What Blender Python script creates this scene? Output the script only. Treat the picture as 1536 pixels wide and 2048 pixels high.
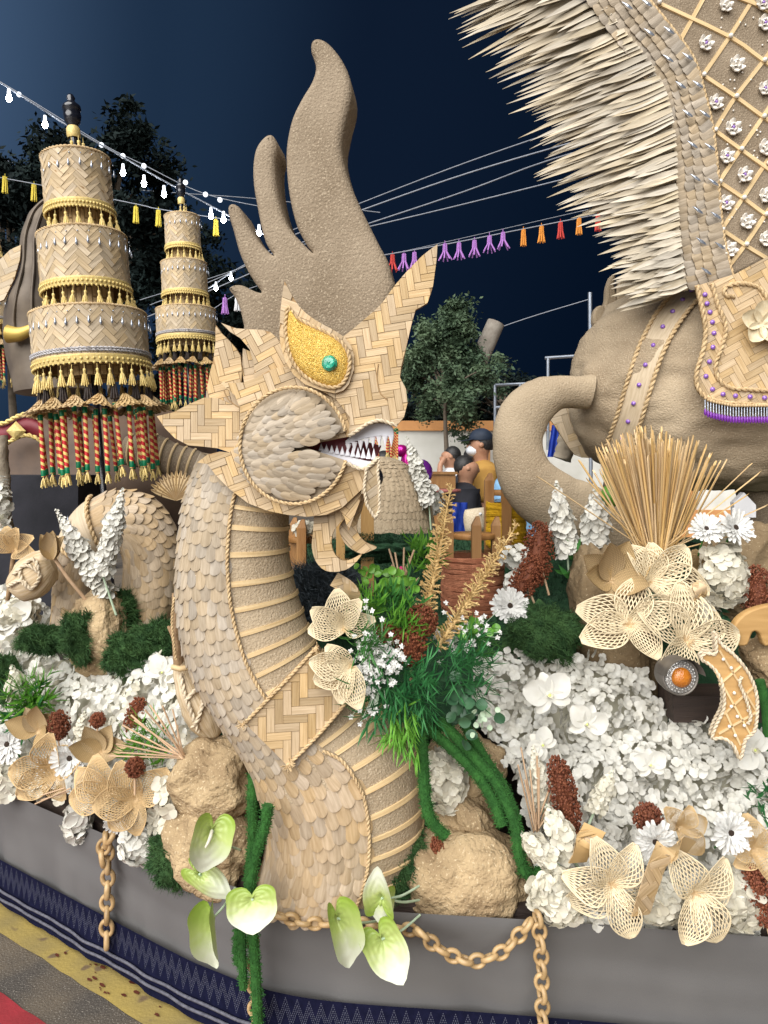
import bpy, bmesh, math, random
from mathutils import Vector, Matrix, noise, geometry
R = math.radians; PI = math.pi; rnd = random.Random(7)
scene = bpy.context.scene
for o in list(bpy.data.objects): bpy.data.objects.remove(o)
V = Vector
# ---------------------------------------------------------------- camera, sky, sun, exposure
F = 1450.0; HOR = 930.0; CH = 1.5          # focal length in photo pixels, horizon row, eye height
cam = bpy.data.objects.new('camera', bpy.data.cameras.new('camera'))
scene.collection.objects.link(cam)
cam.location = (0, 0, CH); cam.rotation_euler = (R(90), 0, 0)
cam.data.sensor_fit = 'VERTICAL'; cam.data.sensor_height = 24; cam.data.lens = 24 * F / 2048
cam.data.shift_y = -(1024 - HOR) / 2048
cam.data.clip_start = 0.05; cam.data.clip_end = 600
scene.camera = cam
world = bpy.data.worlds.new('World'); scene.world = world; world.use_nodes = True
nt = world.node_tree; nt.nodes.clear()
wo = nt.nodes.new('ShaderNodeOutputWorld'); bg = nt.nodes.new('ShaderNodeBackground')
tc = nt.nodes.new('ShaderNodeTexCoord'); dp = nt.nodes.new('ShaderNodeVectorMath'); dp.operation = 'DOT_PRODUCT'
dp.inputs[1].default_value = (-0.80, 0.45, 0.40)
cr = nt.nodes.new('ShaderNodeValToRGB'); cr.color_ramp.interpolation = 'EASE'
e = cr.color_ramp.elements
e[0].position = 0.20; e[0].color = (0.0010, 0.0037, 0.0108, 1)
e[1].position = 1.0; e[1].color = (0.066, 0.118, 0.21, 1)
m_ = e.new(0.60); m_.color = (0.0033, 0.0080, 0.020, 1)
m2_ = e.new(0.77); m2_.color = (0.0093, 0.0212, 0.045, 1)
nt.links.new(tc.outputs['Generated'], dp.inputs[0]); nt.links.new(dp.outputs['Value'], cr.inputs[0])
nt.links.new(cr.outputs[0], bg.inputs[0]); bg.inputs[1].default_value = 1.0
nt.links.new(bg.outputs[0], wo.inputs[0])
sun = bpy.data.objects.new('flood_sun', bpy.data.lights.new('flood_sun', 'SUN'))
sun.data.energy = 5.0; sun.data.angle = R(74); sun.data.color = (1.0, 0.98, 0.945)
sun.rotation_euler = V((-0.38, -0.80, 0.72)).to_track_quat('Z', 'Y').to_euler()
scene.collection.objects.link(sun)
vs = scene.view_settings; vs.view_transform = 'Standard'; vs.look = 'None'; vs.exposure = 0.46; vs.gamma = 1; vs.use_curve_mapping = False
scene.render.engine = 'CYCLES'
scene.cycles.max_bounces = 4; scene.cycles.transparent_max_bounces = 8

# ---------------------------------------------------------------- materials
MATS = {}
def mat(name, c1, c2=None, sc=8, rough=.65, bump=0, bsc=60, vary=0, metal=0, trans=0, coord='Object',
        stretch=None, emit=0, spec=.4, spots=None, sheen=0, hue=0, bdist=.004, detail=2):
    """noise-mixed colour + bump; vary = brightness change from object to object"""
    m = bpy.data.materials.new(name); m.use_nodes = True; MATS[name] = m
    t = m.node_tree; N = t.nodes; L = t.links; b = N['Principled BSDF']; out = N['Material Output']
    b.inputs['Roughness'].default_value = rough; b.inputs['Metallic'].default_value = metal
    b.inputs['Specular IOR Level'].default_value = spec
    c1 = (*c1, 1); c2 = (*(c2 or c1[:3]), 1)
    tcn = N.new('ShaderNodeTexCoord'); oi = N.new('ShaderNodeObjectInfo')
    mp = N.new('ShaderNodeMapping'); mp.inputs['Scale'].default_value = stretch or (1, 1, 1)
    L.new(tcn.outputs['UV' if coord == 'UV' else 'Object'], mp.inputs['Vector'])
    w = N.new('ShaderNodeVectorMath'); w.operation = 'MULTIPLY_ADD'; w.inputs[1].default_value = (37, 53, 29); L.new(oi.outputs['Random'], w.inputs[0]); L.new(mp.outputs[0], w.inputs[2])
    n1 = N.new('ShaderNodeTexNoise'); n1.inputs['Scale'].default_value = sc; n1.inputs['Detail'].default_value = detail
    L.new(w.outputs[0], n1.inputs['Vector'])
    mr = N.new('ShaderNodeMapRange'); mr.inputs['From Min'].default_value = .33; mr.inputs['From Max'].default_value = .67
    L.new(n1.outputs['Fac'], mr.inputs['Value'])
    mx = N.new('ShaderNodeMix'); mx.data_type = 'RGBA'; mx.inputs['A'].default_value = c1; mx.inputs['B'].default_value = c2
    L.new(mr.outputs[0], mx.inputs['Factor']); col = mx.outputs['Result']
    if spots:      # (colour, scale, threshold): fine specks
        n3 = N.new('ShaderNodeTexNoise'); n3.inputs['Scale'].default_value = spots[1]; n3.inputs['Detail'].default_value = 1
        L.new(mp.outputs[0], n3.inputs['Vector'])
        r3 = N.new('ShaderNodeMapRange'); r3.inputs['From Min'].default_value = spots[2]; r3.inputs['From Max'].default_value = spots[2] + .06
        L.new(n3.outputs['Fac'], r3.inputs['Value'])
        m3 = N.new('ShaderNodeMix'); m3.data_type = 'RGBA'; m3.inputs['B'].default_value = (*spots[0], 1)
        L.new(r3.outputs[0], m3.inputs['Factor']); L.new(col, m3.inputs['A']); col = m3.outputs['Result']
    if vary:
        hs = N.new('ShaderNodeHueSaturation'); rr = N.new('ShaderNodeMapRange')
        rr.inputs['To Min'].default_value = 1 - vary; rr.inputs['To Max'].default_value = 1 + vary * .7
        L.new(oi.outputs['Random'], rr.inputs['Value']); L.new(rr.outputs[0], hs.inputs['Value'])
        if hue:
            w2 = N.new('ShaderNodeMath'); w2.operation = 'FRACT'; w3 = N.new('ShaderNodeMath'); w3.operation = 'MULTIPLY'; w3.inputs[1].default_value = 7.31
            L.new(oi.outputs['Random'], w3.inputs[0]); L.new(w3.outputs[0], w2.inputs[0])
            r2 = N.new('ShaderNodeMapRange'); r2.inputs['To Min'].default_value = 1 - hue; r2.inputs['To Max'].default_value = 1 + hue
            L.new(w2.outputs[0], r2.inputs['Value']); L.new(r2.outputs[0], hs.inputs['Saturation'])
        L.new(col, hs.inputs['Color']); col = hs.outputs['Color']
    L.new(col, b.inputs['Base Color'])
    if bump:
        n2 = N.new('ShaderNodeTexNoise'); n2.inputs['Scale'].default_value = bsc; n2.inputs['Detail'].default_value = 2
        L.new(mp.outputs[0], n2.inputs['Vector'])
        bp = N.new('ShaderNodeBump'); bp.inputs['Strength'].default_value = bump; bp.inputs['Distance'].default_value = bdist
        L.new(n2.outputs['Fac'], bp.inputs['Height']); L.new(bp.outputs[0], b.inputs['Normal'])
    if emit:
        b.inputs['Emission Color'].default_value = c1; b.inputs['Emission Strength'].default_value = emit
    if trans:
        tr = N.new('ShaderNodeBsdfTranslucent'); L.new(col, tr.inputs['Color'])
        ms = N.new('ShaderNodeMixShader'); ms.inputs[0].default_value = trans
        L.new(b.outputs[0], ms.inputs[1]); L.new(tr.outputs[0], ms.inputs[2]); L.new(ms.outputs[0], out.inputs['Surface'])
    return m
GR = (14, 260, 1)
mat('husk', (.44, .35, .24), (.33, .255, .17), 7, .95, .75, 170, spots=((.50, .41, .295), 230, .60), spec=.12, bdist=.005, detail=4)
mat('husk_pale', (.45, .36, .25), (.295, .225, .15), 3, .95, .8, 150, spots=((.48, .39, .28), 230, .61), spec=.12, bdist=.006, detail=5)
mat('husk_dark', (.30, .238, .172), (.22, .17, .118), 6, .95, .75, 170, spots=((.38, .31, .225), 230, .60), spec=.12, bdist=.005, detail=4)
mat('bamboo', (.57, .42, .245), (.44, .305, .16), 1, .55, .35, 1.2, vary=.24, hue=.15, coord='UV', stretch=GR, bdist=.0015)
mat('bamboo_pale', (.59, .47, .315), (.47, .36, .225), 1, .6, .35, 1.2, vary=.20, hue=.15, coord='UV', stretch=GR, bdist=.0015)
mat('panel_edge', (.36, .23, .11), (.28, .17, .08), 20, .8)
mat('scale_grey', (.43, .355, .265), (.33, .265, .19), 1, .7, .4, 1.2, vary=.20, hue=.25, coord='UV', stretch=(24, 160, 1), bdist=.0015)
mat('scale_tan', (.46, .35, .23), (.35, .255, .155), 1, .7, .4, 1.2, vary=.20, hue=.2, coord='UV', stretch=(24, 160, 1), bdist=.0015)
mat('feather', (.54, .475, .365), (.41, .345, .25), 1, .6, .35, 1.2, vary=.20, hue=.25, coord='UV', stretch=(9, 190, 1), bdist=.0015, spots=((.38, .22, .09), 3.0, .70))
mat('rope', (.60, .45, .26), (.44, .30, .155), 140, .8, .5, 500, bdist=.001)
mat('rope_white', (.66, .57, .43), (.52, .42, .29), 140, .8, .5, 500, bdist=.001)
mat('strip', (.70, .53, .30), (.58, .41, .21), 1, .5, .2, 1.2, vary=.15, coord='UV', stretch=GR, bdist=.001)
mat('weave_fine', (.68, .51, .29), (.54, .38, .19), 260, .7, .9, 420, vary=.15, hue=.1, bdist=.002, trans=.15)
mat('net', (.74, .64, .45), (.64, .52, .33), 60, .6, .2, 300, vary=.12, bdist=.001)
mat('net_tan', (.62, .45, .24), (.50, .34, .165), 60, .6, .2, 300, vary=.12, bdist=.001)
mat('white_petal', (.74, .73, .68), (.66, .64, .57), 30, .6, .25, 120, vary=.10, trans=.18, bdist=.001)
mat('cream_petal', (.72, .69, .59), (.63, .59, .47), 30, .6, .25, 120, vary=.12, trans=.18, bdist=.001)
mat('bed_base', (.46, .44, .36), (.32, .30, .22), 14, .9)
mat('daisy_white', (.77, .77, .75), (.70, .69, .66), 30, .55, .2, 200, vary=.05, trans=.15, bdist=.0008)
mat('dark_seed', (.025, .015, .012), (.06, .035, .02), 200, .8, .8, 500)
mat('lime', (.52, .62, .16), (.62, .66, .25), 40, .5)
mat('sorghum', (.13, .032, .014), (.22, .070, .030), 90, .7, vary=.15)
mat('wheat', (.64, .46, .21), (.52, .34, .13), 60, .7, vary=.1)
mat('straw', (.74, .53, .28), (.60, .40, .18), 1, .55, .3, 1.2, vary=.28, hue=.15, coord='UV', stretch=(6, 90, 1), bdist=.001)
mat('stick', (.60, .42, .27), (.50, .33, .20), 40, .6, vary=.15)
mat('leaf_bright', (.085, .28, .028), (.18, .42, .055), 25, .45, vary=.15, trans=.2)
mat('leaf_dark', (.022, .125, .038), (.050, .21, .065), 25, .45, vary=.15, trans=.15)
mat('leaf_mid', (.045, .18, .040), (.085, .28, .06), 25, .45, vary=.15, trans=.15)
mat('leaf_succulent', (.10, .28, .03), (.17, .38, .055), 25, .35)
mat('eucalyptus', (.028, .085, .042), (.05, .125, .06), 25, .45)
mat('pale_green', (.50, .62, .46), (.40, .52, .36), 40, .6)
mat('moss', (.018, .058, .015), (.045, .105, .028), 30, .9, vary=.1)
mat('moss_rope', (.018, .088, .014), (.032, .135, .022), 40, .9, .9, 260)
mat('turf', (.016, .062, .026), (.028, .095, .040), 40, .95, 1.0, 420, bdist=.01)
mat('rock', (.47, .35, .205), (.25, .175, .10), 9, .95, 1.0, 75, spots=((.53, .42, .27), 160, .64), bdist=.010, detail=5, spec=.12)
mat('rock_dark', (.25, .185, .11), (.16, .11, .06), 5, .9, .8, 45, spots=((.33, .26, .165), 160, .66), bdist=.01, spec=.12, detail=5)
mat('gold_glitter', (.86, .58, .15), (.62, .37, .06), 160, .33, 1.0, 420, metal=.55, bdist=.004, spots=((.95, .78, .32), 520, .62))
mat('green_gem', (.0, .17, .10), (.02, .42, .27), 60, .06, .6, 110, spec=1)
mat('purple_gem', (.16, .05, .36), (.34, .18, .60), 300, .08, spec=1)
mat('crystal', (.62, .66, .74), (.30, .34, .42), 160, .08, metal=.7)
mat('pearl', (.80, .76, .70), (.72, .67, .60), 60, .2, spec=.8)
mat('gold_thread', (.78, .62, .27), (.62, .46, .15), 150, .5, .6, 600, metal=.15, bdist=.001, vary=.1)
mat('silver_thread', (.52, .50, .50), (.36, .34, .35), 150, .4, .5, 600, metal=.4)
mat('black_thread', (.020, .014, .012), (.05, .035, .03), 100, .6)
mat('black_lacquer', (.008, .009, .014), (.016, .018, .028), 30, .18, spec=.8)
mat('purple_bead', (.13, .02, .25), (.24, .06, .40), 300, .2)
mat('dark_red', (.13, .010, .018), (.20, .015, .028), 10, .5)
mat('tooth', (.80, .80, .86), (.74, .74, .80), 20, .4)
mat('skirt_cloth', (.118, .114, .113), (.104, .100, .100), 6, .9, .6, 900, bdist=.0008)
mat('braid', (.13, .13, .16), (.08, .08, .105), 90, .7, .5, 700)
mat('chain', (.52, .36, .185), (.34, .22, .10), 28, .35, .25, 60, vary=.15)
mat('asphalt', (.17, .135, .095), (.085, .075, .065), 4.5, .45, .7, 160, spots=((.26, .235, .20), 240, .62), bdist=.004, detail=5)
mat('yellow_paint', (.42, .31, .085), (.27, .21, .085), 5, .5, .5, 120, spots=((.17, .12, .07), 16, .64), bdist=.003, detail=5)
mat('red_paint', (.34, .035, .045), (.20, .030, .032), 8, .45, .4, 120, spots=((.14, .06, .05), 22, .66), bdist=.003)
mat('stain', (.075, .020, .012), (.12, .035, .02), 30, .5)
mat('wall_white', (.66, .65, .61), (.54, .53, .48), 3, .85, .4, 30)
mat('coping', (.56, .27, .10), (.47, .22, .08), 5, .8)
mat('wood', (.36, .185, .065), (.25, .115, .035), 3, .5, .3, 25, coord='Object', stretch=(9, 9, 1.2), vary=.2)
mat('wood_light', (.50, .30, .11), (.38, .205, .065), 3, .5, .3, 25, stretch=(9, 9, 1.2), vary=.15)
mat('yarn_yellow', (.66, .40, .012), (.52, .29, .008), 30, .9, .5, 300, vary=.12)
mat('yarn_rust', (.43, .175, .095), (.34, .125, .065), 30, .9, .5, 300, vary=.14)
mat('fur', (.045, .060, .072), (.085, .105, .12), 20, .8)
mat('blue_cloth', (.012, .055, .42), (.008, .035, .28), 12, .7)
mat('sky_cloth', (.26, .48, .72), (.20, .40, .62), 12, .75, .3, 40)
mat('mustard_cloth', (.44, .245, .055), (.36, .19, .04), 9, .85, .4, 60)
mat('black_cloth', (.012, .013, .018), (.022, .022, .03), 9, .85, .3, 60)
mat('white_cloth', (.72, .72, .74), (.62, .62, .64), 9, .8, .3, 60)
mat('pink_cloth', (.60, .38, .42), (.5, .3, .34), 9, .8)
mat('navy_cap', (.010, .018, .035), (.018, .028, .05), 20, .7)
mat('skin', (.42, .225, .14), (.35, .175, .105), 20, .55)
mat('hair', (.010, .009, .009), (.03, .028, .028), 80, .5)
mat('mask_white', (.72, .75, .80), None, 10, .8)
mat('jeans', (.03, .05, .10), (.02, .035, .08), 30, .85)
mat('magenta_foil', (.62, .02, .30), (.45, .01, .22), 12, .15, metal=.5)
mat('violet_foil', (.22, .03, .34), (.15, .02, .26), 12, .15, metal=.5)
mat('table_top', (.42, .15, .12), (.34, .11, .09), 10, .5)
mat('foliage_far_dim', (.005, .010, .010), (.010, .019, .018), 1.5, .8, vary=.2, spec=.15)  # night dimness of the far trees is put into the leaf colour
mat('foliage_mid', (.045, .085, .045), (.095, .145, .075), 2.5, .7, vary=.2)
mat('bark', (.15, .12, .09), (.09, .07, .05), 12, .9, .8, 40)
mat('log_grey', (.30, .27, .23), (.22, .19, .16), 12, .8, .5, 40)
mat('metal_grey', (.30, .33, .38), (.22, .25, .30), 12, .4, metal=.6)
mat('wire', (.26, .28, .32), (.2, .22, .26), 12, .6)
mat('bulb_lit', (.92, .96, 1.0), None, 5, .3, emit=60)
mat('bulb_cap_glow', (.70, .74, .80), None, 5, .3, emit=1.2)  # sockets and unlit bulbs: their pale brightness is added as a faint glow
mat('bronze', (.12, .095, .075), (.18, .145, .11), 8, .55, .3, 30, metal=.2)
mat('bronze_brown', (.095, .062, .044), (.14, .09, .06), 8, .6, .3, 30)
mat('tusk_gold', (.62, .44, .11), (.5, .34, .08), 10, .4, metal=.3)
mat('plaster', (.44, .38, .30), (.32, .27, .20), 8, .95, .9, 60)
mat('shell_fibre', (.64, .52, .36), (.44, .32, .18), 1, .8, .6, 1.2, coord='UV', stretch=(60, 3, 1), bdist=.004)
mat('bark_strip', (.34, .22, .12), (.20, .125, .065), 30, .9, .7, 120)
mat('amber', (.56, .19, .02), (.40, .12, .012), 60, .12, .5, 260, spec=.8)
mat('lens_clear', (.55, .54, .52), (.34, .33, .32), 160, .08, .6, 200, metal=.5)
mat('steel_dirty', (.20, .18, .16), (.13, .115, .10), 20, .45, metal=.4)
mat('timber_dark', (.030, .020, .016), (.055, .036, .028), 4, .7, .5, 30, stretch=(1, 9, 9))
mat('carved_wood', (.50, .30, .115), (.40, .23, .08), 1, .6, .3, 40, stretch=(6, 6, 60))
mat('paper_yellow', (.66, .52, .06), None, 5, .7)
mat('paper_purple', (.40, .18, .52), None, 5, .7)
mat('paper_orange', (.68, .26, .04), None, 5, .7)
mat('paper_red', (.50, .05, .04), None, 5, .7)
mat('green_ring', (.0, .13, .05), (.0, .18, .08), 60, .4)
mat('pink_bud', (.60, .05, .18), None, 5, .6)
def special():
    # red and gold spiral tape on the hanging rods: printed stripe, from the rod's own UV
    m = mat('candy', (.40, .018, .022), None, 5, .35); t = m.node_tree; N = t.nodes; L = t.links; b = N['Principled BSDF']
    uv = N.new('ShaderNodeTexCoord'); sp = N.new('ShaderNodeSeparateXYZ'); L.new(uv.outputs['UV'], sp.inputs[0])
    a = N.new('ShaderNodeMath'); a.operation = 'MULTIPLY_ADD'; a.inputs[1].default_value = 34.0; L.new(sp.outputs['X'], a.inputs[0]); L.new(sp.outputs['Y'], a.inputs[2])
    f = N.new('ShaderNodeMath'); f.operation = 'FRACT'; L.new(a.outputs[0], f.inputs[0])
    g = N.new('ShaderNodeMath'); g.operation = 'GREATER_THAN'; g.inputs[1].default_value = .56; L.new(f.outputs[0], g.inputs[0])
    x = N.new('ShaderNodeMix'); x.data_type = 'RGBA'; x.inputs['A'].default_value = (.50, .022, .028, 1); x.inputs['B'].default_value = (.74, .54, .17, 1)
    L.new(g.outputs[0], x.inputs['Factor']); L.new(x.outputs['Result'], b.inputs['Base Color'])
    # anthurium: lime at the stalk, white towards the tip (UV x = 0..1 along the leaf)
    m = mat('spathe', (.4, .6, .1), None, 5, .32, 0, 60, spec=.5); t = m.node_tree; N = t.nodes; L = t.links; b = N['Principled BSDF']
    uv = N.new('ShaderNodeTexCoord'); sp = N.new('ShaderNodeSeparateXYZ'); L.new(uv.outputs['UV'], sp.inputs[0])
    ns = N.new('ShaderNodeTexNoise'); ns.inputs['Scale'].default_value = 5; L.new(uv.outputs['UV'], ns.inputs['Vector'])
    ad = N.new('ShaderNodeMath'); ad.operation = 'MULTIPLY_ADD'; ad.inputs[1].default_value = .35; L.new(ns.outputs['Fac'], ad.inputs[0]); L.new(sp.outputs['X'], ad.inputs[2])
    r = N.new('ShaderNodeValToRGB'); q = r.color_ramp.elements
    q[0].position = .18; q[0].color = (.25, .38, .04, 1); q[1].position = 1.0; q[1].color = (.62, .65, .52, 1); q.new(.62).color = (.45, .54, .19, 1)
    L.new(ad.outputs[0], r.inputs[0]); L.new(r.outputs[0], b.inputs['Base Color'])
    tr = N.new('ShaderNodeBsdfTranslucent'); L.new(r.outputs[0], tr.inputs['Color']); ms = N.new('ShaderNodeMixShader'); ms.inputs[0].default_value = .15
    L.new(b.outputs[0], ms.inputs[1]); L.new(tr.outputs[0], ms.inputs[2]); L.new(ms.outputs[0], N['Material Output'].inputs['Surface'])
    # navy brocade: rows of dotted white zigzags (woven print), UV in metres
    m = mat('brocade', (.0035, .0045, .018), (.006, .007, .026), 60, .85, spec=.1); t = m.node_tree; N = t.nodes; L = t.links; b = N['Principled BSDF']
    uv = N.new('ShaderNodeTexCoord'); sp = N.new('ShaderNodeSeparateXYZ'); L.new(uv.outputs['UV'], sp.inputs[0])
    def M(op, a, bb=None, c=None):
        n = N.new('ShaderNodeMath'); n.operation = op
        for i, v in enumerate((a, bb, c)):
            if v is None: continue
            if isinstance(v, (int, float)): n.inputs[i].default_value = v
            else: L.new(v, n.inputs[i])
        return n.outputs[0]
    tot = None
    for per, amp, off in ((.030, .046, .088), (.030, .046, .102), (.030, .046, .116)):
        z = M('MULTIPLY_ADD', M('PINGPONG', sp.outputs['X'], per / 2), amp / per * 2, off)
        ln = M('LESS_THAN', M('ABSOLUTE', M('SUBTRACT', sp.outputs['Y'], z)), .0024)
        tot = ln if tot is None else M('MAXIMUM', tot, ln)
    d1 = M('GREATER_THAN', M('FRACT', M('MULTIPLY', sp.outputs['Y'], 190)), .42)
    fac = M('MULTIPLY', tot, d1)
    x = N.new('ShaderNodeMix'); x.data_type = 'RGBA'; x.inputs['B'].default_value = (.09, .095, .13, 1)
    lk = [l for l in t.links if l.to_socket == b.inputs['Base Color']][0]; src = lk.from_socket
    L.new(src, x.inputs['A']); L.new(fac, x.inputs['Factor']); L.new(x.outputs['Result'], b.inputs['Base Color'])
def basket(name, sc):
    t = MATS[name].node_tree; N = t.nodes; L = t.links; b = N['Principled BSDF']; uv = N.new('ShaderNodeTexCoord'); ck = N.new('ShaderNodeTexBrick')
    ck.inputs['Scale'].default_value = sc; ck.inputs['Mortar Size'].default_value = .035; ck.offset = .5; ck.inputs['Brick Width'].default_value = .55; ck.inputs['Row Height'].default_value = .28; ck.inputs['Mortar Smooth'].default_value = .5
    L.new(uv.outputs['UV'], ck.inputs['Vector'])
    src = b.inputs['Base Color'].links[0].from_socket; x = N.new('ShaderNodeMix'); x.data_type = 'RGBA'; x.blend_type = 'MULTIPLY'; x.inputs['B'].default_value = (.42, .36, .28, 1)
    L.new(src, x.inputs['A']); L.new(ck.outputs['Fac'], x.inputs['Factor']); L.new(x.outputs['Result'], b.inputs['Base Color'])
    bp = N.new('ShaderNodeBump'); bp.invert = True; bp.inputs['Strength'].default_value = .8; bp.inputs['Distance'].default_value = .003; L.new(ck.outputs['Fac'], bp.inputs['Height']); L.new(bp.outputs[0], b.inputs['Normal'])
special(); basket('weave_fine', 9.0)

# ---------------------------------------------------------------- helpers
col = scene.collection; W = {}
def P(x, y, d): return V(((x - 768) / F * d, d, CH + (HOR - y) / F * d))
def px(n, d): return n * d / F
def crom(pts, n, closed=False):
    """Catmull-Rom through tuples of any length, n samples per span"""
    out = []; k = len(pts); rng = range(k if closed else k - 1)
    for i in rng:
        if closed: p = [pts[(i + j - 1) % k] for j in range(4)]
        else: p = [pts[max(0, min(k - 1, i + j - 1))] for j in range(4)]
        for s in range(n):
            t = s / n
            out.append(tuple(.5 * ((2 * b) + (c - a) * t + (2 * a - 5 * b + 4 * c - d) * t * t + (3 * b - a - 3 * c + d) * t ** 3) for a, b, c, d in zip(*p)))
    if not closed: out.append(tuple(pts[-1]))
    return out
def tag(o, label=None, cat=None, group=None, kind=None):
    if label: o['label'] = label
    if cat: o['category'] = cat
    if group: o['group'] = group
    if kind: o['kind'] = kind
    return o
def put(name, data, parent=None, M=None, **k):
    o = bpy.data.objects.new(name, data); col.objects.link(o)
    M = M or Matrix(); W[o.name] = M
    if parent is not None:
        o.parent = parent; o.matrix_basis = W[parent.name].inverted_safe() @ M
    else: o.matrix_basis = M
    return tag(o, **k)
def thing(name, label, cat, loc=(0, 0, 0), group=None, M=None):
    o = put(name, None, None, M or Matrix.Translation(V(loc)), label=label, cat=cat, group=group)
    o.empty_display_size = .05
    return o
def copy_tree(o, M=None, parent=None):
    c = o.copy(); col.objects.link(c)
    if parent is not None: c.parent = parent
    if M is not None: c.matrix_basis = M; W[c.name] = M
    for ch in list(o.children): copy_tree(ch, None, c)
    return c
def basis(x, y, z, o): 
    m = Matrix.Identity(4)
    for i, a in enumerate((x, y, z, o)):
        m[0][i], m[1][i], m[2][i] = a[0], a[1], a[2]
    return m
def look(o, n, up=V((0, 0, 1)), roll=0):
    """local Z along n"""
    z = V(n).normalized(); u = V(up)
    if abs(z.dot(u)) > .98: u = V((0, 1, 0))
    x = u.cross(z).normalized(); y = z.cross(x)
    return basis(x, y, z, o) @ Matrix.Rotation(roll, 4, 'Z')
class MB:
    def __init__(s): s.v = []; s.f = []; s.u = []
    def add(s, vs, fs, uv=None):
        k = len(s.v); s.v.extend(tuple(p) for p in vs)
        for i, f in enumerate(fs):
            s.f.append([a + k for a in f]); s.u.append([uv[a] for a in f] if uv else [(0, 0)] * len(f))
        return s
    def grid(s, pts, uv=None, closed=False):
        n = len(pts); m = len(pts[0]); fs = []
        for i in range(n - 1):
            for j in range(m if closed else m - 1):
                fs.append([i * m + j, i * m + (j + 1) % m, (i + 1) * m + (j + 1) % m, (i + 1) * m + j])
        return s.add([p for r in pts for p in r], fs, [q for r in uv for q in r] if uv else None)
    def tube(s, pts, r, n=6, cap=True, flat=None):
        pts = [V(p) for p in pts]; k = len(pts); rings = []; uv = []; ln = 0
        t0 = (pts[1] - pts[0]).normalized(); up = V((0, 0, 1)) if abs(t0.z) < .9 else V((0, 1, 0))
        x = up.cross(t0).normalized()
        for i, p in enumerate(pts):
            t = (pts[min(i + 1, k - 1)] - pts[max(i - 1, 0)]); t = t.normalized() if t.length > 1e-9 else t0
            x = (x - t * x.dot(t)); x = x.normalized() if x.length > 1e-6 else t.orthogonal().normalized()
            y = t.cross(x); rr = r[i] if isinstance(r, (list, tuple)) else r
            if i: ln += (p - pts[i - 1]).length
            rings.append([p + x * math.cos(2 * PI * j / n) * rr + y * math.sin(2 * PI * j / n) * rr for j in range(n + 1)])
            uv.append([(ln, j / n) for j in range(n + 1)])
        s.grid(rings, uv)
        if cap:
            s.add(rings[0][:n], [list(range(n))[::-1]]); s.add(rings[-1][:n], [list(range(n))])
        return s
    def box(s, M, sx, sy, sz):
        vs = [M @ V((a * sx / 2, b * sy / 2, c * sz / 2)) for a in (-1, 1) for b in (-1, 1) for c in (-1, 1)]
        return s.add(vs, [[0, 1, 3, 2], [4, 6, 7, 5], [0, 4, 5, 1], [2, 3, 7, 6], [0, 2, 6, 4], [1, 5, 7, 3]])
    def ball(s, c, r, n=10, m=7, M=None):
        sc = V((r, r, r)) if isinstance(r, (int, float)) else V(r); M = M or Matrix()
        g = [[V(c) + (M @ V((sc.x * math.sin(PI * i / m) * math.cos(2 * PI * j / n), sc.y * math.sin(PI * i / m) * math.sin(2 * PI * j / n), sc.z * math.cos(PI * i / m)))) for j in range(n)] for i in range(m + 1)]
        return s.grid(g, [[(j / n, i / m) for j in range(n)] for i in range(m + 1)], closed=True)
    def lathe(s, prof, n=16, M=None, o=(0, 0, 0)):
        M = M or Matrix(); o = V(o)
        g = [[M @ (o + V((r * math.cos(2 * PI * j / n), r * math.sin(2 * PI * j / n), z))) for j in range(n + 1)] for r, z in prof]
        return s.grid(g, [[(i * .1, j / n) for j in range(n + 1)] for i in range(len(prof))])
    def prism(s, front, off, uv=None):
        n = len(front); back = [V(p) + V(off) for p in front]
        fs = [list(range(n)), [n + i for i in range(n)][::-1]] + [[(i + 1) % n, i, n + i, n + (i + 1) % n] for i in range(n)]
        return s.add(list(front) + back, fs, (uv + uv) if uv else None)
    def petal(s, M, L, Wd, prof, curl=0, cup=0, ns=6, nt_=4, rip=0, thick=0, fold=0, unit=False, seed=0, warp=False):
        g = []; uv = []
        for i in range(ns + 1):
            a = math.sin(PI / 2 * i / ns) if warp else i / ns; w = Wd * prof(a); row = []; ur = []
            for j in range(nt_ + 1):
                t = -1 + 2 * j / nt_
                z = curl * L * a * a + cup * Wd * t * t * prof(a) + fold * abs(t) * w + rip * L * math.sin(a * 9 + seed + t * 2.5 * (1 + seed % 2)) * a
                row.append(M @ V((t * w, L * a, z))); ur.append((a, t) if unit else (L * a, t * w + seed * .013))
            g.append(row); uv.append(ur)
        s.grid(g, uv)
        if thick:
            n = (M.to_3x3() @ V((0, 0, 1))).normalized() * thick
            g2 = [[p - n for p in r][::-1] for r in g]; s.grid(g2, [r[::-1] for r in uv])
            rim = [r[0] for r in g] + g[-1][1:-1] + [r[-1] for r in g][::-1]
            s.grid([[p, p - n] for p in rim], [[(0, 0), (0, 0)]] * len(rim))
        return s
    def mesh(s, name, m, smooth=True):
        me = bpy.data.meshes.new(name); me.from_pydata(s.v, [], s.f)
        if smooth: me.polygons.foreach_set('use_smooth', [True] * len(s.f))
        ul = me.uv_layers.new(name='UVMap'); fl = []
        for u in s.u:
            for q in u: fl += [q[0], q[1]]
        ul.data.foreach_set('uv', fl)
        me.materials.append(MATS[m]); me.update()
        return me
    def build(s, name, m, parent=None, M=None, smooth=True, **k):
        return put(name, s.mesh(name, m, smooth), parent, M, **k)
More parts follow.
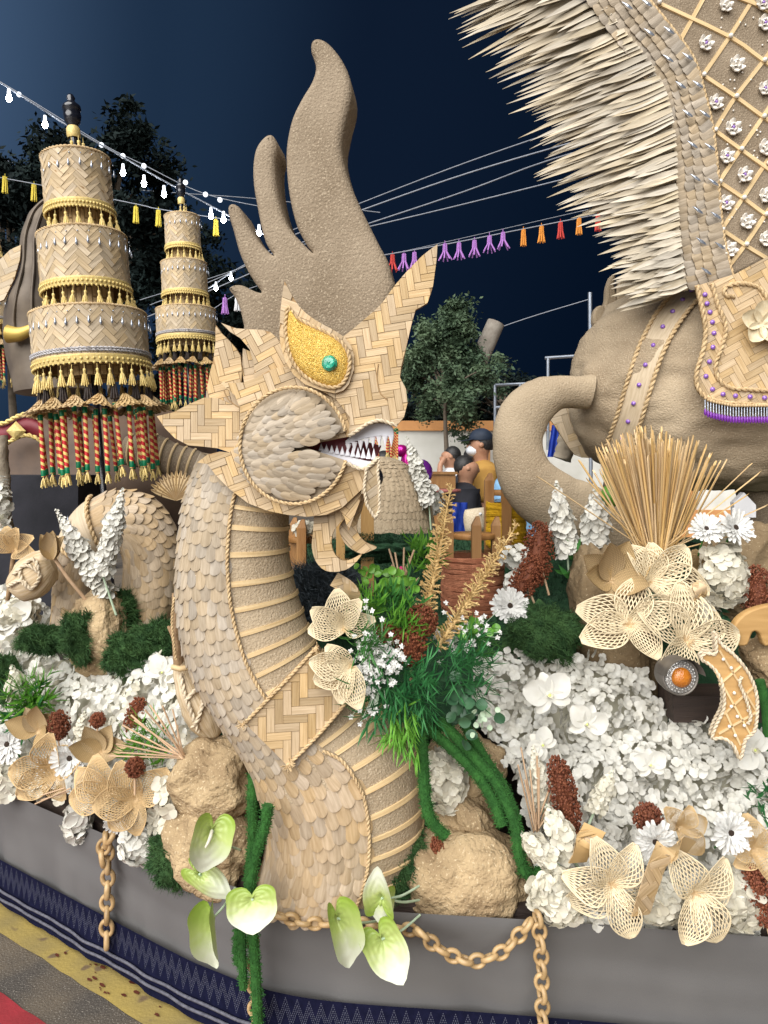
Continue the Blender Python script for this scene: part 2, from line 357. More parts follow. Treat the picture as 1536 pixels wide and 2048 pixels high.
def rope(path, r, pitch=None, strands=2, mb=None, sub=True):
    """twisted cord along a 3-D path"""
    mb = mb or MB(); pitch = pitch or r * 5; pts = [V(p) for p in path]
    acc = [0]
    for a, b in zip(pts, pts[1:]): acc.append(acc[-1] + (b - a).length)
    tot = acc[-1]; n = max(4, int(tot / pitch * 6)); q = []; i = 0
    for k in range(n + 1):
        d = tot * k / n
        while i < len(acc) - 2 and acc[i + 1] < d: i += 1
        q.append(pts[i].lerp(pts[i + 1], (d - acc[i]) / max(1e-9, acc[i + 1] - acc[i])))
    for st in range(strands):
        o = []
        for k, p in enumerate(q):
            t = (q[min(k + 1, n)] - q[max(k - 1, 0)]).normalized(); x = t.cross(V((0, 1, 0)))
            x = x.normalized() if x.length > .05 else t.orthogonal().normalized(); y = t.cross(x); a = 2 * PI * (k / 6 + st / strands)
            o.append(p + (x * math.cos(a) + y * math.sin(a)) * r * .5)
        mb.tube(o, r * .62, 5)
    return mb
class Frame:
    """a plane standing in the scene: O, unit axes U (right), V (up), N towards the viewer"""
    def __init__(s, x, y, d, yaw=0, pitch=0, roll=0):
        s.O = P(x, y, d); m = Matrix.Rotation(R(yaw), 3, 'Z') @ Matrix.Rotation(R(pitch), 3, 'X') @ Matrix.Rotation(R(roll), 3, 'Y')
        s.U = m @ V((1, 0, 0)); s.V = m @ V((0, 0, 1)); s.N = s.U.cross(s.V)
    def uv(s, x, y):
        ray = P(x, y, 1) - V((0, 0, CH)); o = V((0, 0, CH)); t = (s.O - o).dot(s.N) / ray.dot(s.N); q = o + ray * t - s.O
        return (q.dot(s.U), q.dot(s.V))
    def pt(s, a, b, h=0): return s.O + s.U * a + s.V * b + s.N * h
    def at(s, x, y, h=0): return s.pt(*s.uv(x, y), h)
def area(p): return .5 * sum(a[0] * b[1] - b[0] * a[1] for a, b in zip(p, p[1:] + p[:1]))
def ccw(p): return p if area(p) > 0 else p[::-1]
def clip(poly, rect):
    """Sutherland-Hodgman: any polygon by a convex ccw polygon"""
    out = poly; n = len(rect)
    for i in range(n):
        a = rect[i]; b = rect[(i + 1) % n]; ex, ey = b[0] - a[0], b[1] - a[1]; inp = out; out = []
        if not inp: return []
        sd = [ex * (p[1] - a[1]) - ey * (p[0] - a[0]) for p in inp]
        for k in range(len(inp)):
            p, q = inp[k - 1], inp[k]; sp, sq = sd[k - 1], sd[k]
            if (sp >= 0) != (sq >= 0):
                t = sp / (sp - sq); out.append((p[0] + (q[0] - p[0]) * t, p[1] + (q[1] - p[1]) * t))
            if sq >= 0: out.append(q)
    return out
def herring(bb, w, n, ang, gap):
    """herringbone strips over a bounding box: yields (rect corners ccw, origin, long axis)"""
    L = n * w; c, s = math.cos(ang), math.sin(ang); x0, y0, x1, y1 = bb; cx, cy = (x0 + x1) / 2, (y0 + y1) / 2
    rad = math.hypot(x1 - x0, y1 - y0) / 2 + L * 2; out = []
    K = int(rad / w) + 1; Mx = int((rad * 2 + K * w) / (2 * L)) + 2
    for k in range(-K, K + 1):
        for m in range(-Mx, Mx + 1):
            for hv in (0, 1):
                if hv == 0: ax, ay, bx, by = k * w + m * 2 * L, k * w, k * w + m * 2 * L + L, k * w + w
                else: ax, ay, bx, by = k * w + L + m * 2 * L, k * w + w - L, k * w + L + w + m * 2 * L, k * w + w
                mx, my = (ax + bx) / 2, (ay + by) / 2
                if mx * mx + my * my > rad * rad: continue
                g = gap / 2; q = [(ax + g, ay + g), (bx - g, ay + g), (bx - g, by - g), (ax + g, by - g)]
                rot = lambda p: (cx + p[0] * c - p[1] * s, cy + p[0] * s + p[1] * c)
                r = [rot(p) for p in q]
                if max(p[0] for p in r) < x0 or min(p[0] for p in r) > x1 or max(p[1] for p in r) < y0 or min(p[1] for p in r) > y1: continue
                la = (c, s) if hv == 0 else (-s, c)
                out.append((r, rot((mx, my)), la))
    return out
def weave(poly2, surf, parent, w, n=3, ang=PI / 4, h=.0018, m='bamboo', name='strip', gap=.0012, seg=0, limit=None, keep=None):
    """separate woven strips laid over a surface; surf(a, b, h) -> point"""
    poly2 = ccw(poly2); xs = [p[0] for p in poly2]; ys = [p[1] for p in poly2]; rest = MB(); cnt = 0
    for r, o, la in herring((min(xs), min(ys), max(xs), max(ys)), w, n, ang, gap):
        c = clip(poly2, r)
        if len(c) < 3 or abs(area(c)) < w * w * .12: continue
        q = [c[0]]
        for p in c[1:]:
            if math.hypot(p[0] - q[-1][0], p[1] - q[-1][1]) > w * .03: q.append(p)
        if math.hypot(q[0][0] - q[-1][0], q[0][1] - q[-1][1]) < w * .03: q.pop()
        if len(q) < 3: continue
        hh = h * rnd.uniform(.55, 1.5); tx, ty = rnd.uniform(-.03, .03), rnd.uniform(-.03, .03); so = rnd.uniform(0, 9)
        top = []; bot = []; uv = []
        for p in q:
            dx, dy = p[0] - o[0], p[1] - o[1]; al = dx * la[0] + dy * la[1]; ac = -dx * la[1] + dy * la[0]
            top.append(surf(p[0], p[1], hh + tx * dx + ty * dy)); bot.append(surf(p[0], p[1], -.0008)); uv.append((al + so, ac + so))
        k = len(q)
        vs = top + bot; fs = [list(range(k)), *[[(i + 1) % k, i, k + i, k + (i + 1) % k] for i in range(k)]]
        if (limit is not None and cnt >= limit) or (keep and not keep(o)): rest.add(vs, fs, uv + uv); continue
        MB().add(vs, fs, uv + uv).build(name, m, parent, smooth=False); cnt += 1
    if rest.v: rest.build(name, m, parent, smooth=False, kind='stuff')
def slab2(poly2, fr, h0, thick, rr=0, k=4, mb=None):
    """plate with rounded rim standing on a frame: face at h0, body behind"""
    mb = mb or MB(); p = ccw(poly2); n = len(p); nr = []
    for i in range(n):
        a, b, c = p[i - 1], p[i], p[(i + 1) % n]; e1 = (b[0] - a[0], b[1] - a[1]); e2 = (c[0] - b[0], c[1] - b[1])
        l1 = math.hypot(*e1) or 1; l2 = math.hypot(*e2) or 1; x = -(e1[1] / l1 + e2[1] / l2); y = e1[0] / l1 + e2[0] / l2; l = math.hypot(x, y) or 1
        nr.append((x / l, y / l))
    prof = [(0, h0), (0, h0 - thick)] if not rr else [(rr * (1 - math.sin(PI / 2 * i / k)), h0 - rr * (1 - math.cos(PI / 2 * i / k))) for i in range(k + 1)] + \
        [(rr * (1 - math.cos(PI / 2 * i / k)), h0 - thick + rr * (1 - math.sin(PI / 2 * i / k))) for i in range(k + 1)]
    g = [[fr.pt(a[0] + q[0] * ins, a[1] + q[1] * ins, h) for a, q in zip(p, nr)] for ins, h in prof]
    q0 = [(a[0] + q[0] * prof[0][0], a[1] + q[1] * prof[0][0]) for a, q in zip(p, nr)]
    vs2, _, fs2, _, _, _ = geometry.delaunay_2d_cdt([V(a) for a in q0], [], [list(range(n))], 1, 1e-7)
    mb.add([fr.pt(a.x, a.y, h0) for a in vs2], fs2); mb.add([fr.pt(a.x, a.y, h0 - thick) for a in vs2], [list(f)[::-1] for f in fs2])
    mb.grid([r[::-1] for r in g], closed=True)
    return mb
def panel(name, pts, fr, parent, thick=.010, w=.021, n=3, ang=PI / 4, m='bamboo', smooth=0, h0=0, edge='panel_edge', label=None):
    """flat woven-bamboo cut-out: backing plate (part) with separate strips (sub-parts)"""
    pp = crom(pts, smooth, True) if smooth else pts
    p2 = ccw([fr.uv(x, y) for x, y in pp]); o = slab2(p2, fr, h0, thick).build(name, edge, parent, smooth=False, label=label)
    weave(p2, lambda a, b, h: fr.pt(a, b, h0 + h + .0008), o, w, n, ang, m=m)
    return o, p2
class Loft:
    """body drawn by left/right outline stations (x, y, x, y, depth, half-thickness), round in depth"""
    def __init__(s, st, n=8, pw=1.0):
        s.st = crom(st, n); s.n = len(s.st) - 1; s.pw = pw
    def row(s, u):
        t = max(0, min(.999999, u)) * s.n; i = int(t); f = t - i
        return [a + (b - a) * f for a, b in zip(s.st[i], s.st[i + 1])]
    def p(s, u, v, h=0):
        q = s._p(u, v)
        return q + s.nrm(u, v) * h if h else q
    def _p(s, u, v):
        a = s.row(u); Lp = P(a[0], a[1], a[4]); Rp = P(a[2], a[3], a[4]); c = (Lp + Rp) / 2; ax = (Rp - Lp) / 2
        cs, sn = math.cos(PI * v), math.sin(PI * v)
        if s.pw != 1: cs = math.copysign(abs(cs) ** s.pw, cs); sn = math.copysign(abs(sn) ** s.pw, sn)
        return c - ax * cs - V((0, a[5] * sn, 0))
    def nrm(s, u, v):
        e = .004; n = (s._p(u, v + e) - s._p(u, v - e)).cross(s._p(min(1, u + e), v) - s._p(max(0, u - e), v))
        if n.length < 1e-12: return V((0, -1, 0))
        n.normalize(); c = s._p(u, 0) * .5 + s._p(u, 1) * .5
        return n if n.dot(s._p(u, v) - c) > 0 else -n
    def hit(s, x, y):
        """(u, v) on the facing side that is seen at photo position x, y"""
        if not hasattr(s, 'tab'):
            s.tab = []
            for i in range(81):
                for j in range(2, 60):
                    q = s._p(i / 80, j / 60); s.tab.append((q.x / q.y, (q.z - CH) / q.y, i / 80, j / 60))
        X, Z = (x - 768) / F, (HOR - y) / F
        b = min(s.tab, key=lambda t: (t[0] - X) ** 2 + (t[1] - Z) ** 2); u, v = b[2], b[3]; st = .012
        pr = lambda u, v: (lambda q: (q.x / q.y - X) ** 2 + ((q.z - CH) / q.y - Z) ** 2)(s._p(u, v))
        for _ in range(6):
            c = [(pr(u + a * st, v + b_ * st), u + a * st, v + b_ * st) for a in (-1, 0, 1) for b_ in (-1, 0, 1) if 0 <= u + a * st <= 1 and 0 <= v + b_ * st <= 1]
            e_, u, v = min(c); st *= .5
        return u, v
    def on(s, x, y, h=0): return s.p(*s.hit(x, y), h)
    def tangent(s, u, v): return (s._p(min(1, u + .004), v) - s._p(max(0, u - .004), v)).normalized()
    def length(s):
        return sum((s._p((i + 1) / 60, .5) - s._p(i / 60, .5)).length for i in range(60))
    def mb(s, nu=60, nv=32, bump=0, bs=6):
        g = []
        for i in range(nu + 1):
            row = []
            for j in range(nv):
                q = s._p(i / nu, 2 * j / nv)
                if bump: q = q + s.nrm(min(.99, max(.01, i / nu)), 2 * j / nv) * bump * (noise.noise(q * bs) + .45 * noise.noise(q * bs * 2.7) - .5 * max(0, .25 - abs(noise.noise(V((q.x * 1.6, q.y, q.z * .7)) * bs * 1.3))))
                row.append(q)
            g.append(row[::-1])
        m = MB().grid(g, closed=True); m.add(g[0], [list(range(nv))[::-1]]); m.add(g[-1], [list(range(nv))])
        return m
tongue = lambda a: (.88 + .12 * min(1, a / .4)) if a < .70 else max(.05, math.sqrt(max(0, 1 - ((a - .70) / .304) ** 2)))
blade = lambda a: max(.03, math.sin(PI * min(1, a * .62 + .38)) ** .8 if a > .19 else .55 + a * 2.2)
leafp = lambda a: max(.02, math.sin(PI * a ** .8) ** .85)
ovalp = lambda a: max(.06, math.sin(PI * (a * .93 + .04)) ** .6)
obov = lambda a: max(.10, math.sin(PI * (.06 + .90 * a ** 1.45)) ** .62)
heart = lambda a: max(.02, (math.sin(PI * min(1, a * .80 + .20)) ** .75) * (1 if a > .12 else .35 + a * 5.4))
def scale_meshes(m, L, Wd, k=3, name='scale'):
    out = []
    for i in range(k):
        out.append(MB().petal(Matrix(), L * (1 + .06 * (i - 1)), Wd * (1 - .07 * (i - 1)), tongue, curl=.02 * i, cup=-.16 - .05 * i, ns=8, nt_=4, thick=.0018, seed=i, warp=True).mesh(name, m))
    return out
def scales(loft, parent, ms, u0, u1, v0, v1, rows, step_w, tilt=8, limit=300, flip=False, jit=.12, mat_rest=None, name='scale', size=None, skip=None):
    """overlapping scales over the facing side of a loft"""
    cnt = 0; todo = []
    for i in range(rows):
        u = u0 + (u1 - u0) * (i + .5) / rows
        a, b = (v0(u) if callable(v0) else v0), (v1(u) if callable(v1) else v1)
        arc = sum((loft._p(u, a + (b - a) * (k + 1) / 12) - loft._p(u, a + (b - a) * k / 12)).length for k in range(12))
        nc = max(2, round(arc / step_w)); cum = [0]
        for k in range(24): cum.append(cum[-1] + (loft._p(u, a + (b - a) * (k + 1) / 24) - loft._p(u, a + (b - a) * k / 24)).length)
        for j in range(nc + (i % 2)):
            f = (j + (.5 if i % 2 == 0 else 0)) / nc + rnd.uniform(-jit, jit) / nc
            f = min(.995, max(.005, f)) * cum[-1]; k = 0
            while k < 23 and cum[k + 1] < f: k += 1
            v = a + (b - a) * (k + (f - cum[k]) / max(1e-9, cum[k + 1] - cum[k])) / 24
            uu = u + rnd.uniform(-jit, jit) * (u1 - u0) / rows
            if skip and skip(uu, v): continue
            todo.append((uu, v))
    for uu, v in todo:
        n = loft.nrm(uu, v); y = loft.tangent(uu, v); y = (y - n * y.dot(n)).normalized()
        if flip: y = -y
        ca, sa = math.cos(R(tilt + rnd.uniform(-3, 4))), math.sin(R(tilt)); y2 = y * ca + n * sa; n2 = n * ca - y * sa
        ro = rnd.uniform(-.10, .10); x = y2.cross(n2).normalized(); M = basis(x, y2, n2, loft._p(uu, v) - y * .006 + n * .001) @ Matrix.Rotation(ro, 4, 'Z')
        sc = size(uu, v) if size else 1
        put(name, rnd.choice(ms), parent, M @ Matrix.Scale(sc * rnd.uniform(.93, 1.08), 4)); cnt += 1
def rock(name, label, x, y, d, rx, ry, rz, seed, parent=None, m='rock', cat='rock', amp=.28, **k):
    """boulder: noise-carved ball with flattened facets; radii in photo pixels"""
    bm = bmesh.new(); bmesh.ops.create_icosphere(bm, subdivisions=5, radius=1); sv = V((seed * 3.1, seed * 1.7, seed))
    S = V((px(rx, d), px(rz, d), px(ry, d)))
    for v in bm.verts:
        q = v.co.copy(); f = 1 + amp * noise.noise(q * 1.3 + sv) - amp * .75 * abs(noise.noise(q * 1.9 + sv * 2)) + amp * .45 * abs(noise.noise(V((q.x, q.y, q.z * 2.4)) * 2.3 + sv)) + .06 * abs(noise.noise(q * 6 + sv)) + .025 * noise.noise(q * 14 + sv) + .012 * noise.noise(q * 30 + sv)
        q = q * f
        for a in range(3): q[a] = math.copysign(abs(q[a]) ** .88, q[a])
        v.co = V((q.x * S.x, q.y * S.y, q.z * S.z))
    me = bpy.data.meshes.new(name); bm.to_mesh(me); bm.free(); me.materials.append(MATS[m]); me.polygons.foreach_set('use_smooth', [True] * len(me.polygons))
    return put(name, me, parent, Matrix.Translation(P(x, y, d)) @ Matrix.Rotation(seed, 4, 'Y'), label=label, cat=cat, **k)
def fuzz(mb, pts_n, L, wd, n=1, spread=.6, seg=1):
    """short crooked fibres standing on (point, normal) samples"""
    for p, nn in pts_n:
        for _ in range(n):
            d = (nn + V((rnd.gauss(0, spread), rnd.gauss(0, spread), rnd.gauss(0, spread)))).normalized(); l = L * rnd.uniform(.5, 1.3)
            s = d.orthogonal().normalized() * wd; q = p + V((rnd.gauss(0, wd), rnd.gauss(0, wd), rnd.gauss(0, wd))) * 2
            md = q + d * l * .6 + s * rnd.uniform(-1, 1); tp = q + d * l + V((rnd.gauss(0, .35), rnd.gauss(0, .35), rnd.gauss(0, .35))) * l
            mb.add([q - s, q + s, md + s * .8, md - s * .8, tp], [[0, 1, 2, 3], [3, 2, 4]])
def moss_clump(name, label, x, y, d, rx, ry, rz, seed, n=1500, L=.016, m='moss', parent=None, cat='moss', **k):
    """mossy cushion: lumpy core with a coat of fine fibres"""
    mb = MB(); S = V((px(rx, d), px(rz, d), px(ry, d))); c = P(x, y, d); sv = V((seed, seed * 2, 0)); pn = []
    def srf(a, b):
        q = V((math.sin(a) * math.cos(b), math.sin(a) * math.sin(b), math.cos(a)))
        f = 1 + .50 * noise.noise(q * 1.9 + sv) + .22 * noise.noise(q * 5 + sv); return V((q.x * S.x, q.y * S.y, q.z * S.z)) * f, q
    mb.grid([[srf(PI * i / 14, 2 * PI * j / 22)[0] for j in range(22)] for i in range(15)], closed=True)
    for i in range(n):
        z = rnd.uniform(-1, 1); b = rnd.uniform(PI * .93, PI * 2.07); p, q = srf(math.acos(z), b); pn.append((p, q))
    fuzz(mb, pn, L, .0011, 3, .7)
    return mb.build(name, m, parent, Matrix.Translation(c), smooth=False, label=label, cat=cat, **k)
# ================================================================ SETTING
MB().add([(-300, -60, 0), (300, -60, 0), (300, 500, 0), (-300, 500, 0)], [[0, 1, 2, 3]]).build('ground', 'asphalt', smooth=False, kind='structure')
TD = V((.838, -.545, 0)); TN = V((-.545, -.838, 0)); T0 = V((-1.32, 2.5, 0))
def stripe(name, m, a, b, z, s0=-3.5, s1=3.0):
    rows = []
    for i in range(131):
        s = s0 + (s1 - s0) * i / 130
        w1 = .006 * noise.noise(V((s * 9, a * 7, 1))) + .004 * noise.noise(V((s * 31, 2, a)))
        w2 = .006 * noise.noise(V((s * 9, b * 7, 3))) + .004 * noise.noise(V((s * 31, 5, b)))
        rows.append([T0 + TD * s + TN * (a + w1) + V((0, 0, z)), T0 + TD * s + TN * (b + w2) + V((0, 0, z))])
    MB().grid(rows).build(name, m, smooth=False, kind='structure')
stripe('yellow_kerb_stripe', 'yellow_paint', -.25, .10, .004)
stripe('red_road_stripe', 'red_paint', .245, .62, .004)
mb = MB()
for i in range(26):      # red drips spilled on the yellow paint
    s = rnd.gauss(.62, .10); o = rnd.uniform(-.02, .09); c = T0 + TD * s + TN * o + V((0, 0, .008)); r = rnd.uniform(.002, .008)
    mb.add([c + TD * math.cos(a) * r * rnd.uniform(1, 2.4) + TN * math.sin(a) * r * rnd.uniform(.5, 1) for a in [k * PI / 4 for k in range(8)]], [list(range(8))])
mb.build('paint_drips', 'stain', smooth=False, kind='stuff', label='dark red drips spattered on the yellow stripe', cat='stain')

# ---------------- float: deck, cloth skirt, brocade trim, braid
EDGE = crom([(-4.4, 4.50), (-3.2, 3.72), (-1.32, 2.50), (-.62, 2.045), (-.42, 1.93), (-.262, 1.862), (-.05, 1.822), (.407, 1.777), (.908, 1.716), (3.0, 1.46), (4, 1.34)], 14)
fl = thing('parade_float', 'long flower-decked float with grey cloth skirt and navy patterned hem', 'float', (0, 3, 0))
acc = [0]
for a, b in zip(EDGE, EDGE[1:]): acc.append(acc[-1] + math.hypot(b[0] - a[0], b[1] - a[1]))
def edge_at(s):
    i = 0
    while i < len(acc) - 2 and acc[i + 1] < s: i += 1
    f = (s - acc[i]) / (acc[i + 1] - acc[i]); x = EDGE[i][0] + (EDGE[i + 1][0] - EDGE[i][0]) * f; y = EDGE[i][1] + (EDGE[i + 1][1] - EDGE[i][1]) * f
    t = V((EDGE[i + 1][0] - EDGE[i][0], EDGE[i + 1][1] - EDGE[i][1], 0)).normalized(); return V((x, y, 0)), V((t.y, -t.x, 0))
def curtain(name, m, z0, z1, out, fold, nz=8):
    g = []; uv = []; n = 420
    for i in range(n + 1):
        s = acc[-1] * i / n; p, nn = edge_at(s); row = []; ur = []
        for k in range(nz + 1):
            z = z0 + (z1 - z0) * k / nz; f = 1 - k / nz
            o = out + fold * f * (noise.noise(V((s * 4, z * 1.5, 2))) + .6 * noise.noise(V((s * 11 + z * 3, z * 2, 7)))) + .0035 * f * noise.noise(V((s * 26 + z * 5, z * 4, 9))) + fold * .3 * noise.noise(V((s * 2 + z * 9, z * 12, 4)))
            row.append(p + nn * o + V((0, 0, z + .012 * (noise.noise(V((s * 1.7, 3, 0))) * f if k == 0 else 0)))); ur.append((s, z))
        g.append(row); uv.append(ur)
    return MB().grid(g, uv).build(name, m, fl)
curtain('skirt', 'skirt_cloth', .10, .392, .012, .026, 24)
curtain('hem_band', 'brocade', .022, .171, .034, .014)
for zz, o in ((.078, .043), (.052, .043)):
    pts = []
    for i in range(500):
        s = acc[-1] * i / 499; p, nn = edge_at(s); f = .8
        off = .012 * (noise.noise(V((s * 4, zz * 1.5, 2))) + .6 * noise.noise(V((s * 11 + zz * 3, zz * 2, 7)))) * f
        pts.append(p + nn * (o + off) + V((0, 0, zz + .006 * noise.noise(V((s * 5, zz * 40, 1))))))
    MB().tube(pts, .0042, 5).build('braid', 'braid', fl)
dk = [V((p[0], p[1] + .035, .388)) for p in EDGE] + [V((4, 6, .388)), V((-4.4, 6, .388))]
MB().prism(dk, (0, 0, -.37)).build('deck', 'timber_dark', fl, smooth=False)

# turf-covered mound that carries the figures behind the flowers
def mound_z(x, y):
    base = [(1.95, .36), (2.25, .62), (2.6, .93), (3.0, 1.06), (3.4, 1.12), (4.2, 1.08), (4.6, .5)]
    for (a, za), (b, zb) in zip(base, base[1:]):
        if a <= y <= b: z = za + (zb - za) * (y - a) / (b - a); break
    else: z = .4
    z -= .55 * max(0, min(1, (-.30 - x) / .25)) * max(0, min(1, (3.3 - y) / .3))
    return z + .05 * noise.noise(V((x * 2.2, y * 2.2, 0))) + .035 * abs(noise.noise(V((x * 3 + y, y * 9, 3))))
mb = MB().grid([[V((-.72 + 3.3 * i / 130, 2.28 + 2.3 * j / 60, mound_z(-.72 + 3.3 * i / 130, 2.28 + 2.3 * j / 60))) for j in range(61)] for i in range(131)])
pn = []
for i in range(5200):
    x = rnd.uniform(-.5, 1.0); y = rnd.uniform(2.5, 3.5); pn.append((V((x, y, mound_z(x, y))), V((0, -.4, 1))))
fuzz(mb, pn, .018, .0016, 2, .4)
mb.build('turf_mound', 'turf', smooth=False, kind='stuff', label='crumpled artificial green turf behind the flower beds', cat='turf')
# loose turf fold hanging behind the goatee
mb = MB().grid([[P(690 + 190 * i / 40, 1068 + 60 * j / 14 + 9 * noise.noise(V((i * .14, 0, 1))), 2.86 - .10 * math.sin(PI * (j / 14)) - .03 * noise.noise(V((i * .2, j * .5, 0)))) for j in range(15)] for i in range(41)])
pn = [(P(rnd.uniform(690, 880), rnd.uniform(1068, 1122), 2.78), V((0, -1, .5))) for _ in range(1800)]
fuzz(mb, pn, .012, .0014, 2, .5)
mb.build('turf_roll', 'turf', smooth=False, label='rolled green turf edge behind the woven goatee', cat='turf')

# ---------------- street behind: wall, trees, poles, wires
w = thing('boundary_wall', 'white rendered boundary wall with an orange coping', 'wall', (2, 11, 0))
def wallbox(name, m, x0, x1, y, z0, z1, th): MB().box(Matrix.Translation(((x0 + x1) / 2, y + th / 2, (z0 + z1) / 2)), x1 - x0, th, z1 - z0).build(name, m, w, smooth=False)
wallbox('render', 'wall_white', -.6, 9, 11, 0, 2.02, .16)
wallbox('coping', 'coping', -.65, 9, 10.96, 2.02, 2.17, .24)
wallbox('plinth', 'coping', -.6, 9, 10.97, 0, .82, .03)
for xx in (-.5, 1.50, 4.6, 7.4): wallbox('pier', 'coping', xx - .1, xx + .1, 10.93, .0, 2.02, .22)
def tree(name, label, x, y, d, rx, ry, n, leaf, m, seed, base_z=0, lean=0, conic=False):
    t = thing(name, label, 'tree', (P(x, y, d).x, d, base_z), 'trees behind the float'); rr = random.Random(seed); c = P(x, y, d); A, B = px(rx, d), px(ry, d)
    foot = V((c.x + lean, d, base_z)); tr = MB(); mid = c - V((0, 0, B * .55)); r0 = A * .07
    tr.tube(crom([tuple(foot), tuple(foot.lerp(mid, .5) + V((A * .05, 0, 0))), tuple(mid), tuple(c + V((0, 0, B * .5)))], 6), [r0 * (1 - .9 * i / 18) for i in range(19)], 8)
    tips = []
    for i in range(26):
        th = rr.uniform(0, 2 * PI); z = rr.uniform(-.7, .85); rad = (math.sqrt(max(.05, 1 - z * z)) if not conic else (.95 - z) * .55 + .1) * (rr.uniform(.55, .95) if not conic else rr.uniform(.4, 1.3))
        e_ = c + V((math.cos(th) * A * rad, math.sin(th) * A * rad * .8, z * B)); s_ = mid.lerp(c, rr.uniform(0, 1)); q = s_.lerp(e_, .5) + V((0, 0, B * .08))
        tr.tube(crom([tuple(s_), tuple(q), tuple(e_)], 4), [r0 * .35 * (1 - .85 * k / 8) for k in range(9)], 5); tips.append((s_, q, e_))
    tr.build('trunk', 'bark', t)
    cr_ = MB(); cl = []
    for s_, q, e_ in tips:
        for k in range(7):
            f = rr.uniform(.35, 1.12); cl.append((q.lerp(e_, f) + V((rr.gauss(0, A * .10), rr.gauss(0, A * .10), rr.gauss(0, B * .08))), rr.uniform(.5, 1.2)))
    for i in range(n):
        cc, s = rr.choice(cl); p = cc + V((rr.gauss(0, 1), rr.gauss(0, 1), rr.gauss(0, .8))) * A * .075 * s
        dn = V((rr.gauss(0, 1), rr.gauss(0, 1), rr.gauss(-.3, .7))).normalized(); sd = dn.orthogonal().normalized() @ Matrix.Rotation(rr.uniform(0, 6.3), 3, dn) ; l = leaf * rr.uniform(.6, 1.3)
        cr_.add([p, p + dn * l * .45 + sd * l * .22, p + dn * l, p + dn * l * .45 - sd * l * .22], [[0, 1, 2, 3]])
    cr_.build('crown', m, t, smooth=False)
tree('broadleaf_tree', 'dark broadleaf tree behind the first tiered parasol', 215, 465, 10.5, 205, 225, 34000, .10, 'foliage_far_dim', 3)
tree('broadleaf_tree', 'dim tree at the left edge beyond the small garlands', 20, 560, 11.5, 200, 270, 30000, .10, 'foliage_far_dim', 5)
tree('broadleaf_tree', 'shadowy tree between the far parasol and the brown crown', 400, 680, 12.5, 190, 260, 26000, .10, 'foliage_far_dim', 6)
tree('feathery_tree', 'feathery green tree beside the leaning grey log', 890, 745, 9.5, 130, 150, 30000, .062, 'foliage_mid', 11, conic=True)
tree('feathery_tree', 'low dark tree above the boundary wall by the railing', 1010, 800, 12.0, 140, 80, 14000, .10, 'foliage_far_dim', 14)
tree('feathery_tree', 'wide dark bush over the wall behind the dragon snout', 800, 800, 12.5, 170, 90, 14000, .10, 'foliage_far_dim', 15)
MB().tube([P(930, 800, 9.9), P(952, 735, 9.9), P(992, 645, 9.9)], [.13, .125, .12], 12).build('leaning_log', 'log_grey', label='thick grey log leaning against the feathery tree', cat='log')
def wire(pts, d, r, name='overhead_wire', label=None, m='wire', d2=None):
    q = crom([tuple(P(x, y, d + ((d2 or d) - d) * i / max(1, len(pts) - 1))) for i, (x, y) in enumerate(pts)], 8)
    return MB().tube(q, r, 5).build(name, m, label=label, cat='wire', group='overhead wires')
wire([(560, 470), (900, 337), (1180, 240)], 12, .009, label='topmost thin wire crossing the sky right of the crown', d2=10)
wire([(560, 480), (900, 358), (1190, 272)], 12, .012, label='second wire down crossing the sky right of the crown', d2=10)
wire([(560, 505), (900, 393), (1070, 330), (1200, 290)], 12, .012, label='kinked wire below the upper two by the feather fringe', d2=10)
wire([(560, 495), (900, 415), (1200, 340)], 12, .010, label='wire running just above the purple and orange garland', d2=10)
wire([(640, 540), (900, 482), (1260, 400)], 13, .006, label='faint thin wire behind the purple and orange garland', d2=12)
wire([(800, 738), (1000, 655), (1180, 598)], 12, .008, label='sagging wire tied to the slim steel pole', d2=11)
wire([(0, 318), (210, 372), (520, 398), (760, 425)], 12, .008, label='faint wire passing behind both tiered parasols')
wire([(280, 640), (470, 560), (560, 520)], 9, .008, label='lower wire rising behind the far parasol')
wire([(280, 600), (470, 540), (560, 500)], 9, .006, label='upper wire rising behind the far parasol')
wire([(300, 610), (440, 555), (600, 480)], 8.5, .006, label='thin wire touching the low pair of bulbs')
def pole(name, label, pts, d, r, m='metal_grey'):
    o = MB()
    for a, b in pts: o.tube([P(*a, d), P(*b, d)], r, 8)
    return o.build(name, m, label=label, cat='pole')
pole('steel_pole', 'slim pale steel pole behind the statue', [((1180, 585), (1182, 1000))], 9.5, .026)
pole('railing', 'grey metal railing frame left of the statue', [((990, 770), (1100, 765)), ((990, 770), (990, 900)), ((1040, 768), (1040, 900)), ((990, 815), (1100, 808))], 9.2, .02)
pole('pipe_rack', 'pale horizontal pipe on a post above the trunk', [((1090, 716), (1240, 706)), ((1096, 716), (1096, 900)), ((1230, 706), (1230, 900))], 9.8, .022)
pole('lamp_post', 'grey post peeking out behind the brown crown', [((694, 388), (700, 900))], 10, .05)
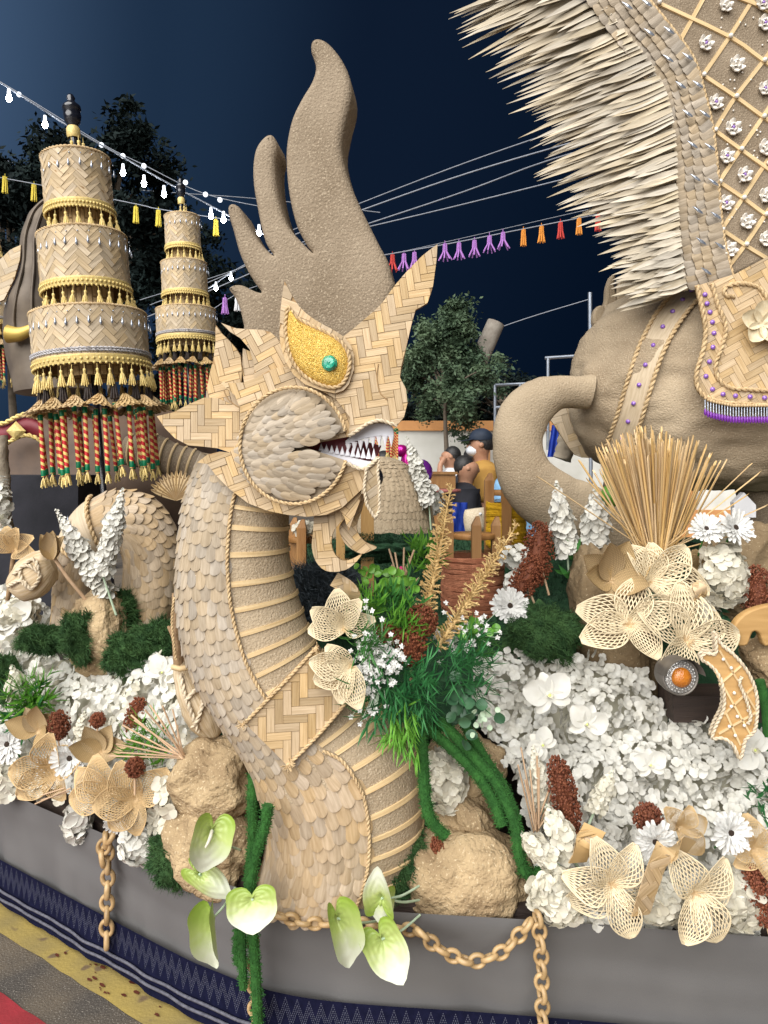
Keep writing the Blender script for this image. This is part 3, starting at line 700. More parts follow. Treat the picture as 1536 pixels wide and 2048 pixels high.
# string of lamps
st = thing('string_light', 'cable of glowing white bulbs sloping down behind the parasols', 'string light', P(240, 330, 5.2))
lp = [(-60, 128), (0, 165), (90, 222), (150, 260), (245, 314), (328, 362), (422, 412), (470, 438), (530, 470)]
cab = crom([tuple(P(x, y, 5.0 + .9 * (x + 60) / 590)) for x, y in lp], 6)
MB().tube(cab, .006, 6).build('cable', 'wire', st)
bulbm = MB().ball((0, 0, 0), (.019, .019, .023), 12, 8).mesh('bulb', 'bulb_lit')
sockm = MB().lathe([(.001, .070), (.010, .068), (.013, .030), (.014, .024)], 8).mesh('socket', 'bulb_cap_glow')
for x, y in ((18, 197), (90, 250), (246, 346), (288, 368), (328, 389), (422, 432), (447, 440), (518, 466), (-30, 175)):
    dd = 5.0 + .9 * (x + 60) / 590; M = Matrix.Translation(P(x, y, dd))
    put('bulb', bulbm, st, M); put('socket', sockm, st, M)
st2 = thing('string_light', 'second cable of small round pale bulbs above the glowing ones', 'string light', P(240, 300, 6.2))
cab = crom([tuple(P(x, y, 6.4)) for x, y in ((-40, 140), (38, 186), (203, 287), (288, 330), (411, 388), (560, 420))], 8)
MB().tube(cab, .004, 5).build('cable', 'wire', st2)
sm = MB().ball((0, 0, 0), .022, 10, 7).mesh('bulb', 'bulb_cap_glow')
for x, y in ((38, 189), (203, 290), (246, 312), (288, 332), (371, 365), (411, 389), (440, 400)): put('bulb', sm, st2, Matrix.Translation(P(x, y, 6.4)))
st3 = thing('string_light', 'low short string with two glowing bulbs beside the far parasol', 'string light', P(450, 560, 7.5))
MB().tube([P(390, 596, 7.5), P(462, 545, 7.5), P(560, 490, 7.5)], .006, 5).build('cable', 'wire', st3)
for x, y in ((432, 577), (462, 557)): put('bulb', bulbm, st3, Matrix.Translation(P(x, y, 7.5))); put('socket', sockm, st3, Matrix.Translation(P(x, y, 7.5)))
# bamboo-stick lantern garlands
def garland(label, wirepts, d, hangs, d2=None):
    g = thing('stick_garland', label, 'garland', P(*wirepts[0], d)); x0 = wirepts[0][0]; x1 = wirepts[-1][0]
    dep = lambda x: d + ((d2 or d) - d) * (x - x0) / (x1 - x0)
    MB().tube(crom([tuple(P(x, y, dep(x))) for x, y in wirepts], 8), .0045, 5).build('cord', 'wire', g)
    for x, y, m, sp in hangs:
        mb = MB(); k = px(1, dep(x)); c = P(x, y, dep(x)); hh = 16 * k
        for i in range(7):
            a = i * 2 * PI / 7; r1 = 5 * k; r2 = (5 + sp * 9) * k; t = c + V((math.cos(a) * r1 * .6, math.sin(a) * r1, hh)); b = c + V((math.cos(a) * r2 + sp * 3 * k * rnd.uniform(-1, 1), math.sin(a) * r2, -hh))
            mb.tube([t, c + V((math.cos(a) * r1 * .8, math.sin(a) * r1 * .8, 0)), b], 1.35 * k, 5)
        mb.tube([c + V((0, 0, hh)), c + V((0, 0, hh + 7 * k))], .6 * k, 4)
        mb.build('stick_lantern', m, g, smooth=False)
garland('garland of small yellow stick lanterns behind the parasols', [(-40, 348), (70, 368), (272, 408), (317, 418), (460, 440)], 6.0,
        [(10, 370, 'paper_yellow', 0), (68, 386, 'paper_yellow', 0), (272, 430, 'paper_yellow', 0), (317, 437, 'paper_yellow', 0), (432, 456, 'paper_yellow', 0)])
hs = [(785, 526, 'paper_red', .8), (808, 524, 'paper_purple', .7), (829, 521, 'paper_purple', .5)]
hs += [(890, 504, 'paper_purple', .9), (918, 502, 'paper_purple', .6), (949, 497, 'paper_purple', .7), (979, 488, 'paper_purple', .9), (1006, 481, 'paper_purple', 1.)]
hs += [(1047, 476, 'paper_orange', 0), (1083, 469, 'paper_orange', .2), (1121, 461, 'paper_red', .2), (1158, 453, 'paper_orange', .1), (1196, 446, 'paper_red', .1)]
garland('garland of purple and orange stick lanterns across the night sky', [(700, 522), (780, 508), (900, 487), (1047, 458), (1240, 420)], 5.2, hs, 5.0)
garland('short faded pink garland beside the far parasol', [(395, 640), (470, 590), (520, 570)], 7.5, [(450, 612, 'paper_purple', .2), (475, 606, 'white_cloth', .1)])
# ================================================================ DRAGON (serpent) SCULPTURE
ng = thing('dragon_sculpture', 'tall serpent dragon of woven bamboo and scales with brown flame crown', 'sculpture', P(660, 1825, 1.93))
NECK = Loft([(405, 905, 578, 960, 1.93, .125), (388, 950, 580, 990, 1.93, .13), (370, 1010, 577, 1040, 1.93, .135), (359, 1100, 577, 1100, 1.93, .138), (356, 1190, 588, 1165, 1.93, .138),
             (366, 1275, 604, 1218, 1.93, .138), (390, 1352, 621, 1264, 1.93, .138), (428, 1420, 645, 1305, 1.93, .14), (466, 1475, 678, 1345, 1.93, .142), (500, 1530, 722, 1392, 1.93, .145),
             (514, 1570, 785, 1432, 1.935, .15), (526, 1610, 832, 1495, 1.94, .155), (535, 1652, 845, 1570, 1.945, .158), (533, 1690, 846, 1635, 1.95, .158), (525, 1726, 836, 1695, 1.95, .156), (518, 1756, 818, 1738, 1.95, .152), (520, 1776, 800, 1764, 1.95, .15)], 6, .93)
nb = NECK.mb(110, 40).build('neck', 'husk', ng)
vr = lambda u: .515 if u < .5 else .515 + (.585 - .515) * min(1, (u - .5) / .12)
grey = scale_meshes('scale_grey', .050, .0165); tan = scale_meshes('scale_tan', .052, .0175)
UC0, UC1 = .405, .575
scales(NECK, nb, grey, .0, .56, .04, vr, 28, .0262, tilt=3.5, jit=.07, size=lambda u, v: .92)
scales(NECK, nb, tan, .56, .945, .04, vr, 13, .0335, tilt=3.5, jit=.07, size=lambda u, v: 1.14 if u > .66 else .95)
def on_neck(pts, h): return [NECK.p(u, v, h) for u, v in pts]
def rope_v(u0, u1, h=.007, n=40): return on_neck([(u0 + (u1 - u0) * i / n, vr(u0 + (u1 - u0) * i / n) + .008) for i in range(n + 1)], h)
rope(rope_v(.06, .46), .0048).build('edge_rope', 'rope', nb)
rope(rope_v(.585, .955), .0048).build('edge_rope', 'rope', nb)
def band(u, slope=0):
    g = []; uv = []
    for i in range(19):
        f = i / 18; v = vr(u) + .02 + (1.06 - vr(u) - .02) * f; uu = u + slope * f
        a = NECK.p(uu - .0042, v, .004); b = NECK.p(uu + .0042, v, .004); a2 = NECK.p(uu - .0042, v, -.002); b2 = NECK.p(uu + .0042, v, -.002)
        g.append([a2, a, b, b2]); uv.append([(f * .2, 0), (f * .2, .001), (f * .2, .009), (f * .2, .01)])
    MB().grid(g, uv).build('belly_band', 'strip', nb, smooth=False)
for u in (.105, .142, .185, .230, .272, .315, .357, .398, .438): band(u)
for u in (.575, .605, .645, .690, .735, .778, .820, .862, .905): band(u)
# woven collar plate across the neck
cf = Frame(600, 1410, 1.772, yaw=11, pitch=0)
c4 = [(490, 1446), (560, 1370), (632, 1294), (668, 1338), (705, 1386), (640, 1462), (574, 1530), (530, 1486)]
cp, _ = panel('collar', c4, cf, ng, thick=.012, w=.020, n=3, ang=0)
rope([cf.at(x, y, .006) for x, y in crom([(486, 1448), (560, 1372), (634, 1292)], 6)], .0048).build('edge_rope', 'rope', cp)
rope([cf.at(x, y, .006) for x, y in crom([(708, 1384), (640, 1464), (572, 1532)], 6)], .0048).build('edge_rope', 'rope', cp)
mb = MB()
for x, y in ((486, 1448), (634, 1294), (574, 1530), (580, 1524)):
    for i in range(14):
        p = cf.at(x, y, .008); d = V((rnd.gauss(0, 1), rnd.gauss(-.6, .4), rnd.gauss(-.3, 1))).normalized(); mb.tube([p, p + d * rnd.uniform(.008, .02)], .0012, 4)
mb.build('frayed_end', 'rope', cp)

# ---- crown of flames
cr_pts = [(784, 590), (783, 552), (775, 520), (758, 488), (735, 442), (711, 392), (692, 342), (682, 292), (690, 240), (702, 190), (698, 150), (681, 112), (656, 82), (636, 72), (622, 78), (620, 96), (627, 116),
          (629, 135), (621, 160), (602, 192), (585, 226), (575, 262), (570, 302), (572, 352), (579, 402), (592, 450), (612, 488), (624, 503), (604, 484), (584, 462), (569, 438), (557, 400), (550, 360), (548, 322), (552, 292), (546, 270), (535, 265),
          (520, 276), (508, 297), (503, 332), (505, 372), (512, 412), (520, 452), (530, 485), (545, 508), (528, 494), (508, 470), (491, 440), (478, 414), (464, 404), (454, 409), (454, 426), (464, 460), (475, 500), (490, 535), (506, 562),
          (520, 582), (503, 578), (482, 568), (464, 568), (455, 576), (466, 592), (477, 618), (484, 648), (496, 690), (600, 760), (720, 740)]
crf = Frame(640, 500, 1.86, yaw=-6)
p2 = [crf.uv(x, y) for x, y in crom(cr_pts, 4, True)]
slab2(p2, crf, 0, .13, .020, 5).build('flame_crown', 'husk_dark', ng)

# ---- head: layered woven plates
hf = Frame(600, 800, 1.755, yaw=-3)
kw = dict(w=.0175, n=3)
back = Frame(600, 800, 2.10, yaw=-3)
def plate(name, pts, lay, ang=.2, **k): return panel(name, pts, hf, ng, thick=.012, h0=lay, ang=ang, **{**kw, **k})
# far cheek plate so the head has its other side
fa = [(680, 690), (760, 640), (812, 700), (800, 755), (812, 780), (806, 836), (785, 850), (735, 848), (640, 890), (735, 935), (700, 990), (600, 1020), (480, 980), (460, 900), (480, 800), (560, 720)]
slab2([back.uv(x, y) for x, y in fa], back, 0, .012).build('far_cheek', 'panel_edge', ng, smooth=False)
mb = MB()      # ribs joining the two sides
for (x, y) in ((500, 960), (560, 990), (620, 1000), (500, 850), (560, 760), (740, 760), (770, 820)): mb.tube([hf.at(x, y, -.014), back.at(x, y, .002)], .012, 6)
mb.build('cross_strut', 'wood_light', ng)
snout_side = [hf.at(x, y, -.012) for x, y in ((812, 696), (800, 755), (812, 778), (814, 806), (806, 837))]; sb = [back.at(x, y, 0) for x, y in ((812, 696), (800, 755), (812, 778), (814, 806), (806, 837))]
MB().grid([snout_side, sb]).build('snout_side', 'bamboo_pale', ng, smooth=False)
faceo = crom([(690, 671), (722, 645), (761, 610), (784, 579), (812, 545), (845, 512), (875, 489)], 3)[:-1] + [(875, 489), (873, 520), (866, 572), (855, 606), (831, 620), (823, 649), (812, 696), (802, 735), (800, 755), (812, 778), (815, 806), (808, 834),
        (794, 851), (780, 847), (761, 841), (737, 847), (714, 862), (698, 872), (700, 835), (672, 798), (640, 780), (640, 700)]
plate('face_plate', faceo, .0, ang=.15)
mid = [(435, 761), (456, 766), (487, 764), (511, 755), (534, 741), (558, 733), (580, 733), (600, 760), (650, 790), (690, 800), (705, 850), (700, 872), (640, 884), (608, 893), (690, 924), (726, 937), (757, 915), (745, 945), (724, 978), (683, 1016),
       (651, 1030), (612, 1034), (573, 1030), (534, 1022), (495, 1007), (456, 977), (429, 950), (413, 928), (392, 925), (413, 909), (437, 903), (456, 905), (480, 880), (478, 815), (468, 790), (450, 775)]
plate('jaw_plate', mid, .0025 - .013, ang=.35)
fin = [(306, 831), (339, 823), (370, 807), (402, 793), (429, 794), (456, 806), (490, 818), (500, 880), (470, 908), (456, 905), (429, 896), (402, 893), (370, 890), (343, 876), (323, 856)]
plate('ear_fin', fin, -.028, ang=.0)
up = [(421, 643), (433, 660), (446, 672), (462, 690), (472, 706), (475, 735), (473, 770), (500, 800), (470, 815), (430, 796), (401, 792), (403, 776), (410, 740), (417, 712), (421, 680)]
plate('ear_fin', up, -.045, ang=.25)
brow = [(437, 642), (450, 647), (468, 653), (495, 655), (520, 656), (536, 660), (551, 673), (564, 690), (575, 720), (600, 755), (560, 765), (505, 758), (503, 724), (495, 696), (476, 673), (455, 660)]
plate('brow_plate', brow, -.026, ang=.5)
plate('inner_fin', [(476, 690), (494, 698), (504, 726), (506, 760), (480, 770), (474, 735)], -.05, ang=.2)
# eye: rim plate, padded gold almond, cord, jewel
eye_rim = [(571, 565), (580, 582), (589, 599), (600, 615), (614, 629), (632, 642), (651, 653), (672, 664), (691, 677), (703, 693), (709, 712), (709, 740), (699, 770), (688, 782), (672, 788), (644, 782), (612, 770), (589, 751), (573, 724), (564, 696), (561, 669), (563, 626), (567, 591)]
er, _ = plate('eye_rim', eye_rim, .012, ang=1.2, w=.03)
gold = crom([(579, 618), (590, 633), (606, 645), (630, 657), (654, 668), (678, 682), (694, 700), (701, 722), (698, 748), (686, 770), (668, 777), (642, 771), (616, 757), (596, 737), (583, 712), (576, 682), (574, 652)], 4, True)
g2 = ccw([hf.uv(x, y) for x, y in gold]); cx = sum(p[0] for p in g2) / len(g2); cy = sum(p[1] for p in g2) / len(g2)
rings = []
for i in range(9):
    f = 1 - i / 8; rings.append([hf.pt(cx + (p[0] - cx) * f, cy + (p[1] - cy) * f, .014 + .026 * math.sqrt(max(0, 1 - f ** 2.2))) for p in g2])
MB().grid([r[::-1] for r in rings], closed=True).build('gold_eye', 'gold_glitter', er)
rope([hf.at(x, y, .020) for x, y in gold + gold[:1]], .0052).build('eye_rope', 'rope', er)
mb = MB(); gc = hf.at(663, 731, .036); Mg = look(gc, hf.N)      # faceted jewel
for k, (r0, z0, r1, z1) in enumerate(((.019, 0, .019, .004), (.019, .004, .013, .012), (.013, .012, .001, .014))):
    for j in range(10):
        a, b = 2 * PI * j / 10 + k * .3, 2 * PI * (j + 1) / 10 + k * .3
        mb.add([Mg @ V((r0 * math.cos(a), r0 * math.sin(a), z0)), Mg @ V((r0 * math.cos(b), r0 * math.sin(b), z0)), Mg @ V((r1 * math.cos(b), r1 * math.sin(b), z1)), Mg @ V((r1 * math.cos(a), r1 * math.sin(a), z1))], [[0, 1, 2, 3]])
mb.build('eye_jewel', 'green_gem', er, smooth=False, label='faceted green jewel in the gold eye')
# cheek disc with leaf scales, mouth wedge left open
CX, CY, RX, RY = 591, 892, 106, 115
wedge = lambda x, y: x > 606 and abs(y - (893 + (x - 606) * .035)) < (x - 606) * .27
disc = []
for i in range(72):
    a = 2 * PI * i / 72; x, y = CX + RX * math.cos(a), CY + RY * math.sin(a)
    if not wedge(x, y): disc.append((x, y, a))
k0 = max(range(len(disc)), key=lambda i: (disc[i][2] - disc[i - 1][2]) % (2 * PI)); order = disc[k0:] + disc[:k0]
dpoly = [(x, y) for x, y, a in order] + [(606, 893)]
dome = lambda x, y: .008 + .024 * max(0, 1 - ((x - CX) / RX) ** 2 - ((y - CY) / RY) ** 2) ** .5
ck = slab2([hf.uv(x, y) for x, y in dpoly], hf, .004, .012).build('cheek_disc', 'scale_grey', ng, smooth=False)
lsm = [MB().petal(Matrix(), .056, .0135, ovalp, curl=.03 * i, cup=-.2, ns=8, nt_=4, thick=.0013, seed=i, warp=True).mesh('leaf_scale', 'scale_grey') for i in range(3)]
for iy in range(17):
    for ix in range(12):
        x = CX + RX - 4 - (ix + (.5 if iy % 2 else 0)) * 20; y = CY - RY + 6 + iy * 14.2
        # rows sweep towards the mouth corner
        dx, dy = x - CX, y - CY
        if (dx / (RX - 3)) ** 2 + (dy / (RY - 3)) ** 2 > 1 or wedge(x + 6, y) or ((dx - 26) / (RX - 3)) ** 2 + (dy / (RY - 3)) ** 2 > 1.12: continue
        ang = R(-8) + dy / RY * .55 + rnd.uniform(-.16, .16)
        n = (hf.N - hf.U * (-dx / RX) * .22 - hf.V * (dy / RY) * .22).normalized()
        yv = (-hf.U * math.cos(ang) * -1 + hf.V * math.sin(ang) * -1); yv = -yv; yv = (yv - n * yv.dot(n)).normalized(); t = R(2.5)
        yv2 = yv * math.cos(t) + n * math.sin(t); nn = n * math.cos(t) - yv * math.sin(t); xv = yv2.cross(nn)
        put('leaf_scale', rnd.choice(lsm), ck, basis(xv, yv2, nn, hf.at(x, y, dome(x, y))) @ Matrix.Scale(rnd.uniform(.80, 1.0), 4))
rope([hf.at(x, y, .026) for x, y, a in order], .0048).build('cheek_rope', 'rope', ck)
# mouth: dark red lining, white gums, separate teeth
lin = Frame(700, 890, 1.800, yaw=-3)
slab2([lin.uv(x, y) for x, y in ((600, 880), (720, 850), (716, 890), (730, 930), (690, 940), (620, 912))], lin, 0, .006).build('mouth_lining', 'dark_red', ng, smooth=False)
slab2([lin.uv(x, y) for x, y in ((640, 886), (690, 872), (760, 890), (752, 912), (745, 925), (690, 925), (640, 906))], lin, -.06, .006).build('mouth_lining', 'dark_red', ng, smooth=False)
gf = Frame(700, 890, 1.785, yaw=-3)
ug = crom([(690, 882), (712, 864), (737, 850), (762, 846), (784, 853), (788, 868)], 4); ul = [(788, 874), (760, 872), (735, 876), (712, 882), (692, 890)]
slab2([gf.uv(x, y) for x, y in ug + ul], gf, 0, .01, .002).build('upper_gum', 'tooth', ng)
lgp = [(640, 904), (660, 915), (690, 925), (722, 936), (745, 940), (757, 925), (758, 915), (752, 922), (735, 922), (712, 916), (690, 910), (665, 904), (648, 899)]
slab2([gf.uv(x, y) for x, y in lgp], gf, .004, .01, .002).build('lower_gum', 'tooth', ng)
def tooth(x, y, w, h, nm='tooth'):
    c = gf.at(x, y, .006); k = px(1, 1.78); mb = MB(); n = 7
    b = [c + gf.U * math.cos(2 * PI * i / n) * w * k / 2 + gf.N * math.sin(2 * PI * i / n) * w * k * .35 for i in range(n)]; tip = c - gf.V * h * k
    mb.add(b + [tip], [[i, (i + 1) % n, n] if h > 0 else [(i + 1) % n, i, n] for i in range(n)] + [list(range(n))[::-1]]); mb.build(nm, 'tooth', ng, smooth=False)
for i in range(8): f = i / 7; tooth(697 + 86 * f, 888 - 16 * math.sin(f * 1.7), 12.5, 22 if i else 16)
for i in range(11): f = i / 10; tooth(643 + 105 * f, 901 + 24 * f - 6 * f * f, 11.5, -(14 + 9 * f))
# lip cords, chin leaf, goatee
rope([hf.at(x, y, .004) for x, y in crom([(698, 872), (714, 862), (737, 847), (761, 841), (780, 847), (794, 851)], 5)], .005).build('lip_cord', 'rope_white', ng)
rope([hf.at(x, y, .006) for x, y in crom([(690, 924), (726, 938), (757, 915)], 6)], .005).build('lip_cord', 'rope_white', ng)
chf = Frame(740, 970, 1.735, yaw=22)
ch = [(757, 915), (744, 928), (731, 938), (727, 977), (732, 1009), (749, 1037), (757, 1020), (758, 977), (754, 946)]
co, _ = panel('chin_leaf', ch, chf, ng, thick=.008, w=.02, ang=.6, m='bamboo_pale')
rope([chf.at(x, y, .004) for x, y in ch + ch[:1]], .004).build('edge_rope', 'rope_white', co)
MB().ball((0, 0, 0), (.012, .012, .020), 12, 8).build('chin_jewel', 'black_lacquer', co, Matrix.Translation(P(757, 955, 1.76)))
gof = Frame(680, 1070, 1.80, yaw=-3)
g1 = crom([(632, 1020), (626, 1067), (624, 1095), (632, 1122), (651, 1141), (683, 1142), (706, 1130), (724, 1108), (704, 1118), (686, 1121), (671, 1110), (663, 1087), (669, 1059), (694, 1030), (700, 1000), (660, 1010)], 3, True)
panel('goatee', g1, gof, ng, thick=.010, ang=.1, **kw)
g2_ = crom([(728, 985), (722, 1020), (713, 1045), (713, 1067), (730, 1087), (752, 1097), (738, 1105), (720, 1110), (694, 1096), (680, 1076), (676, 1056), (688, 1036), (700, 1010)], 3, True)
panel('goatee', g2_, gof, ng, thick=.010, h0=-.03, ang=.7, **kw)
panel('goatee', [(678, 1014), (690, 1032), (699, 1060), (708, 1036), (722, 1000), (724, 978)], gof, ng, thick=.008, h0=.02, ang=.9, **kw)
# curling slits cut in the plates (thin dark gaps shown by lifted edges)
for pts in ([(757, 728), (754, 755), (760, 785), (775, 800)], [(448, 780), (458, 800), (478, 815)]):
    MB().tube([hf.at(x, y, .003) for x, y in crom(pts, 5)], .0016, 5).build('slit_edge', 'panel_edge', ng)

# ================================================================ TIERED PARASOLS
def tassel_mesh(name, m, L, r):
    mb = MB().lathe([(.0008, 0), (.0012, -L * .22), (r * .45, -L * .25), (r * .5, -L * .33), (r * .34, -L * .38), (r * .62, -L * .6), (r, -L * .97), (r * .2, -L)], 8)
    for i in range(9):
        a = 2 * PI * i / 9; mb.tube([V((math.cos(a) * r * .5, math.sin(a) * r * .5, -L * .5)), V((math.cos(a) * r * 1.15, math.sin(a) * r * 1.15, -L * rnd.uniform(.95, 1.08)))], r * .16, 4)
    return mb.mesh(name, m)
def parasol(label, M):
    """three-tier ceremonial parasol, built upright in its own space: z = 0 is the lower rim of the widest tier"""
    t = thing('tiered_parasol', label, 'parasol', group='tiered parasols', M=M)
    L_ = lambda q: M @ q
    tg = tassel_mesh('gold_tassel', 'gold_thread', .088, .0135); tb = tassel_mesh('black_tassel', 'black_thread', .13, .016)
    drop = MB().lathe([(.0005, 0), (.0022, -.008), (.0055, -.019), (.0060, -.024), (.0035, -.031), (.0005, -.034)], 6).mesh('crystal_drop', 'crystal')
    stud = MB().ball((0, 0, 0), .0035, 6, 4).mesh('crystal_stud', 'crystal')
    tiers = ((.248, 0, .225), (.190, .33, .235), (.146, .67, .235))
    for ti, (r, z, h) in enumerate(tiers):
        tp = 1.0
        d = MB().lathe([(r, z), (r * .995, z + h * .5), (r, z + h), (r - .004, z + h), (r - .006, z + h * .5), (r - .004, z)], 48, M).build('tier', 'panel_edge', t)
        MB().lathe([(.02, z + h - .012), (r - .003, z + h - .006)], 32, M).build('tier_top', 'weave_fine', t)
        for zz, rr_ in ((z + h, .0065),): rope([L_(V((r * math.cos(a), r * math.sin(a), zz))) for a in [2 * PI * i / 48 for i in range(49)]], rr_).build('rim_rope', 'rope', t)
        surf = lambda a, b, hh, r=r: L_(V(((r + .0018 + hh) * math.sin(a / r), -(r + .0018 + hh) * math.cos(a / r), b)))
        hw = PI * r
        weave([(-hw, z + .002), (hw, z + .002), (hw, z + h - .002), (-hw, z + h - .002)], surf, d, .024, 3, PI / 4, .0014, 'bamboo_pale', gap=.0016, keep=lambda o, hw=hw: abs(o[0]) < hw * .55)
        mb = MB()                                       # gold lace band
        mb.lathe([(r + .003, z - .012), (r + .006, z - .002), (r + .005, z + .016), (r + .007, z + .022), (r + .002, z + .024)], 48, M)
        for i in range(64):
            a = 2 * PI * i / 64; mb.ball(L_(V(((r + .006) * math.cos(a), (r + .006) * math.sin(a), z + .004))), .006, 6, 4); mb.ball(L_(V(((r + .004) * math.cos(a), (r + .004) * math.sin(a), z - .014))), .0055, 6, 4)
        mb.build('lace_band', 'gold_thread', t)
        if ti == 0: 
            mb = MB()
            for k in range(2): rope([L_(V(((r + .005) * math.cos(a), (r + .005) * math.sin(a), z + .036 + k * .010))) for a in [2 * PI * i / 48 for i in range(49)]], .006, mb=mb)
            mb.build('silver_braid', 'silver_thread', t)
        n = round(2 * PI * r / .050)
        for i in range(n):
            a = 2 * PI * i / n + .05
            put('gold_tassel', tg, t, M @ Matrix.Translation((math.cos(a) * (r + .002), math.sin(a) * (r + .002), z - .012)) @ Matrix.Rotation(rnd.uniform(-.12, .12), 4, 'X') @ Matrix.Rotation(rnd.uniform(-.12, .12), 4, 'Y'))
        n = round(2 * PI * r / .046)
        for i in range(n):
            a = 2 * PI * (i + .3) / n
            if math.sin(a) > .35: continue
            put('crystal_drop', drop, t, M @ Matrix.Translation((math.cos(a) * (r + .007), math.sin(a) * (r + .007), z + h - .045 - .004 * math.sin(i * 2.3))))
            put('crystal_stud', stud, t, M @ Matrix.Translation((math.cos(a + .04) * (r + .004), math.sin(a + .04) * (r + .004), z + h - .022)))
    for z0, z1, ri in ((.20, .34, .115), (.54, .68, .09), (-.05, .02, .15)):
        MB().lathe([(ri, z0), (ri, z1)], 28, M).build('inner_drum', 'weave_fine', t)
    # inner dark drape, black tassels, husk cups and striped rods under the widest tier
    r = .235
    for i in range(14):
        a = 2 * PI * i / 14; put('black_tassel', tb, t, M @ Matrix.Translation((math.cos(a) * r, math.sin(a) * r, -.030)))
    cup = MB(); 
    for i in range(10):
        a = PI * 1.15 * (i / 9 - .5); cup.petal(Matrix.Rotation(a, 4, 'Z') @ Matrix.Rotation(R(-62), 4, 'X'), .07, .018, ovalp, curl=.5, cup=.2, ns=5, nt_=2)
    cupm = cup.mesh('husk_cup', 'weave_fine')
    for i in range(15):
        a = 2 * PI * i / 15 + .1; put('husk_cup', cupm, t, M @ Matrix.Translation((math.cos(a) * (r + .01), math.sin(a) * (r + .01), -.135)) @ Matrix.Rotation(a - PI / 2, 4, 'Z') @ Matrix.Rotation(rnd.uniform(-.2, .2), 4, 'Y') @ Matrix.Scale(1.25, 4))
    rodL = .262
    rod = MB().tube([V((0, 0, 0)), V((0, 0, -rodL))], .0098, 8).mesh('striped_rod', 'candy')
    ring = MB().lathe([(.009, 0), (.0105, -.004), (.0105, -.026), (.009, -.03)], 8); ringm = ring.mesh('green_ring', 'green_ring')
    fr_ = MB()
    for i in range(16):
        a = rnd.uniform(0, 6.28); s = rnd.uniform(.3, 1); fr_.tube([V((0, 0, -rodL)), V((math.cos(a) * .012 * s, math.sin(a) * .012 * s, -rodL - .02)), V((math.cos(a) * .019 * s, math.sin(a) * .019 * s, -rodL - rnd.uniform(.03, .05)))], .0022, 4)
    frm = fr_.mesh('rod_fringe', 'gold_thread')
    for i in range(30):
        a = 2 * PI * i / 30 + rnd.uniform(-.08, .08); rr_ = r + rnd.uniform(-.05, .012); Mx = M @ Matrix.Translation((math.cos(a) * rr_, math.sin(a) * rr_, -.165 - rnd.uniform(0, .03))) @ Matrix.Rotation(rnd.uniform(-.05, .05), 4, 'Y')
        o = put('striped_rod', rod, t, Mx); put('green_ring', ringm, o, Mx); put('green_ring', ringm, o, Mx @ Matrix.Translation((0, 0, -rodL + .03))); put('rod_fringe', frm, o, Mx)
    MB().lathe([(.014, -1.9), (.014, .98), (.001, .98)], 12, M).build('pole', 'black_lacquer', t)
    MB().lathe([(.016, .905), (.022, .94), (.018, 1.02), (.020, 1.05), (.034, 1.07), (.040, 1.095), (.036, 1.12), (.042, 1.125), (.040, 1.14), (.022, 1.155), (.016, 1.165), (.020, 1.175), (.012, 1.19), (.002, 1.195)], 20, M).build('finial', 'black_lacquer', t)
    mb = MB().lathe([(.026, 1.0), (.030, 1.01), (.030, 1.04), (.024, 1.05)], 16, M); mb.build('finial_band', 'gold_thread', t)
    for i in range(5): a = 2 * PI * i / 5 - .9; put('gold_tassel', tg, t, M @ Matrix.Translation((math.cos(a) * .027, math.sin(a) * .027, 1.01)) @ Matrix.Scale(1.15, 4))
    return t
def pmat(x, y, d, s, lean): return Matrix.Translation(P(x, y, d)) @ Matrix.Rotation(R(lean), 4, 'Y') @ Matrix.Diagonal((*s, 1))
p_near = parasol('largest three-tier parasol of woven bamboo, near the left edge', pmat(190, 738, 2.93, (.885, .885, .93), -4.6))
p_far = copy_tree(p_near, pmat(376, 684, 4.93, (.79, .79, .93), -2.2)); p_far['label'] = 'smaller three-tier parasol standing between the big parasol and the dragon'
p_edge = copy_tree(p_near, pmat(-22, 655, 4.6, (.70, .70, .75), -4)); p_edge['label'] = 'cropped parasol at the left picture edge with red rods'
# rods of another parasol glimpsed inside the jaws
tr_ = thing('tassel_bundle', 'bundle of red and gold rods glimpsed through the open jaws', 'tassels', P(780, 860, 4.4))
for o in [c for c in p_near.children if c.name.startswith('striped_rod')][:16]:
    Mx = Matrix.Translation(P(rnd.uniform(745, 800), rnd.uniform(852, 866), 4.4 + rnd.uniform(-.1, .1))) @ Matrix.Scale(.60, 4)
    q = put('striped_rod', o.data, tr_, Mx)
    for ch in o.children: put(ch.name.split('.')[0], ch.data, q, Mx)
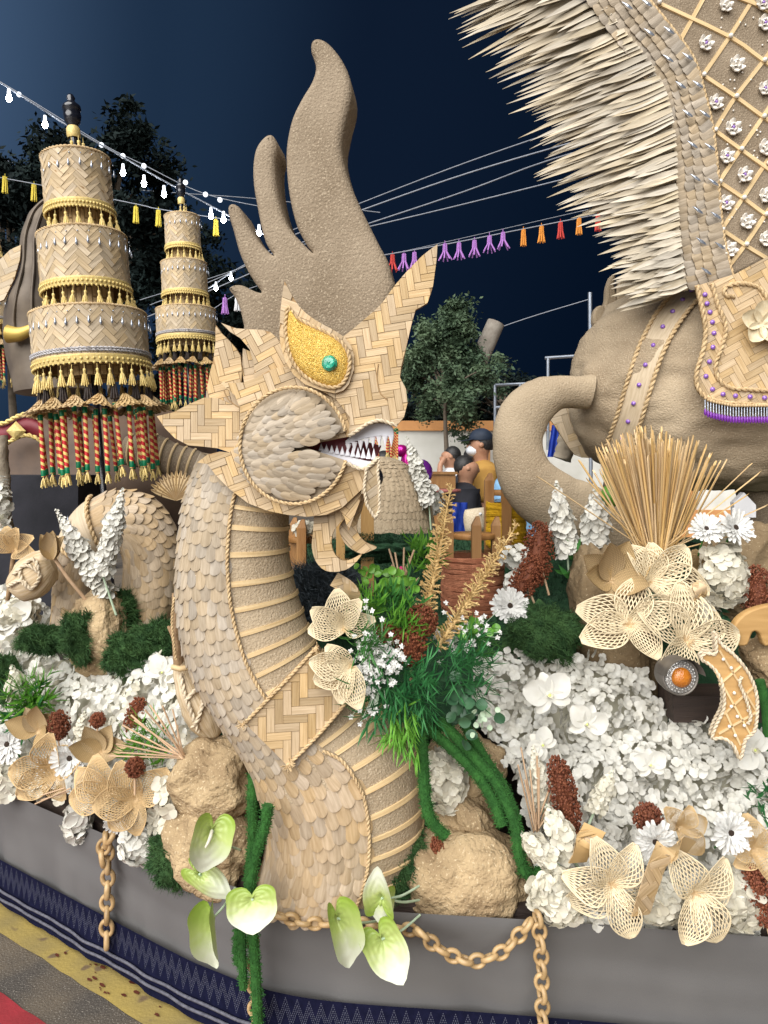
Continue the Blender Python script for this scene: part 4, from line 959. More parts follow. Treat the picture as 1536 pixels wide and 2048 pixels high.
# ================================================================ BIG SAND-COATED STATUE ON THE RIGHT
sta = thing('animal_statue', 'huge sand-coated animal statue with leaf fringe, woven cloth and curled trunk', 'statue', P(1450, 1120, 2.95))
BODY = Loft([(1352, 556, 1560, 545, 2.95, .10), (1290, 575, 1640, 548, 2.95, .22), (1236, 604, 1700, 575, 2.95, .33), (1190, 650, 1740, 640, 2.95, .40), (1158, 700, 1765, 705, 2.95, .43), (1144, 752, 1775, 775, 2.95, .44), (1146, 820, 1775, 840, 2.95, .43), (1166, 874, 1760, 895, 2.95, .40), (1200, 922, 1740, 940, 2.95, .34), (1262, 958, 1690, 965, 2.95, .24), (1340, 975, 1640, 980, 2.95, .10)], 6)
body = BODY.mb(140, 100, .024, 8).build('body', 'husk_pale', sta)
TRK = Loft([(1190, 748, 1175, 818, 2.80, .055), (1145, 751, 1143, 816, 2.78, .06), (1080, 753, 1119, 820, 2.76, .06), (1032, 775, 1096, 846, 2.75, .062), (1000, 815, 1085, 876, 2.74, .066), (985, 872, 1086, 900, 2.73, .070), (988, 935, 1096, 920, 2.72, .074), (1006, 988, 1118, 938, 2.72, .08), (1042, 1034, 1152, 957, 2.74, .085), (1100, 1078, 1200, 975, 2.78, .09), (1160, 1130, 1260, 1010, 2.84, .10), (1190, 1220, 1300, 1120, 2.9, .10)], 7)
TRK.mb(70, 26, .006, 10).build('trunk', 'husk_pale', sta)
leg = Loft([(1470, 900, 1560, 900, 3.0, .1), (1468, 960, 1580, 960, 3.0, .11), (1490, 1040, 1590, 1040, 3.0, .11), (1500, 1140, 1600, 1140, 3.0, .12)], 6); leg.mb(20, 20, .006).build('leg', 'husk_dark', sta)
leg = Loft([(1215, 920, 1330, 920, 3.05, .1), (1205, 1000, 1320, 1000, 3.05, .11), (1200, 1150, 1320, 1150, 3.05, .12)], 6); leg.mb(20, 20, .006).build('leg', 'husk_dark', sta)
bf = Frame(1220, 600, 3.1)
for pts in ([(1232, 548), (1222, 552), (1214, 575), (1212, 600), (1206, 625), (1214, 650), (1240, 640), (1236, 600), (1230, 570)], [(1208, 612), (1196, 612), (1188, 626), (1190, 650), (1215, 660), (1216, 630)], [(1240, 560), (1234, 600), (1230, 640), (1290, 620), (1290, 540)]):
    slab2([bf.uv(x, y) for x, y in crom(pts, 3, True)], bf, 0, .05, .010, 3).build('flame_spike', 'husk', sta)
# strap with cords and jewels
gem = MB().lathe([(.0085, 0), (.0085, .003), (.005, .0065), (.0003, .0075)], 9).mesh('strap_jewel', 'purple_gem')
cup_ = MB().lathe([(.0105, 0), (.0105, .0035), (.0085, .004)], 9).mesh('jewel_setting', 'silver_thread')
def jewel(surf_p, n, parent): 
    M = look(surf_p, n); o = put('strap_jewel', gem, parent, M); 
sc_ = crom([(1392, 578), (1366, 603), (1333, 645), (1302, 705), (1280, 770), (1262, 830), (1243, 885), (1232, 915)], 5)
left = []; right = []
for i, (x, y) in enumerate(sc_):
    a = sc_[max(0, i - 1)]; b = sc_[min(len(sc_) - 1, i + 1)]; tx, ty = b[0] - a[0], b[1] - a[1]; l = math.hypot(tx, ty); nx, ny = -ty / l, tx / l; wd = 20 + 4 * min(1, i / 10)
    right.append((x - nx * wd, y - ny * wd)); left.append((x + nx * wd, y + ny * wd))
strap = MB().grid([[BODY.on(a[0] + (b[0] - a[0]) * k / 4, a[1] + (b[1] - a[1]) * k / 4, .008) for k in range(5)][::-1] for a, b in zip(left, right)], [[(i * .03, k * .012) for k in range(5)] for i in range(len(left))]).build('strap', 'bamboo_pale', sta)
for side in (left, right): rope([BODY.on(x, y, .012) for x, y in side], .0085).build('edge_rope', 'rope', strap)
for i in range(2, len(sc_) - 1, 3):
    u, v = BODY.hit(*sc_[i]); jewel(BODY.p(u, v, .010), BODY.nrm(u, v), strap)
# saddle cloth
clf = Frame(1470, 700, 2.49, yaw=-4)
cl_pts = crom([(1393, 572), (1402, 615), (1410, 660), (1404, 705), (1392, 745), (1394, 775), (1412, 795), (1450, 806)], 4) + [(1540, 812), (1620, 806), (1660, 700), (1660, 520), (1560, 500), (1470, 548)]
cloth, _ = panel('saddle_cloth', cl_pts, clf, sta, thick=.02, w=.022, n=3, ang=.5, m='bamboo')
rope([clf.at(x, y, .006) for x, y in cl_pts[:29] + [(1540, 812), (1640, 806)]], .0085).build('edge_rope', 'rope', cloth)
inn = crom([(1422, 568), (1434, 610), (1450, 655), (1440, 700), (1430, 730), (1436, 758), (1460, 776), (1500, 780), (1560, 782), (1640, 775)], 5)
rope([clf.at(x, y, .006) for x, y in inn], .008).build('edge_rope', 'rope', cloth)
rope([clf.at(x, y, .006) for x, y in crom([(1468, 594), (1450, 592), (1448, 578), (1462, 570), (1490, 568), (1515, 576), (1530, 594), (1545, 620)], 6)], .008).build('scroll_rope', 'rope', cloth)
for x, y in ((1409, 590), (1413, 608), (1419, 625), (1424, 645), (1427, 667), (1425, 695), (1418, 724), (1411, 753), (1424, 779), (1445, 789), (1470, 792), (1499, 794), (1528, 796), (1556, 797)): jewel(clf.at(x, y, .004), clf.N, cloth)
mb = MB(); mp_ = MB(); mg = MB()
for i in range(34):
    x = 1408 + i * 5.6; y = 800 + 15 * min(1, i / 10) ** .6; a = clf.at(x, y, .012); b = a - V((0, 0, px(24, 2.49)))
    mb.tube([a, b], .0022, 4); mp_.lathe([(.001, .012), (.005, .004), (.005, -.008), (.001, -.014)], 6, Matrix.Translation(b)); mg.ball(clf.at(x, y - 3, .014), .006, 6, 4)
fr0 = mg.build('fringe_braid', 'rope', cloth); mb.build('fringe_string', 'crystal', cloth); mp_.build('fringe_beads', 'purple_bead', cloth)
fpet = MB(); [fpet.petal(Matrix.Rotation(2 * PI * k / 5, 4, 'Z'), .075, .034, ovalp, curl=.25, cup=.5, ns=7, nt_=4) for k in range(5)]
put('crochet_flower', fpet.mesh('crochet_flower', 'net'), cloth, look(clf.at(1518, 650, .02), clf.N))
# upper torso with bamboo lattice
tf = Frame(1480, 300, 2.56, yaw=6)
ropeline = [(1262, -40), (1290, 0), (1340, 62), (1383, 122), (1404, 188), (1420, 258), (1430, 340), (1436, 420), (1445, 490), (1460, 553)]
tp = crom(ropeline, 4) + [(1540, 520), (1640, 500), (1640, -60)]
tor = slab2([tf.uv(x, y) for x, y in tp], tf, 0, .28, .02, 3).build('torso', 'husk_dark', sta)
rope([tf.at(x, y, .010) for x, y in crom(ropeline, 6)], .0095, strands=3).build('edge_rope', 'rope', tor)
A = [(1316, 8), (1458, 75), (1526, 123), (1600, 170)], [(1405, 152), (1470, 195), (1525, 235), (1600, 285)], [(1428, 262), (1480, 300), (1536, 340), (1600, 385)], [(1437, 365), (1485, 397), (1530, 430), (1600, 470)], [(1442, 460), (1490, 492), (1536, 520)], [(1395, -30), (1510, 10), (1600, 60)]
B = [(1362, 78), (1408, -5)], [(1405, 152), (1458, 75), (1505, 0)], [(1428, 262), (1470, 195), (1526, 123), (1570, 60)], [(1437, 365), (1480, 300), (1525, 235), (1580, 150)], [(1442, 460), (1485, 397), (1532, 325), (1590, 240)], [(1458, 532), (1490, 490), (1530, 430), (1590, 340)]
for fam, h in ((A, .004), (B, .001)):
    for ln in fam:
        g = []; uv = []; q = crom(ln, 3)
        for i, (x, y) in enumerate(q):
            a = q[max(0, i - 1)]; b = q[min(len(q) - 1, i + 1)]; l = math.hypot(b[0] - a[0], b[1] - a[1]); nx, ny = -(b[1] - a[1]) / l, (b[0] - a[0]) / l
            g.append([tf.at(x + nx * 4, y + ny * 4, 0), tf.at(x + nx * 3.6, y + ny * 3.6, h + .003), tf.at(x - nx * 3.6, y - ny * 3.6, h + .003), tf.at(x - nx * 4, y - ny * 4, 0)]); uv.append([(i * .02, k * .004) for k in range(4)])
        MB().grid(g, uv).build('lattice_strip', 'strip', tor, smooth=False)
prl = MB().ball((0, 0, 0), .0085, 10, 7).mesh('pearl', 'pearl')
for x, y in ((1316, 8), (1458, 75), (1526, 123), (1405, 152), (1470, 195), (1525, 235), (1428, 262), (1480, 300), (1437, 365), (1485, 397), (1530, 430), (1442, 460), (1490, 490), (1534, 328)): put('pearl', prl, tor, Matrix.Translation(tf.at(x, y, .012)))
sml = MB().ball((0, 0, 0), .0036, 6, 5).mesh('seed_pearl', 'pearl')
for _ in range(46): put('seed_pearl', sml, tor, Matrix.Translation(tf.at(rnd.uniform(1440, 1536), rnd.uniform(10, 500), .003)))
fo = MB()
for k in range(6): fo.petal(Matrix.Rotation(2 * PI * k / 6, 4, 'Z') @ Matrix.Rotation(R(28), 4, 'X'), .031, .0105, ovalp, curl=.1, cup=-.5, ns=5, nt_=4, thick=.004)
for k in range(5): fo.petal(Matrix.Rotation(2 * PI * k / 5 + .3, 4, 'Z') @ Matrix.Rotation(R(58), 4, 'X'), .020, .008, ovalp, curl=.1, cup=-.5, ns=4, nt_=4, thick=.004)
fom = fo.mesh('flower_ornament', 'pearl'); gm = MB().ball((0, 0, .008), .0065, 7, 5).mesh('flower_gem', 'purple_gem')
for x, y in ((1448, 14), (1408, 90), (1470, 132), (1526, 50), (1428, 208), (1462, 258), (1526, 180), (1450, 315), (1485, 352), (1528, 298), (1448, 408), (1490, 445), (1528, 393), (1456, 500), (1528, 480), (1522, 10)):
    M = look(tf.at(x, y, .006), tf.N, roll=rnd.uniform(0, 2)) @ Matrix.Scale(rnd.uniform(.9, 1.1), 4); o = put('flower_ornament', fom, tor, M)
    if rnd.random() < .6: put('flower_gem', gm, o, M)
# scale band and leaf-feather fringe
root = crom([(1120, -70, 2.52), (1165, -20, 2.52), (1225, 60, 2.52), (1275, 120, 2.52), (1310, 180, 2.52), (1328, 240, 2.52), (1338, 310, 2.52), (1342, 380, 2.52), (1348, 450, 2.52), (1355, 520, 2.52), (1364, 580, 2.53)], 10)
tipl = crom([(890, 20, 2.62), (940, 92, 2.62), (1010, 152, 2.62), (1042, 215, 2.62), (1070, 280, 2.62), (1090, 340, 2.62), (1122, 390, 2.62), (1165, 432, 2.62), (1205, 492, 2.60), (1222, 560, 2.58), (1250, 618, 2.56)], 10)
rl2 = crom([(1232, -110), (1262, -40), (1290, 0), (1340, 62), (1383, 122), (1404, 188), (1420, 258), (1430, 340), (1436, 420), (1445, 490), (1460, 553)], 10)
def lp_(path, f): t = f * (len(path) - 1); i = min(len(path) - 2, int(t)); g = t - i; return [a + (b - a) * g for a, b in zip(path[i], path[i + 1])]
fms = [MB().petal(Matrix(), .40, .0135, lambda a: max(.02, (.55 + 1.1 * a if a < .40 else 1 - ((a - .40) / .60) ** 1.7)), curl=c, ns=9, nt_=2, fold=f, thick=.0015, seed=i).mesh('feather', 'feather') for i, (c, f) in enumerate(((.01, .28), (-.03, .3), (.04, .22), (-.05, .25)))]
MB().grid([[P(*[a + (b - a) * k * .11 for a, b in zip(lp_(root, i / 30), lp_(tipl, i / 30))]) + V((0, .075, 0)) for k in range(5)] for i in range(31)]).build('fringe_backing', 'feather', sta)
for lay, (cnt, ln, dz) in enumerate(((84, 1.0, .03), (76, .88, .015), (72, .68, .0), (64, .45, -.012))):
    for i in range(cnt):
        f = min(.999, max(0, (i + rnd.uniform(0, 1)) / cnt)); a = P(*lp_(root, f)); b = P(*lp_(tipl, min(.999, f + rnd.uniform(-.012, .012)))); a = a + V((0, dz, 0)); l = ln * rnd.uniform(.86, 1.10)
        a = a - (b - a) * .06; d = (b - a) * l + V((0, dz, 0)); yv = d.normalized(); nn = V((rnd.uniform(-.2, .2), -1, rnd.uniform(.0, .4))); nn = (nn - yv * nn.dot(yv)).normalized(); xv = yv.cross(nn)
        put('feather', rnd.choice(fms), sta, basis(xv * rnd.uniform(.8, 1.15), yv * d.length / .40, nn, a))
bsm = scale_meshes('scale_grey', .056, .0225, name='band_scale')
NR = 46
for c in range(5):
    for i in range(NR):
        f = (i + (.5 if c % 2 else 0)) / NR
        if f > 1: continue
        a = V(lp_(root, min(.999, f))[:2]); b = V(lp_(rl2, min(.999, f))); q = a.lerp(b, .22 + .19 * c); q2 = V(lp_(rl2, min(.999, f + .01))); dr = (a - b).normalized(); p = tf.at(q.x, q.y, .004 + .004 * c)
        yv = (tf.U * dr.x - tf.V * dr.y).normalized(); yv = (yv + tf.N * .05).normalized(); nn = (tf.N - yv * tf.N.dot(yv)).normalized(); xv = yv.cross(nn)
        put('band_scale', rnd.choice(bsm), sta, basis(xv, yv, nn, p) @ Matrix.Rotation(rnd.uniform(-.12, .12), 4, 'Z'))
cm = MB().lathe([(.0003, .026), (.0055, .004), (.006, 0), (.0045, -.012), (.0003, -.020)], 6).mesh('crystal_leaf', 'crystal')
for i in range(11):
    for c in (0, 1):
        f = .10 + .086 * i + .03 * c; 
        if f > .98: continue
        a = V(lp_(root, f)[:2]); b = V(lp_(rl2, f)); q = a.lerp(b, .45 + .38 * c); put('crystal_leaf', cm, sta, Matrix.Translation(tf.at(q.x, q.y, .034)) @ Matrix.Rotation(R(-55), 4, 'Y') @ Matrix.Diagonal((1, .5, 1, 1)))
# woven leaf below the trunk curl and a shaggy bud, standing on the far side
lf = Frame(1140, 860, 3.15)
panel('woven_leaf', crom([(1090, 826), (1118, 818), (1146, 820), (1165, 860), (1185, 895), (1205, 912), (1180, 916), (1150, 910), (1128, 880), (1105, 845)], 2, True), lf, sta, w=.03, ang=.3, m='bamboo_pale')
MB().add([P(1126, 872, 3.3), P(1145, 880, 3.3), P(1160, 905, 3.3), P(1125, 925, 3.3), P(1108, 915, 3.3)], [[0, 1, 2, 3, 4]])
Loft([(1118, 868, 1142, 868, 3.3, .03), (1112, 890, 1150, 892, 3.3, .04), (1106, 912, 1140, 925, 3.3, .03)], 5).mb(16, 14, .008, 40).build('bark_tassel', 'plaster', label='shaggy pale bark bud inside the trunk curl', cat='ornament')
MB().grid([[P(1098 + 18 * i / 6 + (j - 5) * -1.2, 850 + 8 * j, 5.4 + .06 * math.sin(i * 2.2)) for i in range(7)] for j in range(9)]).build('blue_drape', 'blue_cloth', label='bright blue cloth seen inside the trunk curl', cat='cloth')

# ================================================================ OTHER SERPENT COILS
co1 = thing('serpent_coil', 'arched scaly serpent coil behind the crossed white flower spikes', 'sculpture', P(230, 1290, 2.6))
COIL = Loft([(104, 1275, 182, 1275, 2.60, .07), (108, 1200, 184, 1205, 2.60, .075), (114, 1130, 190, 1160, 2.60, .08), (130, 1060, 204, 1128, 2.60, .09), (172, 1006, 220, 1110, 2.60, .095), (238, 980, 236, 1104, 2.60, .10), (308, 996, 248, 1112, 2.60, .10), (352, 1060, 250, 1136, 2.60, .10), (362, 1150, 248, 1180, 2.60, .10), (348, 1230, 254, 1236, 2.60, .09), (336, 1300, 268, 1300, 2.60, .08)], 7)
cb = COIL.mb(70, 26).build('coil', 'husk', co1)
tanb = scale_meshes('scale_tan', .060, .021)
scales(COIL, cb, tanb, .0, .40, .06, .97, 14, .034, tilt=2, flip=True, jit=.08, size=lambda u, v: .8, skip=lambda u, v: u > .27)
scales(COIL, cb, tanb, .42, 1.0, .04, .97, 22, .038, tilt=1.5, jit=.08, skip=lambda u, v: u < .43)
bandc = MB().grid([[COIL.p(.275 + .15 * i / 10, .03 + .94 * j / 20, .006) for i in range(11)] for j in range(21)], [[(j * .012, i * .01) for i in range(11)] for j in range(21)]).build('woven_band', 'bamboo_pale', co1)
for u in (.275, .425): rope([COIL.p(u, .03 + .94 * j / 24, .010) for j in range(25)], .008).build('edge_rope', 'rope', bandc)
for j in range(4): put('band_gem', cm, bandc, Matrix.Translation(COIL.p(.35, .28 + .1 * j, .014)))
co2 = thing('serpent_coil', 'tan scaly mound behind the chin with people beyond', 'sculpture', P(810, 1070, 3.3))
C2 = Loft([(725, 912, 780, 914, 3.55, .08), (690, 928, 815, 930, 3.55, .15), (672, 962, 845, 965, 3.55, .19), (664, 1005, 862, 1008, 3.55, .21), (660, 1080, 874, 1076, 3.55, .22)], 8)
c2 = C2.mb(40, 30).build('coil', 'husk', co2)
scales(C2, c2, scale_meshes('husk', .040, .013), .03, 1, .05, .95, 17, .024, tilt=.5, jit=.1)
mb = MB()
for i in range(5): p = C2.p(.55 + i * .09, .10, .0); mb.tube([p, p + V((.05, -.03, .045 - i * .006))], [.006, .001], 5)
mb.build('thorn', 'rope', co2)
co3 = thing('serpent_coil', 'ribbed tan coil seen between the striped rods and the dragon nape', 'sculpture', P(330, 960, 3.4))
C3 = Loft([(255, 872, 250, 930, 3.45, .07), (310, 868, 300, 940, 3.45, .08), (360, 890, 345, 955, 3.45, .08), (405, 905, 385, 975, 3.45, .08), (450, 950, 420, 1010, 3.45, .08)], 7)
c3 = C3.mb(40, 20).build('coil', 'husk_dark', co3)
for i in range(9): MB().tube([C3.p(.08 + i * .1, .05 + .9 * k / 10, .003) for k in range(11)], .006, 5).build('rib_band', 'strip', c3)
fan = thing('woven_fan', 'pleated brown straw fan tucked behind the dragon nape', 'ornament', P(350, 990, 2.9))
for i in range(15):
    a = R(-68 + i * 9.5); MB().petal(look(P(352, 1000, 2.9), (0, -1, .1)) @ Matrix.Rotation(-a, 4, 'Z'), .115 * rnd.uniform(.95, 1.05), .010, obov, cup=-.6, ns=5, nt_=2, thick=.002).build('fan_rib', 'weave_fine', fan)
# dark elephant statue, far left
el = thing('elephant_statue', 'dark elephant statue with raised trunk behind the left parasol', 'statue', P(120, 1050, 4.2))
EB = Loft([(100, 815, 330, 815, 4.35, .15), (40, 845, 390, 845, 4.35, .42), (0, 870, 420, 870, 4.35, .52), (-30, 910, 430, 910, 4.35, .56), (-40, 980, 440, 980, 4.35, .58), (-20, 1060, 430, 1060, 4.35, .5)], 8); EB.mb(40, 40, .01, 6).build('body', 'bronze_brown', el)
ET = Loft([(92, 402, 118, 408, 4.0, .05), (64, 425, 108, 440, 4.0, .07), (46, 475, 100, 490, 4.0, .085), (42, 535, 104, 545, 4.0, .10), (22, 590, 112, 610, 4.0, .12), (10, 650, 130, 670, 4.05, .15), (20, 720, 170, 720, 4.1, .2), (40, 790, 200, 780, 4.15, .25)], 7)
eo = ET.mb(60, 26, .006, 9).build('raised_trunk', 'bronze', el)
for v in (.42, .62): MB().tube([ET.p(.04 + .7 * i / 30, v, .003) for i in range(31)], .010, 6).build('trunk_ridge', 'bronze', eo)
MB().tube(crom([tuple(P(x, y, 3.85)) for x, y in ((16, 668), (40, 668), (66, 655), (90, 632))], 5), [.05 * (1 - .8 * i / 15) for i in range(16)], 10).build('tusk', 'tusk_gold', el)
hc = MB().grid([[P(-30 + 110 * i / 12, 842 + 36 * j / 6 + 10 * math.sin(PI * i / 6), 3.70 - .02 * math.sin(PI * j / 6)) for i in range(13)][::-1] for j in range(7)]).build('head_cloth', 'dark_red', el)
for j, y in ((0, 838), (1, 880)): rope([P(-30 + 110 * i / 12, y + 10 * math.sin(PI * i / 6), 3.68) for i in range(13)], .012).build('gold_braid', 'gold_thread', hc)
MB().lathe([(.05, 0), (.035, .012), (.015, .02), (.001, .022)], 4, look(P(32, 862, 3.67), (0, -1, 0))).build('gold_boss', 'gold_thread', hc, smooth=False)
MB().box(Matrix.Translation(P(85, 1110, 3.4)), .46, .3, .75).build('black_box', 'black_cloth', smooth=False, label='black box standing left of the coil', cat='box')  # plain black box closing the gap left of the coil
Loft([(-20, 880, 12, 870, 3.0, .04), (-24, 940, 18, 940, 3.0, .045), (-24, 1000, 22, 1000, 3.0, .045), (-24, 1060, 26, 1060, 3.0, .045)], 6).mb(30, 16, .01, 22).build('plaster_post', 'plaster', label='rough pale post at the left picture edge', cat='post')
lfp = Frame(30, 520, 3.9)
pl = thing('palm_leaf', 'woven tan leaf ornament by the raised elephant trunk', 'ornament', P(20, 540, 3.9))
panel('woven_blade', [(-20, 545), (0, 520), (20, 500), (42, 490), (40, 520), (28, 560), (8, 600), (-15, 610)], lfp, pl, w=.03, ang=.4, m='bamboo_pale')
# ================================================================ ROCKS, MOSS
rock('boulder', 'round sandy boulder left of the dragon neck', 436, 1555, 2.03, 80, 88, 80, 1)
rock('boulder', 'sandy boulder under the round one, behind the anthuriums', 425, 1690, 2.01, 78, 92, 78, 2.2)
rock('boulder', 'wide sandy boulder at the foot of the green vines', 945, 1755, 1.905, 132, 100, 88, 3.4)
rock('boulder', 'middle sandy boulder between the vines and white blossoms', 930, 1630, 1.99, 72, 55, 70, 4.1)
rock('boulder', 'small sandy boulder hidden behind the vines', 925, 1530, 2.05, 75, 80, 70, 5.3)
rock('boulder', 'moss-covered pointed rock below the white flower spikes', 205, 1265, 2.46, 62, 78, 60, 6.2)
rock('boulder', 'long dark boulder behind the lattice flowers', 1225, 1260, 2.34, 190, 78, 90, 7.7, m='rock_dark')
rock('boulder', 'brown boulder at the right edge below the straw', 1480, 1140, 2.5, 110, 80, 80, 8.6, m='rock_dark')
MC = 'green moss cushions'
moss_clump('moss_cushion', 'dark moss cushion right of the small daisy on the long boulder', 1088, 1264, 2.20, 70, 52, 55, 1, 2200)
moss_clump('moss_cushion', 'dark moss strip between the belly and the wide boulder', 802, 1722, 1.90, 44, 74, 40, 2, 1700)
moss_clump('moss_cushion', 'moss hanging from the boulder above the skirt', 362, 1712, 2.02, 52, 52, 45, 3, 1500)
moss_clump('moss_cushion', 'moss under the wide boulder by the corner of chains', 1040, 1812, 1.90, 42, 30, 35, 4, 900)
moss_clump('moss_cushion', 'moss patch on the face of the pointed rock', 166, 1268, 2.40, 36, 46, 36, 5, 1300, L=.02)
moss_clump('moss_cushion', 'dark moss lump right of the pointed rock', 255, 1308, 2.38, 42, 36, 36, 6, 1300, L=.02)
moss_clump('moss_cushion', 'moss lump at the foot of the dragon nape', 310, 1284, 2.40, 46, 36, 40, 7, 1300, L=.02)
moss_clump('moss_cushion', 'moss lump left of the pointed rock', 88, 1278, 2.46, 40, 24, 34, 8, 1000, L=.02)
moss_clump('moss_cushion', 'moss crest behind the pointed rock', 232, 1222, 2.50, 38, 40, 40, 9, 1000, L=.02)
moss_clump('moss_cushion', 'small moss lump at the left picture edge', 10, 1360, 2.62, 30, 40, 30, 10, 700, L=.02)

# ================================================================ FLOWER KIT
def floret_mesh(name, m, seed, size=.022, n=4):
    r_ = random.Random(seed); mb = MB()
    for k in range(n):
        M = Matrix.Rotation(2 * PI * k / n + r_.uniform(-.15, .15), 4, 'Z') @ Matrix.Rotation(R(r_.uniform(4, 26)), 4, 'X') @ Matrix.Rotation(r_.uniform(-.25, .25), 4, 'Y')
        mb.petal(M, size * r_.uniform(.9, 1.1), size * .56, obov, curl=r_.uniform(-.30, .05), cup=r_.uniform(-.05, .28), ns=5, nt_=4, rip=.02, seed=seed + k)
    return mb.mesh(name, m)
FW = [floret_mesh('floret', 'white_petal', i) for i in range(5)]; FC = [floret_mesh('floret', 'cream_petal', 10 + i) for i in range(5)]
def join_into(mb, me, M):
    mb.add([M @ v.co for v in me.vertices], [list(p.vertices) for p in me.polygons])
def inside(poly, x, y):
    c = False
    for (x1, y1), (x2, y2) in zip(poly, poly[1:] + poly[:1]):
        if (y1 > y) != (y2 > y) and x < (x2 - x1) * (y - y1) / (y2 - y1) + x1: c = not c
    return c
def bed(label, poly, dfun, spacing, ms, holes=(), cap=300, nrm=V((0, -.85, .55)), size=.82):
    """bank of blossoms: the nearest 300 florets singly, the rest joined"""
    xs = [p[0] for p in poly]; ys = [p[1] for p in poly]; t = thing('blossom_bank', label, 'flowers', P((min(xs) + max(xs)) / 2, max(ys), dfun(sum(xs) / len(xs), max(ys)))); todo = []
    nx = int((max(xs) - min(xs)) / 30) + 1; ny = int((max(ys) - min(ys)) / 30) + 1; mb = MB()
    for i in range(nx):
        for j in range(ny):
            x, y = min(xs) + i * 30, min(ys) + j * 30
            if all(inside(poly, x + q, y + r) for q in (2, 28) for r in (2, 28)): mb.add([P(a, b, dfun(a, b) + .045) for a, b in ((x, y + 30), (x + 30, y + 30), (x + 30, y), (x, y))], [[0, 1, 2, 3]])
    mb.build('foam_bank', 'bed_base', t)
    y = min(ys)
    while y < max(ys):
        x = min(xs)
        while x < max(xs):
            a, b = x + rnd.uniform(-.5, .5) * spacing, y + rnd.uniform(-.5, .5) * spacing
            if inside(poly, a, b): todo.append((a, b, dfun(a, b) + rnd.uniform(-.016, .012) - .05 * max(-.2, noise.noise(V((a * .016, b * .016, 3))))))
            x += spacing
        y += spacing * .9
    todo.sort(key=lambda q: q[2]); rest = MB(); 
    for k, (a, b, d) in enumerate(todo):
        hx = noise.noise(V((a * .016 + .5, b * .016, 3))) - noise.noise(V((a * .016 - .5, b * .016, 3))); hz = noise.noise(V((a * .016, b * .016 - .5, 3))) - noise.noise(V((a * .016, b * .016 + .5, 3)))
        n = (nrm + V((-hx * 1.3, 0, -hz * 1.3)) + V((rnd.gauss(0, .42), rnd.gauss(0, .25), rnd.gauss(0, .42)))).normalized(); M = look(P(a, b, d), n, roll=rnd.uniform(0, 6.3)) @ Matrix.Scale(rnd.uniform(.78, 1.2) * size, 4)
        if k < cap: put('floret', rnd.choice(ms), t, M)
        else: join_into(rest, rnd.choice(ms), M)
    if rest.v: rest.build('floret', ms[0].materials[0].name, t, kind='stuff')
    return t
def cluster(label, x, y, d, rx, ry, n, ms=None, size=1.0, cat='hydrangea', name='hydrangea_head'):
    ms = ms or FW; c = P(x, y, d); t = thing(name, label, cat, c)
    A, B = px(rx, d), px(ry, d); MB().ball(c + V((0, A * .25, 0)), (A * .7, A * .55, B * .7), 10, 8).build('core', 'bed_base', t)
    for i in range(n):
        z = 1 - 2 * (i + .5) / n; th = i * 2.39996; q = V((math.sqrt(1 - z * z) * math.cos(th), math.sqrt(1 - z * z) * math.sin(th), z))
        if q.y > .45: continue
        p = c + V((q.x * A, q.y * A * .8, q.z * B)) * rnd.uniform(.82, 1.02)
        put('floret', rnd.choice(ms), t, look(p, (q + V((rnd.gauss(0, .3), rnd.gauss(0, .3), rnd.gauss(0, .3)))).normalized(), roll=rnd.uniform(0, 6)) @ Matrix.Scale(size * rnd.uniform(.8, 1.15), 4))
    return t
def spike(label, base, tip, d, w, ms=None, stem=None, cat='flower spike'):
    """upright flower spike: stem, florets shrinking to buds at the tip"""
    ms = ms or FW; a, b = P(*base, d), P(*tip, d); t = thing('flower_spike', label, cat, a); ax = (b - a); L = ax.length; ax.normalize(); W_ = px(w, d)
    s0 = P(*stem, d + .02) if stem else a - ax * .06
    MB().tube([s0, a, b], [.004, .0035, .0015], 6).build('stem', 'pale_green', t)
    n = max(20, int(L / W_ * 24)); x = ax.orthogonal().normalized()
    for i in range(n):
        f = i / n; th = i * 2.39996; q = Matrix.Rotation(th, 3, ax) @ x
        if q.y > .55: continue
        taper = 1 if f < .62 else max(.16, 1 - (f - .62) / .42); r = W_ * .55 * taper * rnd.uniform(.7, 1.1)
        p = a + ax * L * f + q * r * .8; put('floret', rnd.choice(ms), t, look(p, (q + ax * .45 + V((rnd.gauss(0, .2), rnd.gauss(0, .2), rnd.gauss(0, .2)))).normalized(), roll=rnd.uniform(0, 6)) @ Matrix.Scale(max(.25, taper) * W_ / .044 * .72, 4))
    return t
dpet = [MB().petal(Matrix(), 1, .130, lambda a: max(.12, math.sin(PI * (.10 + .80 * a)) ** .55), curl=c, cup=.6, ns=6, nt_=2, seed=i).mesh('petal', 'daisy_white') for i, c in enumerate((.10, -.08, .22))]
dcen = MB().ball((0, 0, .02), (.17, .17, .09), 12, 7); dcm = dcen.mesh('flower_centre', 'dark_seed')
drng = MB()
for k in range(22): a = 2 * PI * k / 22; drng.petal(Matrix.Rotation(a, 4, 'Z') @ Matrix.Translation((0, .14, .03)) @ Matrix.Rotation(R(35), 4, 'X'), .17, .03, leafp, ns=3, nt_=2)
drm = drng.mesh('inner_ring', 'lime')
